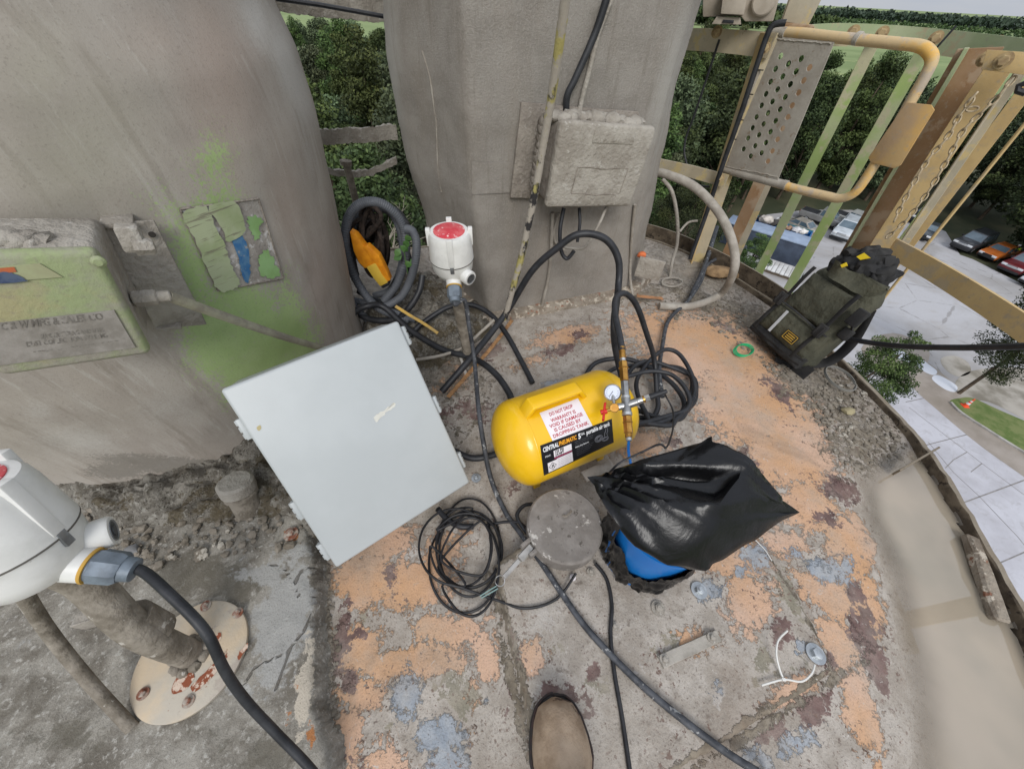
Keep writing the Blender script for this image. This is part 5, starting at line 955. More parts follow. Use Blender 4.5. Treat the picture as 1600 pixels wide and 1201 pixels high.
# ================================================================== RAILING, LADDER CAGE AND GATE
def rail_mat(name, a, b, c3, lo=.42, hi=.58):
    n = NT(name); e = n.noise(5, 9, .6, .4); c = n.mix(n.step(e, lo, hi), lin(a), lin(b)); c = n.mix(n.step(n.noise(11, 9, .65), .52, .6), c, lin(c3)); c = n.mix(n.math('MULTIPLY', n.step(n.noise(60, 7, .7), .55, .68), .5), c, lin((150, 142, 128)))
    c = n.mix(n.step(n.noise(34, 6, .7), .68, .72), c, lin((130, 86, 52))); return n.done(c, .7, 0, n.bump(n.noise(80, 6, .6), .3, .003), .3)
cream = rail_mat('rail_cream', (186, 174, 148), (172, 160, 136), (192, 174, 128)); greenp = rail_mat('rail_green', (150, 170, 106), (164, 174, 132), (176, 172, 142)); brownp = rail_mat('rail_brown', (150, 122, 94), (140, 110, 80), (162, 140, 116)); yelp = rail_mat('rail_yellow', (192, 166, 118), (182, 156, 110), (172, 154, 124)); beige = rail_mat('rail_beige', (178, 168, 148), (164, 156, 138), (190, 172, 128)); sage = rail_mat('rail_sage', (150, 162, 124), (164, 172, 138), (170, 160, 130))
gateY = rail_mat('gate_yellow', (214, 170, 92), (196, 172, 132), (176, 162, 144), .42, .52); dustplate = mat('dusty_plate', (166, 160, 149), (150, 143, 132), 10, .9, 0, .4, 120, spots=[((140, 126, 110), 30, .6)])
boltm = mat('painted_bolt', (170, 150, 112), (140, 118, 88), 40, .7, .1)
def at_d(u, v, dist): return AZ(u, v, dist)
def hexbolt(p, d, r, parent, m_=None): return part('bolt', merge(lathe(p, d, [(r*1.5, 0), (r*1.5, r*.2)], 18), lathe(Vector(p)+Vector(d).normalized()*r*.2, d, [(r, 0), (r, r*.9), (r*.8, r*1.05)], 6)), m_ or boltm, parent)
rl = thing('guard_railing', 'cream painted flat bar guard railing between middle vessel and gate', 'railing', (1.03, 2.06, 0))
def vert(u0, v0, u1, v1, dist, w, t, m_, name, parent, d2=None, side=None):
    a, b = at_d(u0, v0, dist), at_d(u1, v1, d2 or dist); 
    s = side if side is not None else Vector((a.y, -a.x, 0)).normalized(); return part(name, bar(b, a, w, t, s, .001), m_, parent), a, b
lp, la, lb = vert(1205, 52, 1080, 430, 2.27, .075, .008, cream, 'post', rl)
dirp = Vector((la.y, -la.x, 0)).normalized(); part('post_flange', bar(la-dirp*.036+V(.0, -.02, 0), lb-dirp*.036+V(0, -.02, 0), .045, .007, V(0, 1, 0)), yelp, rl)
tr_ = spline([at_d(1020, 62, 2.6), at_d(1085, 62, 2.45), at_d(1150, 66, 2.33), at_d(1207, 72, 2.25)], 4)
def flat_rail(pts, w, t, parent, m_, nm='top_rail'):
    out, fs = [], []; 
    for i, p in enumerate(pts):
        d = (pts[min(i+1, len(pts)-1)]-pts[max(i-1, 0)]); d.z = 0; d.normalize(); nn = Vector((-d.y, d.x, 0))*t/2
        out += [p-nn+V(0, 0, w/2), p+nn+V(0, 0, w/2), p+nn-V(0, 0, w/2), p-nn-V(0, 0, w/2)]
        if i: b = 4*i; fs += [(b-4+k, b-4+(k+1) % 4, b+(k+1) % 4, b+k) for k in range(4)]
    fs += [(0, 1, 2, 3), tuple(range(len(out)-4, len(out)))[::-1]]; return part(nm, (out, fs), m_, parent, 40)
flat_rail(tr_, .075, .009, rl, cream)
flat_rail([at_d(990, 250, 2.5), at_d(1030, 257, 2.4), at_d(1080, 268, 2.3), at_d(1135, 283, 2.23)], .055, .009, rl, cream, 'mid_rail')
hexbolt(at_d(1120, 50, 2.35), -at_d(1120, 50, 1)+CAMP, .014, rl); hexbolt(at_d(1125, 278, 2.21), CAMP-at_d(1125, 278, 1), .013, rl); hexbolt(at_d(1196, 75, 2.22), CAMP-at_d(1196, 75, 1), .012, rl)
toe_b = [Vector((p.x, p.y, 0)) for p in RIM if p.y > 1.42 and p.x > .6]; toe_b = sorted(toe_b, key=lambda p: -p.y)
flat_rail([p.lerp(V(.2, .9, 0), -.015)+V(0, 0, .035) for p in toe_b], .085, .008, rl, dirty_steel, 'toe_board')
# ladder cage: hoop and upright straps
cg = thing('ladder_cage', 'green and cream ladder cage of upright flat bars behind the yellow gate', 'ladder cage', (1.6, 2.0, 0))
hoop = spline([at_d(1207, 62, 2.28), at_d(1290, 55, 2.42), at_d(1370, 57, 2.52), at_d(1440, 63, 2.52), at_d(1520, 73, 2.42), at_d(1600, 85, 2.28), at_d(1660, 98, 2.15)], 6)
flat_rail(hoop, .068, .008, cg, sage, 'hoop')
def tape(u, v): 
    p = at_d(u, v, 2.43); r = Vector((p.y, -p.x, 0)).normalized(); part('tape_band', bar(p+V(0, 0, .036)+r*.008, p-V(0, 0, .036)-r*.008, .007, .014, r), black_m, cg)
tape(1475, 62); 
for u, v in [(1462, 60), (1556, 68), (1378, 52), (1333, 50)]: hexbolt(at_d(u, v, 2.40), CAMP-at_d(u, v, 1), .014, cg)
vert(1282, 75, 1115, 445, 2.33, .058, .008, brownp, 'strap', cg); 
for (u0, v0, u1, v1, d, w, m_) in [(1295, 70, 1140, 425, 2.38, .034, beige), (1364, 68, 1172, 452, 2.44, .044, greenp), (1445, 75, 1222, 468, 2.48, .046, greenp)]: vert(u0, v0, u1, v1, d, w, .008, m_, 'strap', cg)
vert(1612, 130, 1375, 440, 2.3, .042, .008, yelp, 'strap', cg); vert(1600, 118, 1368, 425, 2.36, .012, .008, greenp, 'strap', cg)
flat_rail(spline([at_d(1130, 442, 2.3), at_d(1205, 455, 2.4), at_d(1260, 470, 2.4), at_d(1330, 480, 2.3)], 5), .05, .008, cg, greenp, 'lower_hoop')
solo('guy_rod', tube([at_d(1610, 183, 2.2), at_d(1400, 442, 2.2), at_d(1275, 600, 2.2)], .0055, 8), yelp, 'thin cream rod right of the chained post', 'rod')
# right-hand railing with chained post, wide brown upright and knee rail
rr = thing('guard_railing', 'yellow and brown railing posts with knee rail behind the backpack', 'railing', (1.53, 1.43, 0))
vert(1532, 75, 1290, 475, 2.16, .105, .010, brownp, 'wide_post', rr); pa = at_d(1507, 75, 2.15); vert(1511, 75, 1272, 478, 2.14, .012, .05, sage, 'post_flange', rr)
yp, ya, yb = vert(1568, 95, 1318, 470, 2.06, .062, .008, yelp, 'chained_post', rr); vert(1597, 100, 1341, 478, 2.10, .006, .05, beige, 'post_flange', rr); vert(1603, 100, 1346, 478, 2.12, .028, .006, beige, 'post_side', rr)
part('post_cap_plate', prism([at_d(u, v, 1.99) for u, v in [(1542, 78), (1640, 84), (1640, 122), (1533, 109)]], (CAMP-at_d(1570, 95, 1)).normalized()*.008, .001), yelp, rr); hexbolt(at_d(1568, 95, 1.98), CAMP-at_d(1568, 95, 1), .013, rr); hexbolt(at_d(1540, 92, 2.05), CAMP-at_d(1540, 92, 1), .013, rr)
flat_rail(spline([V(1.475, 1.50, .405), V(1.535, 1.25, .405), V(1.555, .93, .408), V(1.53, .55, .41), V(1.45, .2, .41)], 5), .066, .012, rr, yelp, 'knee_rail')
flat_rail(spline([V(1.50, 1.43, .955), V(1.56, 1.2, .96), V(1.58, .9, .96), V(1.55, .55, .96), V(1.47, .2, .96)], 5), .06, .01, rr, yelp)
vert(1600, 590, 1700, 450, 1.6, .05, .01, yelp, 'post', rr) if False else part('post', bar(V(1.50, .3, -.02), V(1.50, .3, .95), .05, .01, V(0, 1, 0)), yelp, rr)
part('rubber_clip', tube([at_d(1603, 130, 2.0)+V(0, 0, .0), at_d(1592, 134, 2.0), at_d(1590, 142, 2.0), at_d(1604, 146, 2.0)], .008, 8), black_m, rr)
# chain hung round the post: every link a piece of its own
lk = []; 
for t in np.linspace(0, 2*math.pi, 15)[:-1]: lk.append(Vector((.0062*math.cos(t), .0, .013*math.sin(t))))
lkm = mesh_of(tube(lk, .003, 6, True), 60, 'link'); chain_m = mat('chain_steel', (190, 174, 146), (150, 134, 110), 60, .8, .1); lkm.materials.append(chain_m)
ch = thing('chain', 'dusty steel chain wrapped and hanging along the yellow post', 'chain', at_d(1480, 290, 2.0))
def chain_run(px, dist):
    pts = spline([at_d(u, v, dist) for u, v in px], 12); acc = 0; i = 0; last = pts[0]; k = 0
    for p, q in zip(pts[:-1], pts[1:]):
        acc += (q-p).length
        if acc >= .0195:
            acc = 0; o = bpy.data.objects.new('link', lkm); COL.objects.link(o); o.parent = ch; d = (q-p).normalized(); x = (CAMP-p).cross(d).normalized(); y = d.cross(x)
            if k % 2: x, y = y, -x
            o.matrix_local = Matrix.Translation(p-Vector(ch.location)) @ Matrix(((x.x, y.x, d.x, 0), (x.y, y.y, d.y, 0), (x.z, y.z, d.z, 0), (0, 0, 0, 1))); k += 1
chain_run([(1590, 115), (1560, 150), (1535, 175), (1505, 205), (1480, 250), (1450, 300), (1415, 345), (1385, 372)], 1.99); chain_run([(1532, 170), (1510, 172), (1500, 180), (1480, 215), (1450, 250), (1420, 300), (1395, 350)], 1.985); chain_run([(1505, 172), (1515, 160), (1522, 150), (1508, 165)], 1.97)
# swing gate
G0, G1 = V(1.0, 2.05, 0), V(1.28, 1.61, 0); gn = Vector(((G1-G0).y, -(G1-G0).x, 0)).normalized()
if gn.dot(CAMP-G0) < 0: gn = -gn
def G(u, v, off=0): return PP(u, v, G0+gn*off, gn)
gt = thing('safety_gate', 'yellow tube swing gate with perforated dusty plate', 'gate', G0)
path = [G(1206, 50), G(1250, 52), G(1300, 58), G(1400, 68), G(1435, 72), G(1450, 80), G(1456, 95), G(1445, 120), G(1425, 155), G(1380, 235), G(1350, 283), G(1333, 303), G(1312, 310), G(1290, 306), G(1240, 294), G(1180, 277), G(1128, 263)]
part('tube_frame', tube(spline(path, 5), .0165, 14), gateY, gt, 60); part('tube_collar', cyl(G(1336, 60), G(1344, 61), .019, seg=18, bev=.002), dustplate, gt); part('tube_collar', cyl(G(1222, 288), G(1230, 290), .019, seg=18, bev=.002), dustplate, gt)
part('tube_sleeve', tube([G(1207, 50, .003), G(1228, 52, .003)], .0175, 14), dustplate, gt); part('tube_sleeve', tube([G(1126, 263, .002), G(1175, 276, .002), G(1222, 288, .002)], .0175, 14), dustplate, gt)
gX = (G1-G0).normalized(); gZ = V(0, 0, 1); gO = G(1204, 60, .012)
def gl(u, v): p = G(u, v, .012)-gO; return (p.dot(gX), p.dot(gZ))
outer = [gl(1206, 57), gl(1304, 66), gl(1216, 280), gl(1134, 262)]
rows = [[(1220, 88), (1212, 108), (1204, 128), (1197, 147), (1190, 165), (1182, 183), (1176, 200), (1169, 216), (1162, 233)], [(1232, 100), (1223, 120), (1215, 140), (1207, 159), (1200, 177), (1193, 194), (1186, 211), (1180, 228), (1173, 244)], [(1252, 92), (1244, 112), (1235, 132), (1227, 152), (1219, 171), (1212, 189), (1204, 206), (1197, 223), (1190, 239)], [(1265, 106), (1256, 126), (1248, 145), (1238, 165), (1231, 183), (1223, 201), (1215, 218), (1207, 236), (1200, 252)]]
loops = [outer] + [[(gl(u, v)[0]+.0105*math.cos(t), gl(u, v)[1]+.0105*math.sin(t)) for t in np.linspace(0, 2*math.pi, 17)[:-1]] for r in rows for u, v in r]
g2 = curve2d(loops, .002); part('perforated_plate', ([gO+gX*v.x+gZ*v.y+gn*v.z for v in g2[0]], g2[1]), dustplate, gt, 30)
part('weld_bead', tube([G(u, 61+(u-1206)*.085, .014)+V(0, 0, random.uniform(-.002, .002)) for u in range(1206, 1302, 3)], .003, 6), dustplate, gt); part('weld_bead', tube([G(u, 260+(u-1134)*.2, .014)+V(0, 0, random.uniform(-.002, .002)) for u in range(1134, 1216, 3)], .003, 6), dustplate, gt)
part('stop_plate', prism([G(u, v, .014) for u, v in [(1417, 160), (1456, 164), (1461, 172), (1408, 258), (1398, 263), (1362, 254), (1358, 246)]], gn*.006, .001), rail_mat('stop_rust', (188, 152, 94), (168, 142, 110), (176, 148, 104)), gt)
part('hinge_pin', tube([G(1187, 105, .02), G(1138, 222, .02)], .006, 10), dustplate, gt); part('hinge_sleeve', tube([G(1186, 110, .02), G(1170, 147, .02)], .011, 12), dustplate, gt); part('hinge_sleeve', tube([G(1154, 188, .02), G(1144, 212, .02)], .010, 12), dustplate, gt)
sp = []; s0, s1 = G(1169, 149, .02), G(1155, 186, .02); sx, sy, sd = basis(s1-s0)
for i in range(17*14): t = i/(17*14-1); a = t*17*2*math.pi; sp.append(s0.lerp(s1, t)+sx*(.0115*math.cos(a))+sy*(.0115*math.sin(a)))
part('hinge_spring', tube(sp, .0026, 5), mat('spring_steel', (176, 168, 156), (130, 122, 112), 50, .5, .4), gt); [part('hinge_clip', bar(G(u-6, v, .03), G(u+7, v+1, .03), .004, .004, V(0, 0, 1)), black_m, gt) for u, v in [(1186, 109), (1170, 147), (1155, 187), (1144, 217)]]
# lamp housing and capped post above the rail
lampm = mat('lamp_housing', (176, 166, 152), (158, 148, 134), 14, .85, 0, .2, 120)
q0 = at_d(1150, 5, 2.2); lx = Vector((q0.y, -q0.x, 0)).normalized(); ly = Vector((-lx.y, lx.x, 0))
fx = thing('lamp_housing', 'beige cast lamp housing standing on the top rail', 'lamp', at_d(1150, 40, 2.25))
outl_ = [(1098, 10), (1128, 12), (1131, 0), (1136, -25), (1225, -25), (1205, 35), (1162, 33), (1160, 15), (1132, 24), (1100, 26)]
part('body', prism([at_d(u, v, 2.26) for u, v in [(1098, -30), (1225, -30), (1208, 34), (1164, 34), (1158, 26), (1128, 26), (1098, 27)]], ly*.12, .004), lampm, fx, 30)
part('nose', prism([at_d(u, v, 2.20) for u, v in [(1131, -20), (1170, -20), (1162, 24), (1126, 22)]], ly*.06, .003), lampm, fx); part('face_disc', lathe(at_d(1196, 0, 2.25), -ly, [(.045, -.01), (.045, .008), (.04, .012)], 30), lampm, fx)
part('yoke', prism([at_d(u, v, 2.22) for u, v in [(1112, 38), (1120, 26), (1157, 28), (1158, 39)]], ly*.05, .002), lampm, fx); part('yoke_slot', prism([at_d(u, v, 2.214) for u, v in [(1128, 36), (1130, 31), (1147, 32), (1146, 37)]], ly*.004, .0005), black_m, fx)
fp = thing('capped_post', 'square beige post end rising above the gate hinge', 'post', at_d(1235, 40, 2.3))
a, b, c_, d = at_d(1222, 34, 2.3), at_d(1263, 40, 2.3), at_d(1296, -25, 2.3), at_d(1243, -25, 2.3); part('tube_section', prism([a, b, c_, d], ly*.075, .002), beige, fp); part('foot_pad', prism([at_d(u, v, 2.29) for u, v in [(1224, 35), (1272, 40), (1272, 46), (1224, 42)]], ly*.09, .001), brownp, fp)
# encrusted rails and pipe stub seen between the vessels
crm = dust_m
bg = thing('guard_railing', 'cement encrusted flat rails between the two vessels', 'railing', (-.75, 2.2, 0))
def crusted(px, dist, w, nm):
    pts = spline([at_d(u, v, dist) for u, v in px], 24); o_ = flat_rail([p+Vector((0, 0, mnoise.noise(p*30)*.006)) for p in pts], w*2, .014, bg, crm, nm)
    for v_ in o_.data.vertices: v_.co += Vector((mnoise.noise(v_.co*60), mnoise.noise(v_.co*60+V(3, 3, 3)), mnoise.noise(v_.co*60+V(6, 1, 2))))*.007
    return o_
crusted([(480, 214), (540, 212), (620, 206)], 2.15, .03, 'mid_rail'); crusted([(490, 262), (530, 270), (575, 270), (620, 250)], 2.1, .014, 'loop_cable'); crusted([(400, -8), (470, 2), (540, 10), (620, 18)], 2.4, .04, 'top_rail')
part('black_cable', tube([at_d(430, -2, 2.34), at_d(500, 8, 2.34), at_d(600, 26, 2.34)], .008, 8), black_m, bg)
stp = at_d(553, 330, 2.0); part('pipe_stub', merge(cyl(at_d(560, 330, 2.0), at_d(541, 256, 2.0), .017, seg=14), cyl(at_d(541, 258, 2.0), at_d(540, 251, 2.0), .026, seg=18)), pipe_m, bg)

# ================================================================== HOSES, CABLES AND CORDS
hose_m = mat('hose_black', (36, 37, 40), (48, 49, 52), 20, .45, 0, .1, 200, dust=(96, 92, 88), dlo=.85, dhi=1.2); cordm = mat('cord_black', (30, 30, 32), (44, 44, 46), 30, .5); spk = mat('speckled_cable', (52, 54, 58), (78, 80, 84), 40, .6, spots=[((150, 150, 148), 60, .6)])
def ZP(L): return [P(u, v, z) for u, v, z in L]
def cable(name, pts, r, m_, label, cat='cable', n=10, seg=10): return solo(name, tube(spline(pts, n), r, seg), m_, label, cat, smooth=60)
cable('air_hose', [P(690, 612, .03), P(735, 560, .10), PY(790, 490, 1.18), PY(830, 425, 1.22), PY(870, 388, 1.22), PY(905, 366, 1.22), PY(945, 373, 1.22), PY(966, 405, 1.2), PY(966, 450, 1.15), P(960, 500, .32), P(962, 545, .2), P(975, 600, .05)], .0125, hose_m, 'thick black hose arching up against the middle vessel', 'hose')
cable('air_hose', [ms(548), P(968, 525, .41), P(961, 490, .42), P(963, 465, .42), P(978, 459, .41), P(995, 478, .36), P(1010, 520, .25), P(1022, 560, .12), P(1026, 610, .04), P(1027, 640, .025), P(1005, 662, .02), P(960, 660, .02), P(920, 630, .02), P(915, 590, .02), P(935, 565, .03), P(985, 562, .05), P(1040, 590, .05), P(1068, 625, .04), P(1060, 650, .035), P(1020, 662, .035), P(985, 660, .04)], .0095, hose_m, 'black air hose coming down from the brass fitting into the coil', 'hose')
lp_ = []
for k, (cu, cv, ru, rv, ph) in enumerate([(1012, 612, 72, 46, 0), (1030, 610, 58, 44, .8), (1040, 605, 46, 54, 1.9), (1000, 622, 78, 40, 2.6)]):
    for t in np.linspace(0, 2*math.pi*.96, 14): lp_.append((cu+ru*math.cos(t+ph), cv+rv*math.sin(t+ph)+6*math.sin(3*t+k), .014+.018*k+.015*(1+math.sin(2*t+ph))))
cable('coiled_hose', ZP(lp_), .0085, hose_m, 'loose coil of black air hose on the plate right of the tank', 'hose', n=6)
cable('air_hose', ZP([(1165, 385, .03), (1110, 410, .03), (1095, 440, .03), (1075, 470, .025), (1045, 500, .02), (1035, 540, .03), (1030, 580, .05), (1035, 620, .04)]), .009, spk, 'dusty dark hose running back from the coil towards the railing', 'hose')
cable('air_hose', ZP([(545, 520, .12), (552, 490, .14), (575, 478, .16), (600, 480, .14), (640, 515, .08), (690, 545, .05), (740, 560, .05), (770, 580, .05), (790, 605, .05), (800, 630, .04), (802, 690, .03)]), .0125, hose_m, 'black hose running from behind the enclosure to the tank', 'hose')
cable('air_hose', ZP([(640, 525, .05), (660, 505, .08), (700, 480, .12), (735, 476, .12), (765, 490, .10), (790, 520, .07), (815, 565, .03), (832, 598, .015)]), .011, hose_m, 'black hose arching behind the pipe of the middle sensor', 'hose')
cable('air_hose', ZP([(700, 700, .05), (735, 715, .02), (765, 712, .02), (800, 700, .02)]), .011, hose_m, 'short length of black hose between enclosure and tank', 'hose')
gdc = Vector((.15, -.9, -.55)).normalized(); endv = [endC-gdc*.01, endC+gdc*.012, PY(726, 470, .985), PY(733, 510, .965), PY(741, 560, .93), P(748, 640, .14), P(757, 700, .09), P(768, 750, .05), P(790, 800, .02), P(815, 835, .03), P(850, 885, .045), P(880, 930, .046), P(920, 985, .046), P(990, 1058, .046), P(1060, 1118, .046), P(1140, 1178, .04), P(1210, 1220, .02)]
cable('sensor_cable', endv, .0075, spk, 'speckled dark cable from the middle sensor across the plate to the bottom edge')
cable('cord', ZP([(930, 880, .045), (948, 905, .042), (956, 945, .042), (954, 990, .042), (960, 1050, .042), (972, 1120, .042), (985, 1210, .042)]), .0048, cordm, 'thin black cord running straight down beside the boot', 'cord')
cd = []; r_ = random.Random(5)
for k in range(7):
    cu, cv, ru, rv, ph = 722+r_.uniform(-14, 14), 868+r_.uniform(-14, 22), r_.uniform(38, 60), r_.uniform(55, 78), r_.uniform(0, 6)
    for t in np.linspace(0, 2*math.pi*.93, 11): cd.append((cu+ru*math.cos(t+ph), cv+rv*math.sin(t+ph), .006+.006*k+.004*math.sin(3*t+k)))
cable('extension_lead', ZP([(690, 820, .02)]+cd+[(770, 935, .03), (820, 950, .041), (870, 935, .041), (900, 895, .055)]), .0033, cordm, 'tangle of thin black cord below the grey enclosure', 'cord', n=5, seg=6)
cable('cord', ZP([(760, 820, .01), (790, 815, .02), (815, 818, .03), (832, 842, .02)]), .0042, cordm, 'short black cord end curling up to the aluminium cap', 'cord'); cable('cord', ZP([(835, 845, .02), (818, 825, .03), (808, 805, .03), (818, 790, .03), (832, 787, .02)]), .0055, hose_m, 'black hose loop behind the aluminium cap', 'cord')
cable('cord', ZP([(684, 795, .05), (700, 812, .012), (720, 822, .008), (740, 822, .008)]), .0085, hose_m, 'black hose end sticking out below the enclosure', 'hose')
cable('signal_wire', [cr+right_*.10, P(1040, 618, .34), P(1051, 640, .32), P(1052, 665, .33), P(1046, 690, .38), P(1040, 700, .40)], .0022, cordm, 'thin black wire from the manifold plug down into the bag', 'wire', seg=6); cable('signal_wire', [P(1040, 700, .40), P(1030, 694, .40), P(1005, 705, .39), P(970, 722, .37), P(955, 735, .35), P(950, 742, .33)], .0026, cordm, 'thin black wire curving along the top edge of the bag', 'wire', seg=6)
# along the middle vessel
n = NT('yellow_black_cable'); c = n.mix(n.step(n.noise(7, 6, .6, sc=(1, 1, .5)), .46, .5), lin((40, 38, 38)), lin((160, 150, 92))); c = n.mix(n.step(n.noise(16, 8, .65), .46, .52), c, lin((158, 150, 138))); n.done(c, .85, 0, n.bump(n.noise(70, 6, .7), .6, .005))
cable('hoist_cable', [PY(886, -20, 1.12), PY(878, 40, 1.14), PY(862, 150, 1.18), PY(848, 230, 1.2), PY(836, 300, 1.2), PY(815, 400, 1.19), PY(800, 455, 1.18), PY(788, 500, 1.17)], .0115, n.m, 'yellow and black crusted cable hanging in front of the middle vessel', 'cable')
cable('power_cable', [hitC(945, -10, .02), hitC(925, 50, .02), hitC(895, 120, .02), hitC(882, 150, .018), hitC(881, 190, .02)], .0105, black_m, 'black cable dropping to the top of the dusty junction box'); cable('dusty_wire', [hitC(952, 0, .012), hitC(932, 50, .012), hitC(918, 110, .012), hitC(905, 160, .012), hitC(900, 188, .02)], .008, dust_m, 'dust coated wire beside the black cable above the junction box', 'wire')
cable('box_wire', [PY(881, 325, 1.36), PY(875, 360, 1.33), PY(877, 392, 1.31), PY(886, 404, 1.3), PY(897, 392, 1.3)], .0075, black_m, 'black wire hooked below the dusty junction box', 'wire'); cable('box_wire', [PY(905, 325, 1.37), PY(906, 350, 1.34), PY(902, 378, 1.32)], .006, black_m, 'short black wire under the dusty junction box', 'wire')
cable('dusty_wire', [PY(948, 322, 1.40), PY(935, 352, 1.34), PY(915, 385, 1.32), PY(895, 388, 1.32), PY(878, 385, 1.33)], .0055, dust_m, 'dust coated wire slanting below the junction box', 'wire'); cable('dusty_wire', [hitC(990, 318, .01), hitC(985, 370, .01), hitC(982, 430, .01), hitC(990, 468, .01)], .007, dust_m, 'dust coated wire down the right of the middle vessel', 'wire'); cable('dusty_wire', [hitC(862, 330, .01), hitC(860, 380, .01), hitC(856, 430, .008), hitC(845, 480, .008), hitC(842, 500, .01)], .0075, dust_m, 'dust coated wire down the vessel below the junction box', 'wire'); cable('dusty_wire', [hitC(872, 330, .012), hitC(864, 360, .012), hitC(868, 380, .012), hitC(880, 388, .012)], .005, dust_m, 'short dust coated wire beside the box wires', 'wire')
# right: pale hose and railing cables
cable('pale_hose', [at_d(1015, 268, 2.0), at_d(1040, 272, 1.95), at_d(1085, 292, 1.9), at_d(1125, 335, 1.85), at_d(1146, 385, 1.8), at_d(1146, 425, 1.78), P(1125, 460, .05), P(1080, 478, .025), P(1030, 478, .02)], .018, mat('pale_hose', (166, 160, 150), (146, 139, 129), 20, .9, 0, .4, 90), 'pale dusty hose looping beside the middle vessel to the rim', 'hose', seg=12)
cable('railing_cable', [at_d(1228, 36, 2.2), at_d(1208, 40, 2.2), at_d(1197, 60, 2.2), at_d(1180, 110, 2.2), at_d(1155, 185, 2.2), at_d(1125, 270, 2.2), at_d(1105, 330, 2.2), at_d(1078, 405, 2.15)], .011, black_m, 'black cable following the gate post of the railing'); cable('thin_cable', [at_d(1124, 62, 2.35), at_d(1105, 120, 2.36), at_d(1085, 180, 2.36), at_d(1072, 215, 2.36), at_d(1070, 245, 2.34), at_d(1085, 285, 2.3), at_d(1108, 292, 2.25)], .005, cordm, 'thin dark cable hanging behind the cream railing')
cable('dusty_rope', [at_d(1035, 280, 2.1), at_d(1050, 300, 2.1), at_d(1058, 340, 2.1), at_d(1058, 380, 2.1), at_d(1050, 410, 2.05), at_d(1046, 440, 2.0)], .009, dust_m, 'tan dusty cord hanging beside the middle vessel', 'cord'); cable('dusty_rope', [at_d(1062, 362, 2.15), at_d(1075, 348, 2.2), at_d(1090, 345, 2.2)], .006, dust_m, 'short tan cord tied to the railing post', 'cord')
cable('power_cable', [at_d(1300, 520, 1.75), at_d(1330, 530, 1.72), at_d(1400, 540, 1.66), at_d(1500, 543, 1.58), at_d(1620, 540, 1.5)], .0095, hose_m, 'black cable stretching right from the backpack over the yard'); cable('air_hose', ZP([(1120, 355, .1), (1108, 395, .05), (1095, 430, .03), (1080, 462, .02)]), .012, spk, 'dark hose rising along the railing foot', 'hose')
# between the vessels: corrugated hose, rope, orange tool
corr = mat('corrugated_grey', (92, 95, 100), (78, 81, 86), 15, .55, 0, .1, 200, dust=(118, 116, 113), dlo=.85, dhi=1.2)
def corrug(px, y, r, label):
    pts = spline([PY(u, v, y+dy) for u, v, dy in px], 60); solo('corrugated_hose', tube(pts, [r*(1+.05*math.sin(i*1.25)) for i in range(len(pts))], 14), corr, label, 'hose', smooth=60)
corrug([(640, 500, -.08), (590, 480, -.05), (558, 440, 0), (541, 390, .0), (543, 345, .02), (565, 318, .04), (600, 320, .06), (628, 350, .08), (634, 395, .06), (622, 440, .03), (600, 470, 0)], 1.28, .0165, 'large loop of grey corrugated hose between the vessels'); corrug([(600, 480, -.03), (628, 462, 0), (645, 425, .02), (651, 385, .03), (645, 362, .04), (634, 358, .05)], 1.26, .0155, 'grey corrugated hose end standing right of the rope')
corrug([(575, 500, -.05), (555, 480, -.03), (552, 470, 0), (590, 478, .0), (620, 490, -.04), (650, 500, -.06)], 1.26, .0145, 'grey corrugated hose lying low behind the enclosure')
cable('air_hose', [PY(600, 325, 1.42), PY(620, 330, 1.4), PY(632, 345, 1.38), PY(636, 352, 1.38)], .013, hose_m, 'black hose end behind the corrugated loop', 'hose')
cable('air_hose', [PY(548, 470, 1.25), PY(556, 488, 1.22), PY(585, 500, 1.2), PY(620, 498, 1.2), PY(640, 480, 1.22), PY(655, 455, 1.26), PY(660, 430, 1.3)], .013, hose_m, 'black hose lying round the foot of the corrugated loop', 'hose')
cable('air_hose', [PY(560, 455, 1.34), PY(590, 470, 1.3), PY(622, 468, 1.3), PY(640, 440, 1.34), PY(638, 400, 1.38), PY(622, 372, 1.4)], .012, hose_m, 'black hose loop behind the orange tool', 'hose')
corrug([(556, 430, .03), (548, 385, .04), (556, 345, .05), (580, 326, .07), (610, 332, .08), (626, 365, .08), (628, 410, .06), (612, 450, .04), (585, 462, .03)], 1.32, .0145, 'inner loop of grey corrugated hose around the rope')
rope_m = mat('rope_brown', (62, 52, 46), (42, 36, 32), 60, .95, 0, .8, 200, bdist=.006); rp = []; r_ = random.Random(9)
for k in range(11):
    cu, cv, ru, rv, ph = 583+r_.uniform(-12, 12), 372+r_.uniform(-22, 26), r_.uniform(14, 26), r_.uniform(26, 48), r_.uniform(0, 6)
    for t in np.linspace(0, 2*math.pi*.9, 9): rp.append(PY(cu+ru*math.cos(t+ph), cv+rv*math.sin(t+ph), 1.33+.015*k+.02*math.sin(2*t)))
cable('rope', rp, .0085, rope_m, 'dark brown rope bundled inside the corrugated hose loop', 'rope', n=5, seg=7)
cable('rope', [PY(575, 330, 1.4), PY(560, 370, 1.36), PY(575, 400, 1.34), PY(600, 410, 1.36), PY(605, 370, 1.38), PY(590, 335, 1.4)], .008, rope_m, 'loose strand of dark rope before the rope bundle', 'rope', n=8, seg=7)
orm = mat('tool_orange', (226, 148, 30), (208, 128, 26), 30, .5); ot = thing('hand_tool', 'orange plastic tool with yellow grip inside the hose loop', 'tool', PY(580, 420, 1.27))
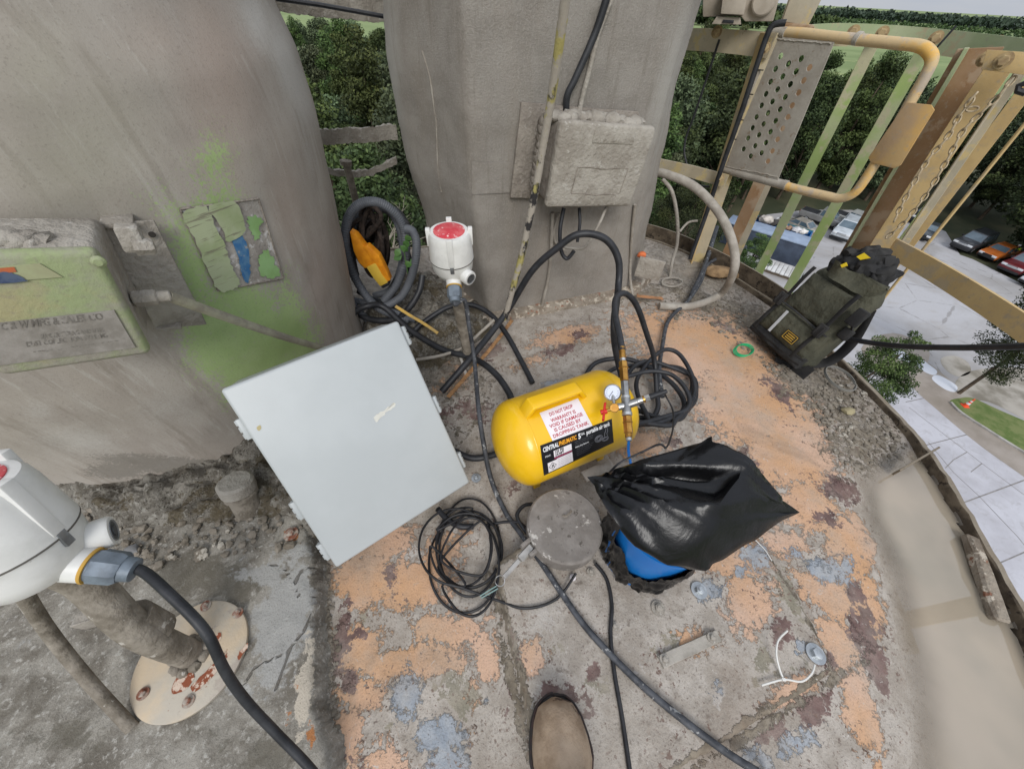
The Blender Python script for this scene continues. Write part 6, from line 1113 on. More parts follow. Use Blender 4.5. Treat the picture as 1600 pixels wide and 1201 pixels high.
part('body', prism([PY(u, v, 1.27) for u, v in [(546, 362), (556, 368), (574, 392), (586, 400), (588, 412), (570, 420), (560, 410), (552, 392)]], V(0, .035, 0), .004), orm, ot); part('grip', prism([PY(u, v, 1.262) for u, v in [(572, 418), (586, 412), (598, 432), (606, 442), (594, 448), (584, 436)]], V(0, .03, 0), .004), mat('tool_yellow', (206, 172, 66), None, rough=.5), ot)
part('upper_arm', prism([PY(u, v, 1.268) for u, v in [(566, 386), (574, 384), (592, 400), (604, 424), (610, 438), (602, 442), (590, 418)]], V(0, .03, 0), .003), orm, ot); part('tip', prism([PY(u, v, 1.265) for u, v in [(594, 446), (606, 440), (608, 446), (598, 451)]], V(0, .03, 0), .002), black_m, ot)
def ribbon(name, px, w, m_, label, cat='strap'):
    pts = spline([P(u, v, z) for u, v, z in px], 8); out, fs = [], []
    for i, p in enumerate(pts):
        d = (pts[min(i+1, len(pts)-1)]-pts[max(i-1, 0)]).normalized(); s = d.cross(V(0, 0, 1)).normalized()*w/2; out += [p-s, p+s]
        if i: fs.append((2*i-2, 2*i-1, 2*i+1, 2*i))
    solo(name, thick((out, fs), V(0, 0, 1), .002), m_, label, cat)
ribbon('yellow_strap', [(618, 478, .2), (640, 492, .17), (662, 505, .14), (684, 520, .11)], .014, mat('strap_yellow', (204, 166, 84), (176, 150, 96), 40, .8), 'frayed yellow strap lying behind the enclosure corner')
ribbon('wood_strip', [(800, 500, .06), (770, 540, .045), (735, 580, .03), (700, 620, .02)], .016, mat('wood_strip', (168, 128, 88), (128, 96, 66), 50, .9), 'narrow brown wooden strip lying behind the tank', 'strip')
cable('dusty_lead', ZP([(650, 562, .06), (690, 555, .05), (725, 542, .06), (750, 520, .09), (772, 500, .12)]), .0065, dust_m, 'pale dusty cord crossing before the sensor pipe', 'cord')
ribbon('white_strip', [(715, 545, .05), (722, 565, .03), (730, 590, .012)], .01, mat('white_strip', (184, 180, 172)), 'torn white strip at the foot of the sensor pipe', 'strip')
leaf_m = mat('sprig_leaf', (62, 98, 48), (84, 116, 62), 30, .6)
sg = thing('weed', 'small green leafy weed growing by the corrugated hose', 'weed', PY(632, 430, 1.3)); part('stem', tube([PY(640, 440, 1.3), PY(634, 410, 1.29), PY(630, 380, 1.29)], .002, 6), leaf_m, sg)
def leafshape(c, d, up_, L, w):
    d = Vector(d).normalized(); s = d.cross(Vector(up_)).normalized(); nn = s.cross(d); return [c, c+d*L*.35+s*w*.5+nn*.004, c+d*L*.7+s*w*.42, c+d*L, c+d*L*.7-s*w*.42, c+d*L*.35-s*w*.5+nn*.004], [(0, 1, 2, 3, 4, 5)]
for k, (u, v, a) in enumerate([(632, 384, .8), (638, 392, 2.3), (628, 398, 3.6), (642, 404, 5.2), (632, 412, .2), (640, 378, 1.6), (625, 388, 4.1)]): part('leaf', leafshape(PY(u, v, 1.285), V(math.cos(a), -.4, math.sin(a)), V(0, -1, .3), .038, .026), leaf_m, sg, None)

# ================================================================== SMALL THINGS ON THE PLATE
st_ = thing('pipe_stub', 'short dusty capped pipe standing in the rubble by the left vessel', 'pipe', P(388, 792, .06)); a, b = P(390, 796, .05), P(366, 752, .16); part('pipe', cyl(a, b, .034, seg=22), pipe_m, st_); part('collar', cyl(a.lerp(b, .55), a.lerp(b, .68), .040, seg=24, bev=.003), pipe_m, st_); part('cap', cyl(a.lerp(b, .68), a.lerp(b, 1.02), .042, seg=24, bev=.006), dust_m, st_)
solo('channel_end', merge(bar(P(20, 745, .07), P(80, 715, .06), .09, .004, V(0, 0, 1)), bar(P(40, 760, .06), P(85, 735, .06), .06, .004, V(1, 0, 0))), mat('dark_channel', (74, 68, 62), (56, 52, 48), 20, .9), 'dark open steel channel end at the foot of the left vessel', 'channel')
galv = mat('galvanised_bolt', (184, 188, 190), (160, 164, 166), 40, .38, .75)
def anchor(u, v, z, r, label, m_=galv, stud=True):
    p = P(u, v, z); t = thing('anchor_bolt', label, 'bolt', p); part('washer', lathe(p, V(0, 0, 1), [(r, 0), (r, .0025), (r*.5, .003)], 26), m_, t); part('nut', lathe(p+V(0, 0, .0028), V(0, 0, 1), [(r*.55, 0), (r*.55, r*.45), (r*.45, r*.5)], 6), m_, t)
    if stud: part('stud', cyl(p+V(0, 0, .003), p+V(0, 0, r*.8), r*.28, seg=12), m_, t)
anchor(1092, 922, HZ+.002, .020, 'shiny galvanised bolt with washer right of the wrapped bucket'); anchor(1274, 1021, HZ+.001, .021, 'shiny galvanised bolt near the corner of the hatch plate', stud=False); anchor(744, 747, .002, .015, 'galvanised bolt at the lower right corner of the enclosure'); anchor(1028, 950, HZ+.002, .017, 'dull dusty bolt between the bucket and the cord', dust_m); anchor(455, 834, SLZ+.004, .018, 'rusty bolt on the pad at the left edge of the enclosure', mat('rusted_bolt', (150, 90, 60)), stud=False); anchor(960, 978, HZ+.002, .009, 'tiny pale screw head beside the straight black cord', dust_m, False); anchor(923, 893, HZ+.002, .010, 'small pale screw under the aluminium cap', dust_m, False); anchor(895, 902, HZ+.002, .008, 'tiny white screw left of the small pale screw', wl_m, False)
solo('strap_plate', crust(denser(bar(P(1032, 1034, HZ+.004), P(1122, 992, HZ+.004), .024, .008, V(.4, -.9, 0)), 3), .002), mat('strap_plate', (166, 160, 150), (140, 134, 124), 20, .9, 0, .5, 90), 'flat dusty steel strap welded on the hatch plate', 'plate')
for (u, v, lb) in [(1038, 1030, 'lower'), (1112, 996, 'upper')]: anchor(u, v, HZ+.009, .011, lb+' round rivet on the flat dusty strap', dust_m, False)
whm = mat('zip_white', (214, 212, 206), None, rough=.5); solo('zip_tie', merge(tube(spline(ZP([(1230, 985, 0.058), (1216, 1000, 0.063), (1213, 1022, 0.058), (1218, 1045, 0.048), (1224, 1060, 0.043)]), 8), .0022, 6), tube(spline(ZP([(1190, 1070, 0.043), (1224, 1061, 0.043), (1252, 1064, 0.045), (1268, 1052, 0.049), (1273, 1038, 0.047)]), 8), .0020, 6), box(P(1224, 1061, 0.044), (.004, .003, .003), .0005)), whm, 'white zip tie curled beside the galvanised bolt on the hatch plate', 'zip tie')
cable('white_string', ZP([(1172, 835, .04), (1185, 848, .038), (1196, 860, .038), (1206, 876, .038)]), .0014, whm, 'thin white string lying right of the black bag', 'string', seg=5)
gw = mat('green_wire', (40, 168, 110), None, rough=.45); gp_ = [(1160+14*math.cos(t)+k*2, 548+9*math.sin(t)-k, .012+.003*k+.004*math.sin(t*2)) for k in range(3) for t in np.linspace(0, 2*math.pi*.95, 10)]; cable('green_wire', ZP(gp_), .0024, gw, 'small coil of bright green wire on the plate near the backpack', 'wire', n=5, seg=6)
wc_ = [(1312+24*math.cos(t)+k*2, 592+15*math.sin(t)-k+.5*24*math.cos(t), .008+.004*k) for k in range(2) for t in np.linspace(0, 2*math.pi*.95, 12)]; cable('wire_loop', ZP(wc_), .0028, mat('grey_wire', (124, 122, 116)), 'loop of grey wire in the gravel below the backpack', 'wire', n=5, seg=6); wc_ = [(1050+16*math.cos(t), 440+7*math.sin(t)+k, .012+.004*k) for k in range(2) for t in np.linspace(0, 2*math.pi*.95, 10)]; cable('wire_loop', ZP(wc_), .004, dust_m, 'dusty wire loop on the ground under the tan cord', 'wire', n=5, seg=6)
solo('rim_bracket', crust(denser(bar(P(1400, 738, .0), P(1462, 702, .03), .035, .006, V(0, 0, 1)), 2), .002), dirty_steel, 'rusty flat lug sticking out of the silo rim', 'lug'); solo('steel_plate_scrap', crust(denser(rbox(at_d(1015, 420, 1.72), V(.95, -.3, 0), V(.3, .95, 0), V(0, 0, 1), .06, .006, .05, .001), 2), .002), dust_m, 'small upright grey plate right of the middle vessel foot', 'plate'); solo('orange_scrap', lump(at_d(1003, 398, 1.75), (.022, .018, .016), 3), mat('orange_scrap', (214, 116, 70), (190, 100, 60), 30, .8), 'orange scrap lying on the grey plate', 'scrap')
ribbon('tan_leaf', [(995, 462, .03), (1015, 464, .03), (1036, 466, .02)], .022, mat('tan_scrap', (178, 128, 88), (150, 110, 78), 40, .9), 'brown dead leaf at the foot of the middle vessel', 'leaf')
solo('rim_lump', crust(denser(bar(P(1515, 838, -.01), P(1560, 970, -.02), .035, .03, V(1, 0, 0), .006), 3), .008, 18), fl_m, 'crumbling pale block caught along the inner rim', 'concrete lump'); solo('rust_lump', lump(P(1128, 425, .02), (.095, .05, .026), 6, sub=3), mat('rust_sand', (150, 124, 92), (120, 98, 72), 20, .95, 0, .9, 70), 'sandy rust brown lump by the railing post', 'lump', smooth=60)
# loose stones and grit: too many to count
stone_m = mat('grit', (136, 128, 116), (104, 96, 84), 30, .95, 0, .5, 120, spots=[((168, 162, 150), 14, .6)])
def in_poly(p, q):
    c = False; j = len(q)-1
    for i in range(len(q)):
        if (q[i][1] > p[1]) != (q[j][1] > p[1]) and p[0] < (q[j][0]-q[i][0])*(p[1]-q[i][1])/(q[j][1]-q[i][1])+q[i][0]: c = not c
        j = i
    return c
ico = bmesh.new(); bmesh.ops.create_icosphere(ico, subdivisions=1, radius=1); ICO = bm_geo(ico)
def stones(poly, N, r0, r1, z, seed):
    r = random.Random(seed); us = [p[0] for p in poly]; vs2 = [p[1] for p in poly]; gs = []
    while len(gs) < N:
        u, v = r.uniform(min(us), max(us)), r.uniform(min(vs2), max(vs2))
        if not in_poly((u, v), poly): continue
        p = P(u, v, z); s = r0+(r1-r0)*r.random()**3; k = [s*r.uniform(.6, 1.3) for _ in range(3)]; a = r.uniform(0, 6.28); ca, sa = math.cos(a), math.sin(a)
        zz = floor_z(np.array([[p.x, p.y]]), rim_dist(np.array([[p.x, p.y]])))[0] if z <= .001 else z
        gs.append(([Vector((p.x+(w.x*k[0]*ca-w.y*k[1]*sa)*(1+.25*mnoise.noise(w*2+p*50)), p.y+(w.x*k[0]*sa+w.y*k[1]*ca), zz+w.z*k[2]*.6+k[2]*.2)) for w in ICO[0]], ICO[1]))
    return merge(*gs)
solo('gravel', stones([(1060, 455), (1160, 470), (1240, 590), (1310, 560), (1400, 650), (1450, 720), (1400, 750), (1320, 720), (1250, 620), (1180, 560), (1100, 500), (1030, 500)], 1500, .0022, .012, 0, 1), stone_m, 'grey grit and small stones along the rim under the backpack', 'gravel', smooth=30, kind='stuff')
solo('gravel', stones([(492, 870), (512, 880), (530, 1000), (528, 1200), (498, 1200), (496, 1000)], 420, .0015, .008, 0, 2), stone_m, 'grit lying in the groove beside the concrete pad', 'gravel', smooth=30, kind='stuff'); solo('gravel', stones([(620, 520), (760, 530), (780, 640), (720, 720), (660, 600)], 330, .002, .010, 0, 3), stone_m, 'grit between the enclosure and the yellow tank', 'gravel', smooth=30, kind='stuff')
solo('gravel', stones([(100, 790), (480, 810), (470, 850), (180, 900)], 260, .002, .014, SLZ+.004, 4), stone_m, 'small stones scattered on the pad below the left vessel', 'gravel', smooth=30, kind='stuff')
solo('stone', lump(P(1326, 642, .0), (.024, .018, .014), 11), mat('pale_stone', (160, 150, 118), (140, 130, 104), 30, .9), 'pale yellowish stone lying in the gravel near the rim', 'stone', smooth=60); solo('stone', lump(P(205, 858, .06), (.016, .013, .01), 12), mat('grey_stone', (118, 118, 118), None, rough=.9), 'round grey pebble on the pad below the left vessel', 'stone', smooth=60)
# ================================================================== TREES BELOW AND BEYOND
def foliage(name, dark, mid, light):
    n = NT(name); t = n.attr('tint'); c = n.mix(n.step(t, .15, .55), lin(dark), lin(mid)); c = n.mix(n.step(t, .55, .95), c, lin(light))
    oi = n.t.nodes.new('ShaderNodeObjectInfo'); hs = n.t.nodes.new('ShaderNodeHueSaturation'); n.link(n.math('ADD', .46, n.math('MULTIPLY', oi.outputs['Random'], .06)), hs.inputs['Hue']); n.link(n.math('ADD', .65, n.math('MULTIPLY', oi.outputs['Random'], .65)), hs.inputs['Value']); n.link(c, hs.inputs['Color'])
    return n.done(hs.outputs[0], .7, 0, None, .25)
fol = [foliage('foliage_dark', (42, 54, 32), (58, 72, 40), (82, 96, 54)), foliage('foliage_mid', (50, 64, 34), (68, 84, 44), (94, 110, 60)), foliage('foliage_grey', (54, 66, 46), (76, 90, 62), (104, 118, 84))]
bark = mat('bark', (96, 84, 70), (70, 60, 50), 3, .95, 0, .6, 12); bark_pale = mat('bark_pale', (150, 142, 128), (124, 116, 104), 3, .95)
def crown_mesh(seed, H, R, z0, nclump, per, leaf, conical=0., spread=1.0):
    r = np.random.default_rng(seed); cl = []
    while len(cl) < nclump:
        p = r.normal(size=3); p /= np.linalg.norm(p); k = r.uniform(.35, 1.0)**.5; h = (p[2]*k+1)/2; rad = R*(1-conical*h)*k
        cl.append((p[0]*rad*r.uniform(.8, 1.15), p[1]*rad*r.uniform(.8, 1.15), z0+(H-z0)*h, R*r.uniform(.2, .38)*spread))
    C = []; T = []
    for (x, y, z, cr_) in cl:
        q = r.normal(size=(per, 3)); q /= np.linalg.norm(q, axis=1)[:, None]; q *= (r.uniform(.25, 1.0, size=(per, 1))**.6)*cr_; q[:, 2] *= .7
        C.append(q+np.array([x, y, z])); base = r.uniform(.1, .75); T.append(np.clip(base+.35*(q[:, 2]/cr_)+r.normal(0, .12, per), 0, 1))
    C = np.concatenate(C); T = np.concatenate(T); N = len(C); a = r.normal(size=(N, 3)); a /= np.linalg.norm(a, axis=1)[:, None]; b = np.cross(a, r.normal(size=(N, 3))); b /= np.linalg.norm(b, axis=1)[:, None]; s = leaf*r.uniform(.6, 1.3, size=(N, 1))
    Vv = np.concatenate([C-a*s, C+b*s*.55, C+a*s, C-b*s*.55], 1).reshape(-1, 3); me = bpy.data.meshes.new('crown'); me.vertices.add(4*N); me.vertices.foreach_set('co', Vv.ravel().astype(np.float32)); me.loops.add(4*N); me.loops.foreach_set('vertex_index', np.arange(4*N)); me.polygons.add(N); me.polygons.foreach_set('loop_start', np.arange(N)*4); me.polygons.foreach_set('loop_total', np.full(N, 4)); me.update(calc_edges=True)
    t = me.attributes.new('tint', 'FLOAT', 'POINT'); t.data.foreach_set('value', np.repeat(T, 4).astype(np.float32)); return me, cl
def trunk_geo(H, z0, cl, r0, n=6, seed=0):
    rr = random.Random(seed); tr2 = [V(0, 0, -.3), V(.08*H*.1, 0, H*.3), V(-.02*H, .02*H, H*.6), V(0, 0, H*.88)]; g = [tube(spline(tr2, 4), [r0*(1-.85*i/12) for i in range(13)], 8)]
    for c in sorted(cl, key=lambda c: -math.hypot(c[0], c[1]))[:n]:
        zb = max(z0*.7, c[2]-.45*math.hypot(c[0], c[1])-.8); g.append(tube(spline([V(0, 0, zb), V(c[0]*.5, c[1]*.5, (zb+c[2])/2+.15), V(c[0], c[1], c[2])], 3), [r0*.4*(1-.8*i/6) for i in range(7)], 6))
    return merge(*g)
protos = []
for k, (H, R, z0, nc, per, leaf, con) in enumerate([(13, 3.6, 1.4, 80, 190, .15, .35), (14.5, 3.2, 1.6, 76, 190, .14, .55), (11.5, 4.0, 1.0, 84, 180, .16, .2), (15.5, 2.9, 2.2, 72, 180, .13, .6), (12.5, 4.2, 1.2, 86, 180, .16, .3)]):
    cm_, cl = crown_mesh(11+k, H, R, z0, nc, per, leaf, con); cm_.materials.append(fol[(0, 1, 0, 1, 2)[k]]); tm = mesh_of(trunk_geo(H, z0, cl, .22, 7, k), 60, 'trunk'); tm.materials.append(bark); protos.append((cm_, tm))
def tree(loc, k, s, rz, label, group=None, name='broadleaf_tree', prot=None):
    cm_, tm = (prot or protos)[k]; t = thing(name, label, 'tree', loc, group, rz); t.scale = s if hasattr(s, '__len__') else (s, s, s); local('crown', cm_, None, t); local('trunk', tm, None, t); return t
LOT = [(p.x, p.y) for p in lot]; rt = random.Random(3); ntree = 0; LOTA = np.array(LOT)
for ring_r in np.arange(27, 122, 5.0):
    for azd in np.arange(-33, 68, math.degrees(5.2/ring_r)):
        if -15 < azd < 15: continue
        a = math.radians(azd+rt.uniform(-1, 1)*math.degrees(1.5/ring_r)); r_ = ring_r+rt.uniform(-1.8, 1.8); x, y = r_*math.sin(a), r_*math.cos(a)
        if poly_dist(np.array([[x, y]]), LOTA)[0] > -2.6: continue
        if azd > 20 and r_ < 48: continue
        if ring_r > 75 and rt.random() < .35: continue
        h = rt.uniform(.82, 1.12)*(1.0 if azd > 15 else .95)
        if azd > 38 and ring_r > 100: continue
        tree((x, y, GZ), rt.randrange(5), (h*rt.uniform(.95, 1.2), h*rt.uniform(.95, 1.2), h), rt.uniform(0, 6.28), 'dense green tree in the wood behind the parked vehicles' if azd > 0 else 'dense green tree in the wood seen between the two vessels', 'trees of the wood beyond the yard' if azd > 0 else 'trees of the wood behind the vessels'); ntree += 1
print('trees', ntree)
# trees standing close below the silo
near = []
for k, (H, R, z0, nc, per, leaf, con) in enumerate([(9.5, 1.9, 3.2, 110, 260, .05, .35), (11, 3.1, 2.2, 150, 240, .065, .3)]):
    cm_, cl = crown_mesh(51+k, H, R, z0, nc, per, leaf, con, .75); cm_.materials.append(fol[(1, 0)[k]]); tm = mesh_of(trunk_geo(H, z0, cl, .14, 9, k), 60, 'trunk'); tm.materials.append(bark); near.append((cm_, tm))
def near_tree(u, v, zc, k, s, label, rz=0):
    p = P(u, v, zc); tree((p.x, p.y, GZ), k, s, rz, label, None, 'young_tree', near)
near_tree(1364, 592, -12.2, 0, .92, 'slender green tree growing just below the silo rim'); near_tree(1655, 508, -11.6, 1, .95, 'dark green tree at the right edge over the yard', 1); near_tree(1075, 350, -11, 1, 1.0, 'grey green tree below the pale hose loop', 2); near_tree(1178, 398, -14, 0, (.9, .9, .62), 'low green bush beside the blue roofed container', 3); near_tree(1560, 480, -15, 0, (.5, .5, .4), 'small shrub at the yard edge near the right tree', 4) if False else None
# bare dead tree between the vessels
def bare(seed):
    r = random.Random(seed); g = []
    def br(p, d, L, rad, lev):
        q = [p]; 
        for i in range(3): d = (d+Vector((r.uniform(-.25, .25), r.uniform(-.25, .25), r.uniform(-.1, .2)))).normalized(); q.append(q[-1]+d*L/3)
        g.append(tube(q, [rad, rad*.85, rad*.7, rad*.5], 5))
        if lev < 5:
            for i in range(3 if lev < 4 else 2): br(q[r.choice([1, 2, 3, 3])], (d+Vector((r.uniform(-1, 1), r.uniform(-1, 1), r.uniform(-.3, .6)))).normalized(), L*r.uniform(.5, .72), rad*.55, lev+1)
    br(V(0, 0, -.3), V(.05, 0, 1), 6.0, .24, 0); return merge(*g)
for (u, v, zc, d, s) in [(528, 150, 0, 24, .92)]:
    p = AZ(u, v, d); t = thing('dead_tree', 'pale leafless dead tree between the two vessels', 'tree', (p.x, p.y, GZ), None, 1); t.scale = (s, s, s); local('trunk', bare(4), bark_pale, t, 60)
# ================================================================== FAR FIELD
def blobs(pts, leaf, per, seed, m_, name, label, hfac=.7):
    r = np.random.default_rng(seed); C = []; T = []
    for (x, y, z, rad) in pts:
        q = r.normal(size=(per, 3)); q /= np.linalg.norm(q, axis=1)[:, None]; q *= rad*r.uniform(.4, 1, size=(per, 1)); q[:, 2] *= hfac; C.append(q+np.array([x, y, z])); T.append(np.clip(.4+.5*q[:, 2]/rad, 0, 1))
    C = np.concatenate(C); T = np.concatenate(T); N = len(C); a = r.normal(size=(N, 3)); a /= np.linalg.norm(a, axis=1)[:, None]; b = np.cross(a, r.normal(size=(N, 3))); b /= np.linalg.norm(b, axis=1)[:, None]; s = leaf*r.uniform(.6, 1.4, size=(N, 1)); Vv = np.concatenate([C-a*s, C+b*s, C+a*s, C-b*s], 1).reshape(-1, 3)
    me = bpy.data.meshes.new(name); me.from_pydata(Vv.tolist(), [], [(4*i, 4*i+1, 4*i+2, 4*i+3) for i in range(N)]); t = me.attributes.new('tint', 'FLOAT', 'POINT'); t.data.foreach_set('value', np.repeat(T, 4).astype(np.float32)); me.materials.append(m_); o = bpy.data.objects.new(name, me); COL.objects.link(o); o['kind'] = 'stuff'; o['label'] = label; o['category'] = 'trees'
farfol = foliage('far_foliage', (60, 76, 66), (70, 88, 74), (84, 100, 84)); r_ = random.Random(4); pts = []
for azd in np.arange(8, 66, .22):
    for k in range(2):
        d = 1230+r_.uniform(-60, 90); a = math.radians(azd+r_.uniform(-.1, .1)); h = r_.uniform(10.5, 15); pts.append((d*math.sin(a), d*math.cos(a), GZ+h*.5, h*.62))
blobs(pts, 2.6, 40, 1, farfol, 'far_wood', 'long dark line of trees on the horizon', .9)
pts = []
for row in range(7):
    d = 800+row*42
    for azd in np.arange(27, 58, .42):
        if r_.random() < .18: continue
        a = math.radians(azd+row*.13+r_.uniform(-.06, .06)); pts.append((d*math.sin(a), d*math.cos(a), GZ+2.2, r_.uniform(2.0, 3.4)))
blobs(pts, 1.2, 14, 2, fol[0], 'nursery_rows', 'rows of small dark bushes across the far green field', .9)
pts = [(d*math.sin(math.radians(a)), d*math.cos(math.radians(a)), GZ+r_.uniform(3, 8), r_.uniform(3, 6)) for a, d in [(r_.uniform(24, 30.5), r_.uniform(560, 640)) for _ in range(60)]] + [(d*math.sin(math.radians(a)), d*math.cos(math.radians(a)), GZ+r_.uniform(4, 9), r_.uniform(4, 7)) for a, d in [(r_.uniform(14, 24), r_.uniform(520, 620)) for _ in range(70)]]
blobs(pts, 1.8, 50, 3, fol[0], 'field_copse', 'dark copse at the edge of the far field', .9)
pw = P(1592, 43, GZ); hb_ = thing('white_shed', 'long white roofed shed far away in the field at the right', 'building', (pw.x*.8, pw.y*.8, GZ)); sc_ = Vector(hb_.location); dirn = Vector((sc_.y, -sc_.x, 0)).normalized(); nn = Vector((-dirn.y, dirn.x, 0))
part('wall', rbox(sc_+V(0, 0, 2), dirn, nn, V(0, 0, 1), 19, 10, 2.2, .05), mat('shed_wall', (206, 208, 214)), hb_); part('roof', prism([sc_+V(0, 0, 4.2)+dirn*x+V(0, 0, z)-nn*11 for x, z in [(-20, 0), (20, 0), (13, 3.2), (-13, 3.2)]], nn*22, .05), mat('shed_roof', (226, 228, 232)), hb_)
# ================================================================== VEHICLES AND THINGS IN THE YARD
glass_m = mat('car_glass', (70, 86, 96), (92, 108, 118), .8, .08, spec=.8); tyre_m = mat('tyre', (34, 34, 35), None, rough=.85); rim_m = mat('wheel_rim', (168, 170, 172), None, rough=.35, metal=.6); lampc = mat('car_lamp', (214, 216, 218), None, rough=.15); taill = mat('tail_lamp', (140, 30, 28), None, rough=.25); trimm = mat('car_trim', (38, 39, 41), None, rough=.6); chrome = mat('chrome', (204, 206, 208), None, rough=.2, metal=.8)
def paintm(nm, c): return mat(nm, c, tuple(int(v*.9) for v in c), 1.5, .28, .15, coat=.5, dust=(150, 144, 136), dlo=1.0, dhi=1.5)
def car(kind, front, rear, m_, label, name):
    f, r = P(*front, GZ), P(*rear, GZ); c = (f+r)/2; hd = (f-r); rz = math.atan2(hd.y, hd.x); t = thing(name, label, 'car' if kind != 'pickup' else 'pickup truck', (c.x, c.y, GZ+.012), None, rz)
    if kind == 'sedan': L, W, body, cab, wb = 4.7, 1.8, [(-2.35, .35), (-2.3, .92), (-1.7, 1.0), (.95, .98), (2.15, .82), (2.35, .6), (2.35, .32)], (-1.75, -.95, .35, 1.1, .98, 1.45), 1.38
    elif kind == 'suv': L, W, body, cab, wb = 5.1, 2.0, [(-2.5, .45), (-2.52, 1.1), (-2.4, 1.16), (.8, 1.16), (2.3, 1.08), (2.52, .85), (2.52, .42)], (-2.45, -2.2, .3, 1.05, 1.14, 1.86), 1.5
    else: L, W, body, cab, wb = 5.7, 2.0, [(-2.85, .55), (-2.85, 1.15), (.9, 1.15), (2.55, 1.1), (2.82, .9), (2.82, .45), (-2.8, .5)], (-.75, -.6, .55, 1.2, 1.13, 1.85), 1.75
    local('body', prism([V(x, -W/2, z) for x, z in body], V(0, W, 0), .09), m_, t, 40)
    b0, t0, t1, b1, zb, zt = cab; w0, w1 = W/2-.06, W/2-.22
    cv = [V(b0, -w0, zb), V(b1, -w0, zb), V(b1, w0, zb), V(b0, w0, zb), V(t0, -w1, zt), V(t1, -w1, zt), V(t1, w1, zt), V(t0, w1, zt)]; cf = [(0, 1, 5, 4), (1, 2, 6, 5), (2, 3, 7, 6), (3, 0, 4, 7), (4, 5, 6, 7)]; cb = local('cabin', (cv, cf), m_, t, 25)
    def pane(i, a0, a1, nm):                             # window set into one face of the cabin
        q = [cv[k] for k in cf[i]]; B = lambda s, tt: (q[0]*(1-s)+q[1]*s)*(1-tt)+(q[3]*(1-s)+q[2]*s)*tt; nrm = (q[1]-q[0]).cross(q[3]-q[0]).normalized(); o_ = nrm*.012
        local(nm, ([B(a0, .08)+o_, B(a1, .08)+o_, B(a1, .88)+o_, B(a0, .88)+o_], [(0, 1, 2, 3)]), glass_m, cb, None)
    pane(1, .05, .95, 'windscreen'); pane(3, .08, .92, 'rear_window')
    for i in (0, 2):
        cuts = [(.08, .46), (.52, .92)] if kind != 'suv' else [(.05, .32), (.36, .62), (.66, .94)]
        for a, b in cuts: pane(i, a, b, 'side_window')
    for sx in (-1, 1):
        for sy in (-1, 1):
            wr_ = .33 if kind == 'sedan' else .39; w = local('wheel', xf(lathe(V(0, 0, 0), V(0, sy, 0), [(wr_*.6, -.1), (wr_, -.09), (wr_, .09), (wr_*.65, .105)], 18), Matrix.Translation(V(sx*wb, sy*(W/2-.1), wr_))), tyre_m, t); local('rim', lathe(V(sx*wb, sy*(W/2+.0), wr_), V(0, sy, 0), [(wr_*.62, 0), (wr_*.5, .012), (.05, .004)], 14), rim_m, w)
    xf_ = body[-2][0] if kind != 'pickup' else 2.82; hz_ = {'sedan': .68, 'suv': .92, 'pickup': .92}[kind]
    for sy in (-1, 1): local('headlight', rbox(V(xf_-.03, sy*(W/2-.32), hz_), AX[0], AX[1], AX[2], .06, .24, .1, .03), lampc, t); local('tail_light', rbox(V(-L/2+.02, sy*(W/2-.22), hz_+.08), AX[0], AX[1], AX[2], .05, .14, .12, .02), taill, t); local('mirror', rbox(V(b1-.25, sy*(W/2+.06), zb+.12), AX[0], AX[1], AX[2], .07, .1, .07, .02), trimm, t)
    local('grille', rbox(V(xf_+.005, 0, hz_-.02), AX[0], AX[1], AX[2], .03, W*.24, .1, .01), chrome if kind != 'sedan' else trimm, t); local('bumper', rbox(V(xf_-.02, 0, .46), AX[0], AX[1], AX[2], .1, W*.46, .11, .04), trimm, t)
    if kind == 'pickup': local('load_bed', rbox(V(-1.85, 0, 1.12), AX[0], AX[1], AX[2], .92, .82, .04, .01), trimm, t)
    if kind == 'suv': local('roof_rails', merge(*[bar(V(-2.0, s*.68, 1.9), V(.2, s*.68, 1.9), .04, .04, V(0, 1, 0)) for s in (-1, 1)]), trimm, t)
    return t
car('suv', (1480, 396), (1540, 379), paintm('paint_black', (58, 60, 64)), 'black large sport utility vehicle parked at the wood edge', 'parked_car'); car('sedan', (1432, 377), (1453, 360), paintm('paint_dark', (54, 60, 66)), 'dark car parked between the cream cage bars', 'parked_car'); car('suv', (1430, 350), (1446, 340), paintm('paint_navy', (44, 48, 56)), 'dark vehicle half hidden at the wood edge behind the bars', 'parked_car')
car('sedan', (1526, 408), (1578, 396), paintm('paint_orange', (196, 108, 44)), 'orange car parked beside the person in yellow', 'parked_car'); car('suv', (1556, 432), (1616, 414), paintm('paint_red', (112, 40, 44)), 'dark red vehicle parked at the right edge', 'parked_car'); car('sedan', (1588, 452), (1650, 436), paintm('paint_silver2', (186, 188, 190)), 'silver car just entering the right edge of the yard', 'parked_car')
car('sedan', (1222, 352), (1262, 369), paintm('paint_silver', (164, 158, 148)), 'beige silver sedan parked behind the blue skip', 'parked_car'); car('pickup', (1306, 358), (1260, 343), paintm('paint_grey', (138, 138, 136)), 'grey pickup truck nearest the silver sedan', 'parked_pickup'); car('suv', (1306, 378), (1322, 358), paintm('paint_white', (196, 202, 206)), 'white silver vehicle facing the silo between the gate bars', 'parked_car'); car('pickup', (1352, 364), (1302, 345), paintm('paint_light', (176, 176, 172)), 'light silver pickup truck left of the brown post', 'parked_pickup')
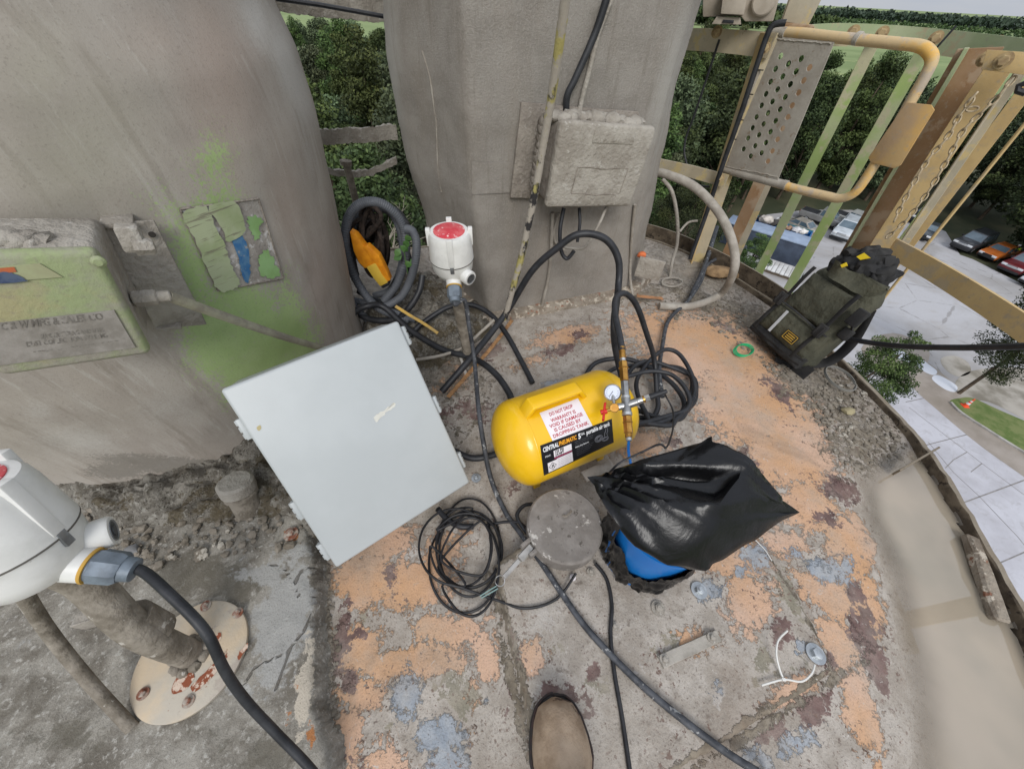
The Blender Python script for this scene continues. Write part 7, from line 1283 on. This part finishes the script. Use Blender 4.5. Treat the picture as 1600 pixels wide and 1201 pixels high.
# skip full of rubbish, container, board stack
def yard_box(u0, v0, u1, v1): a, b = P(u0, v0, GZ), P(u1, v1, GZ); d = (b-a); return (a+b)/2, d.normalized(), d.length
c0, dx, L = yard_box(1163, 374, 1240, 398); dy = V(-dx.y, dx.x, 0); L = 6.2; c0 = P(1203, 383, GZ)+dy*1.1
sk = thing('skip', 'blue open top skip heaped with rubbish', 'skip', (c0.x, c0.y, GZ)); bluep = mat('skip_blue', (30, 92, 150), (38, 104, 160), 2, .5)
for s in (-1, 1): part('side', rbox(c0+dy*(s*1.15)+V(0, 0, 1.0), dx, dy, V(0, 0, 1), L/2, .06, .8, .02), bluep, sk); part('end', rbox(c0+dx*(s*(L/2-.06))+V(0, 0, 1.0), dx, dy, V(0, 0, 1), .06, 1.1, .8, .02), bluep, sk)
part('floor', rbox(c0+V(0, 0, .28), dx, dy, V(0, 0, 1), L/2-.1, 1.1, .06, .01), bluep, sk); part('rim', merge(*[bar(c0+dx*(-L/2)+dy*(s*1.17)+V(0, 0, 1.83), c0+dx*(L/2)+dy*(s*1.17)+V(0, 0, 1.83), .14, .1, V(0, 0, 1)) for s in (-1, 1)]), mat('skip_rim', (58, 110, 112), None, rough=.6), sk)
tv, tf, tw = text2d('CES PRO', .03); part('lettering', ([c0-dy*1.225+dx*(-1.9+v.x/tw*2.6)+V(0, 0, 1.05+v.y*.55) for v in tv], tf), wink, sk, None)
for i, (x, y, z, r, col) in enumerate([(-1.7, 0, 2.1, .8, (196, 188, 178)), (-2.2, .4, 2.0, .6, (70, 66, 64)), (-.8, .3, 1.9, .6, (60, 56, 54)), (.1, -.1, 1.9, .55, (186, 150, 122)), (.8, .2, 1.8, .5, (150, 120, 96)), (1.6, -.1, 1.95, .6, (206, 204, 204)), (2.2, .1, 1.9, .55, (220, 216, 210))]): solo('rubbish_bag', lump(c0+dx*x+dy*y+V(0, 0, z), (r, r*.8, r*.55), i*3), mat('rubbish_%d' % i, col, tuple(int(v*.75) for v in col), 1.5, .7), ['pale rubbish heap at the left end of the skip', 'black sack at the far left of the skip', 'black sack in the middle of the skip', 'tan carton in the middle of the skip', 'brown carton right of the middle in the skip', 'white sack near the right end of the skip', 'white cloth at the right end of the skip'][i], 'rubbish')
c1 = c0-dy*3.4-dx*.8; ct = thing('container', 'long container with pale blue grey roof before the skip', 'container', (c1.x, c1.y, GZ)); part('wall', rbox(c1+V(0, 0, 1.1), dx, dy, V(0, 0, 1), 4.1, 1.15, 1.1, .03), mat('container_navy', (66, 76, 92), (54, 62, 76), 1, .6), ct); part('roof', rbox(c1+V(0, 0, 2.28), dx, dy, V(0, 0, 1), 4.2, 1.25, .07, .03), mat('container_roof', (146, 160, 180), (132, 146, 166), 1, .5), ct)
c2 = P(1216, 424, GZ); bs = thing('board_stack', 'stack of pale corrugated sheets in front of the container', 'stack', (c2.x, c2.y, GZ))
for k in range(7): part('sheet', rbox(c2+dx*(-1.3+k*.42)+V(0, 0, .35+.03*(k % 2)), dx, dy, V(0, 0, 1), .19, 1.3, .05, .02), mat('white_sheet', (204, 204, 202), (184, 182, 178), 1.2, .6), bs)
part('bearer', rbox(c2+V(0, 0, .16), dx, dy, V(0, 0, 1), 1.6, 1.1, .14, .02), mat('bearer_wood', (120, 106, 90)), bs); part('grille', merge(*[bar(c2+dx*(1.7+.16*k)-dy*.9+V(0, 0, .3), c2+dx*(1.7+.16*k)+dy*.9+V(0, 0, .3), .07, .3, dx) for k in range(5)]), mat('grille_grey', (150, 152, 148)), bs)
pc = P(1507, 634, GZ); cn = thing('traffic_cone', 'orange and white traffic cone on the grass verge', 'traffic cone', pc); oc = mat('cone_orange', (232, 84, 48), None, rough=.5)
part('base', box(pc+V(0, 0, .03), (.2, .2, .025), .01), oc, cn); part('cone', lathe(pc+V(0, 0, .05), V(0, 0, 1), [(.15, 0), (.03, .72)], 20), oc, cn)
for z0, z1 in ((.2, .34), (.44, .54)): part('white_band', lathe(pc+V(0, 0, .05), V(0, 0, 1), [(.153-.1667*z0, z0), (.153-.1667*z1, z1)], 20, False, False), wl_m, cn)
# person in a yellow vest leaning at the orange car
pb = P(1574, 404, GZ); pn = thing('person', 'person in bright yellow vest and dark trousers bending beside the orange car', 'person', pb)
def skin_body(J, E):
    me = bpy.data.meshes.new('person'); me.from_pydata([j[:3] for j in J], E, []); o = bpy.data.objects.new('tmp', me); COL.objects.link(o); md = o.modifiers.new('s', 'SKIN'); 
    for i, j in enumerate(J): me.skin_vertices[0].data[i].radius = (j[3], j[3])
    me.skin_vertices[0].data[0].use_root = True; s2 = o.modifiers.new('d', 'SUBSURF'); s2.levels = 1; s2.render_levels = 1; dg = bpy.context.evaluated_depsgraph_get(); dg.update(); ev = o.evaluated_get(dg).to_mesh(); g = ([v.co.copy() for v in ev.vertices], [tuple(p.vertices) for p in ev.polygons]); bpy.data.objects.remove(o); return g
J = [(0, 0, .95, .15), (.16, 0, 1.18, .16), (.34, 0, 1.36, .17), (.44, 0, 1.46, .07), (.50, 0, 1.52, .08), (.58, 0, 1.62, .095), (0, .11, .88, .10), (.03, .13, .48, .075), (-.02, .14, .09, .055), (.14, .14, .04, .05), (0, -.11, .88, .10), (.03, -.13, .48, .075), (-.02, -.14, .09, .055), (.14, -.14, .04, .05), (.36, .21, 1.36, .075), (.46, .24, 1.1, .05), (.66, .18, 1.0, .04), (.78, .16, .98, .042), (.36, -.21, 1.36, .075), (.46, -.24, 1.1, .05), (.66, -.18, 1.0, .04), (.78, -.16, .98, .042)]
E_ = [(0, 1), (1, 2), (2, 3), (3, 4), (4, 5), (0, 6), (6, 7), (7, 8), (8, 9), (0, 10), (10, 11), (11, 12), (12, 13), (2, 14), (14, 15), (15, 16), (16, 17), (2, 18), (18, 19), (19, 20), (20, 21)]
Mp = Matrix.Translation(pb) @ Matrix.Rotation(math.radians(200), 4, 'Z'); bg_ = xf(skin_body(J, E_), Mp); pbod = part('body', bg_, mat('dark_clothes', (48, 48, 54), (40, 40, 46), 8, .85), pn, 80)
J2 = [(0.0, 0, .93, .17), (.16, 0, 1.18, .185), (.33, 0, 1.36, .19), (.41, 0, 1.44, .10), (.36, .2, 1.37, .095), (.42, .235, 1.2, .075), (.36, -.2, 1.37, .095), (.42, -.235, 1.2, .075)]; part('vest', xf(skin_body(J2, [(0, 1), (1, 2), (2, 3), (2, 4), (4, 5), (2, 6), (6, 7)]), Mp), mat('hi_vis', (206, 232, 40), None, rough=.7), pn, 80)
part('helmet', xf(lump(V(.60, 0, 1.68), (.125, .12, .09), 1), Mp), mat('helmet_white', (220, 220, 218)), pn, 80); part('face', xf(lump(V(.655, 0, 1.60), (.07, .075, .09), 2), Mp), mat('skin_tone', (176, 134, 108)), pn, 80)
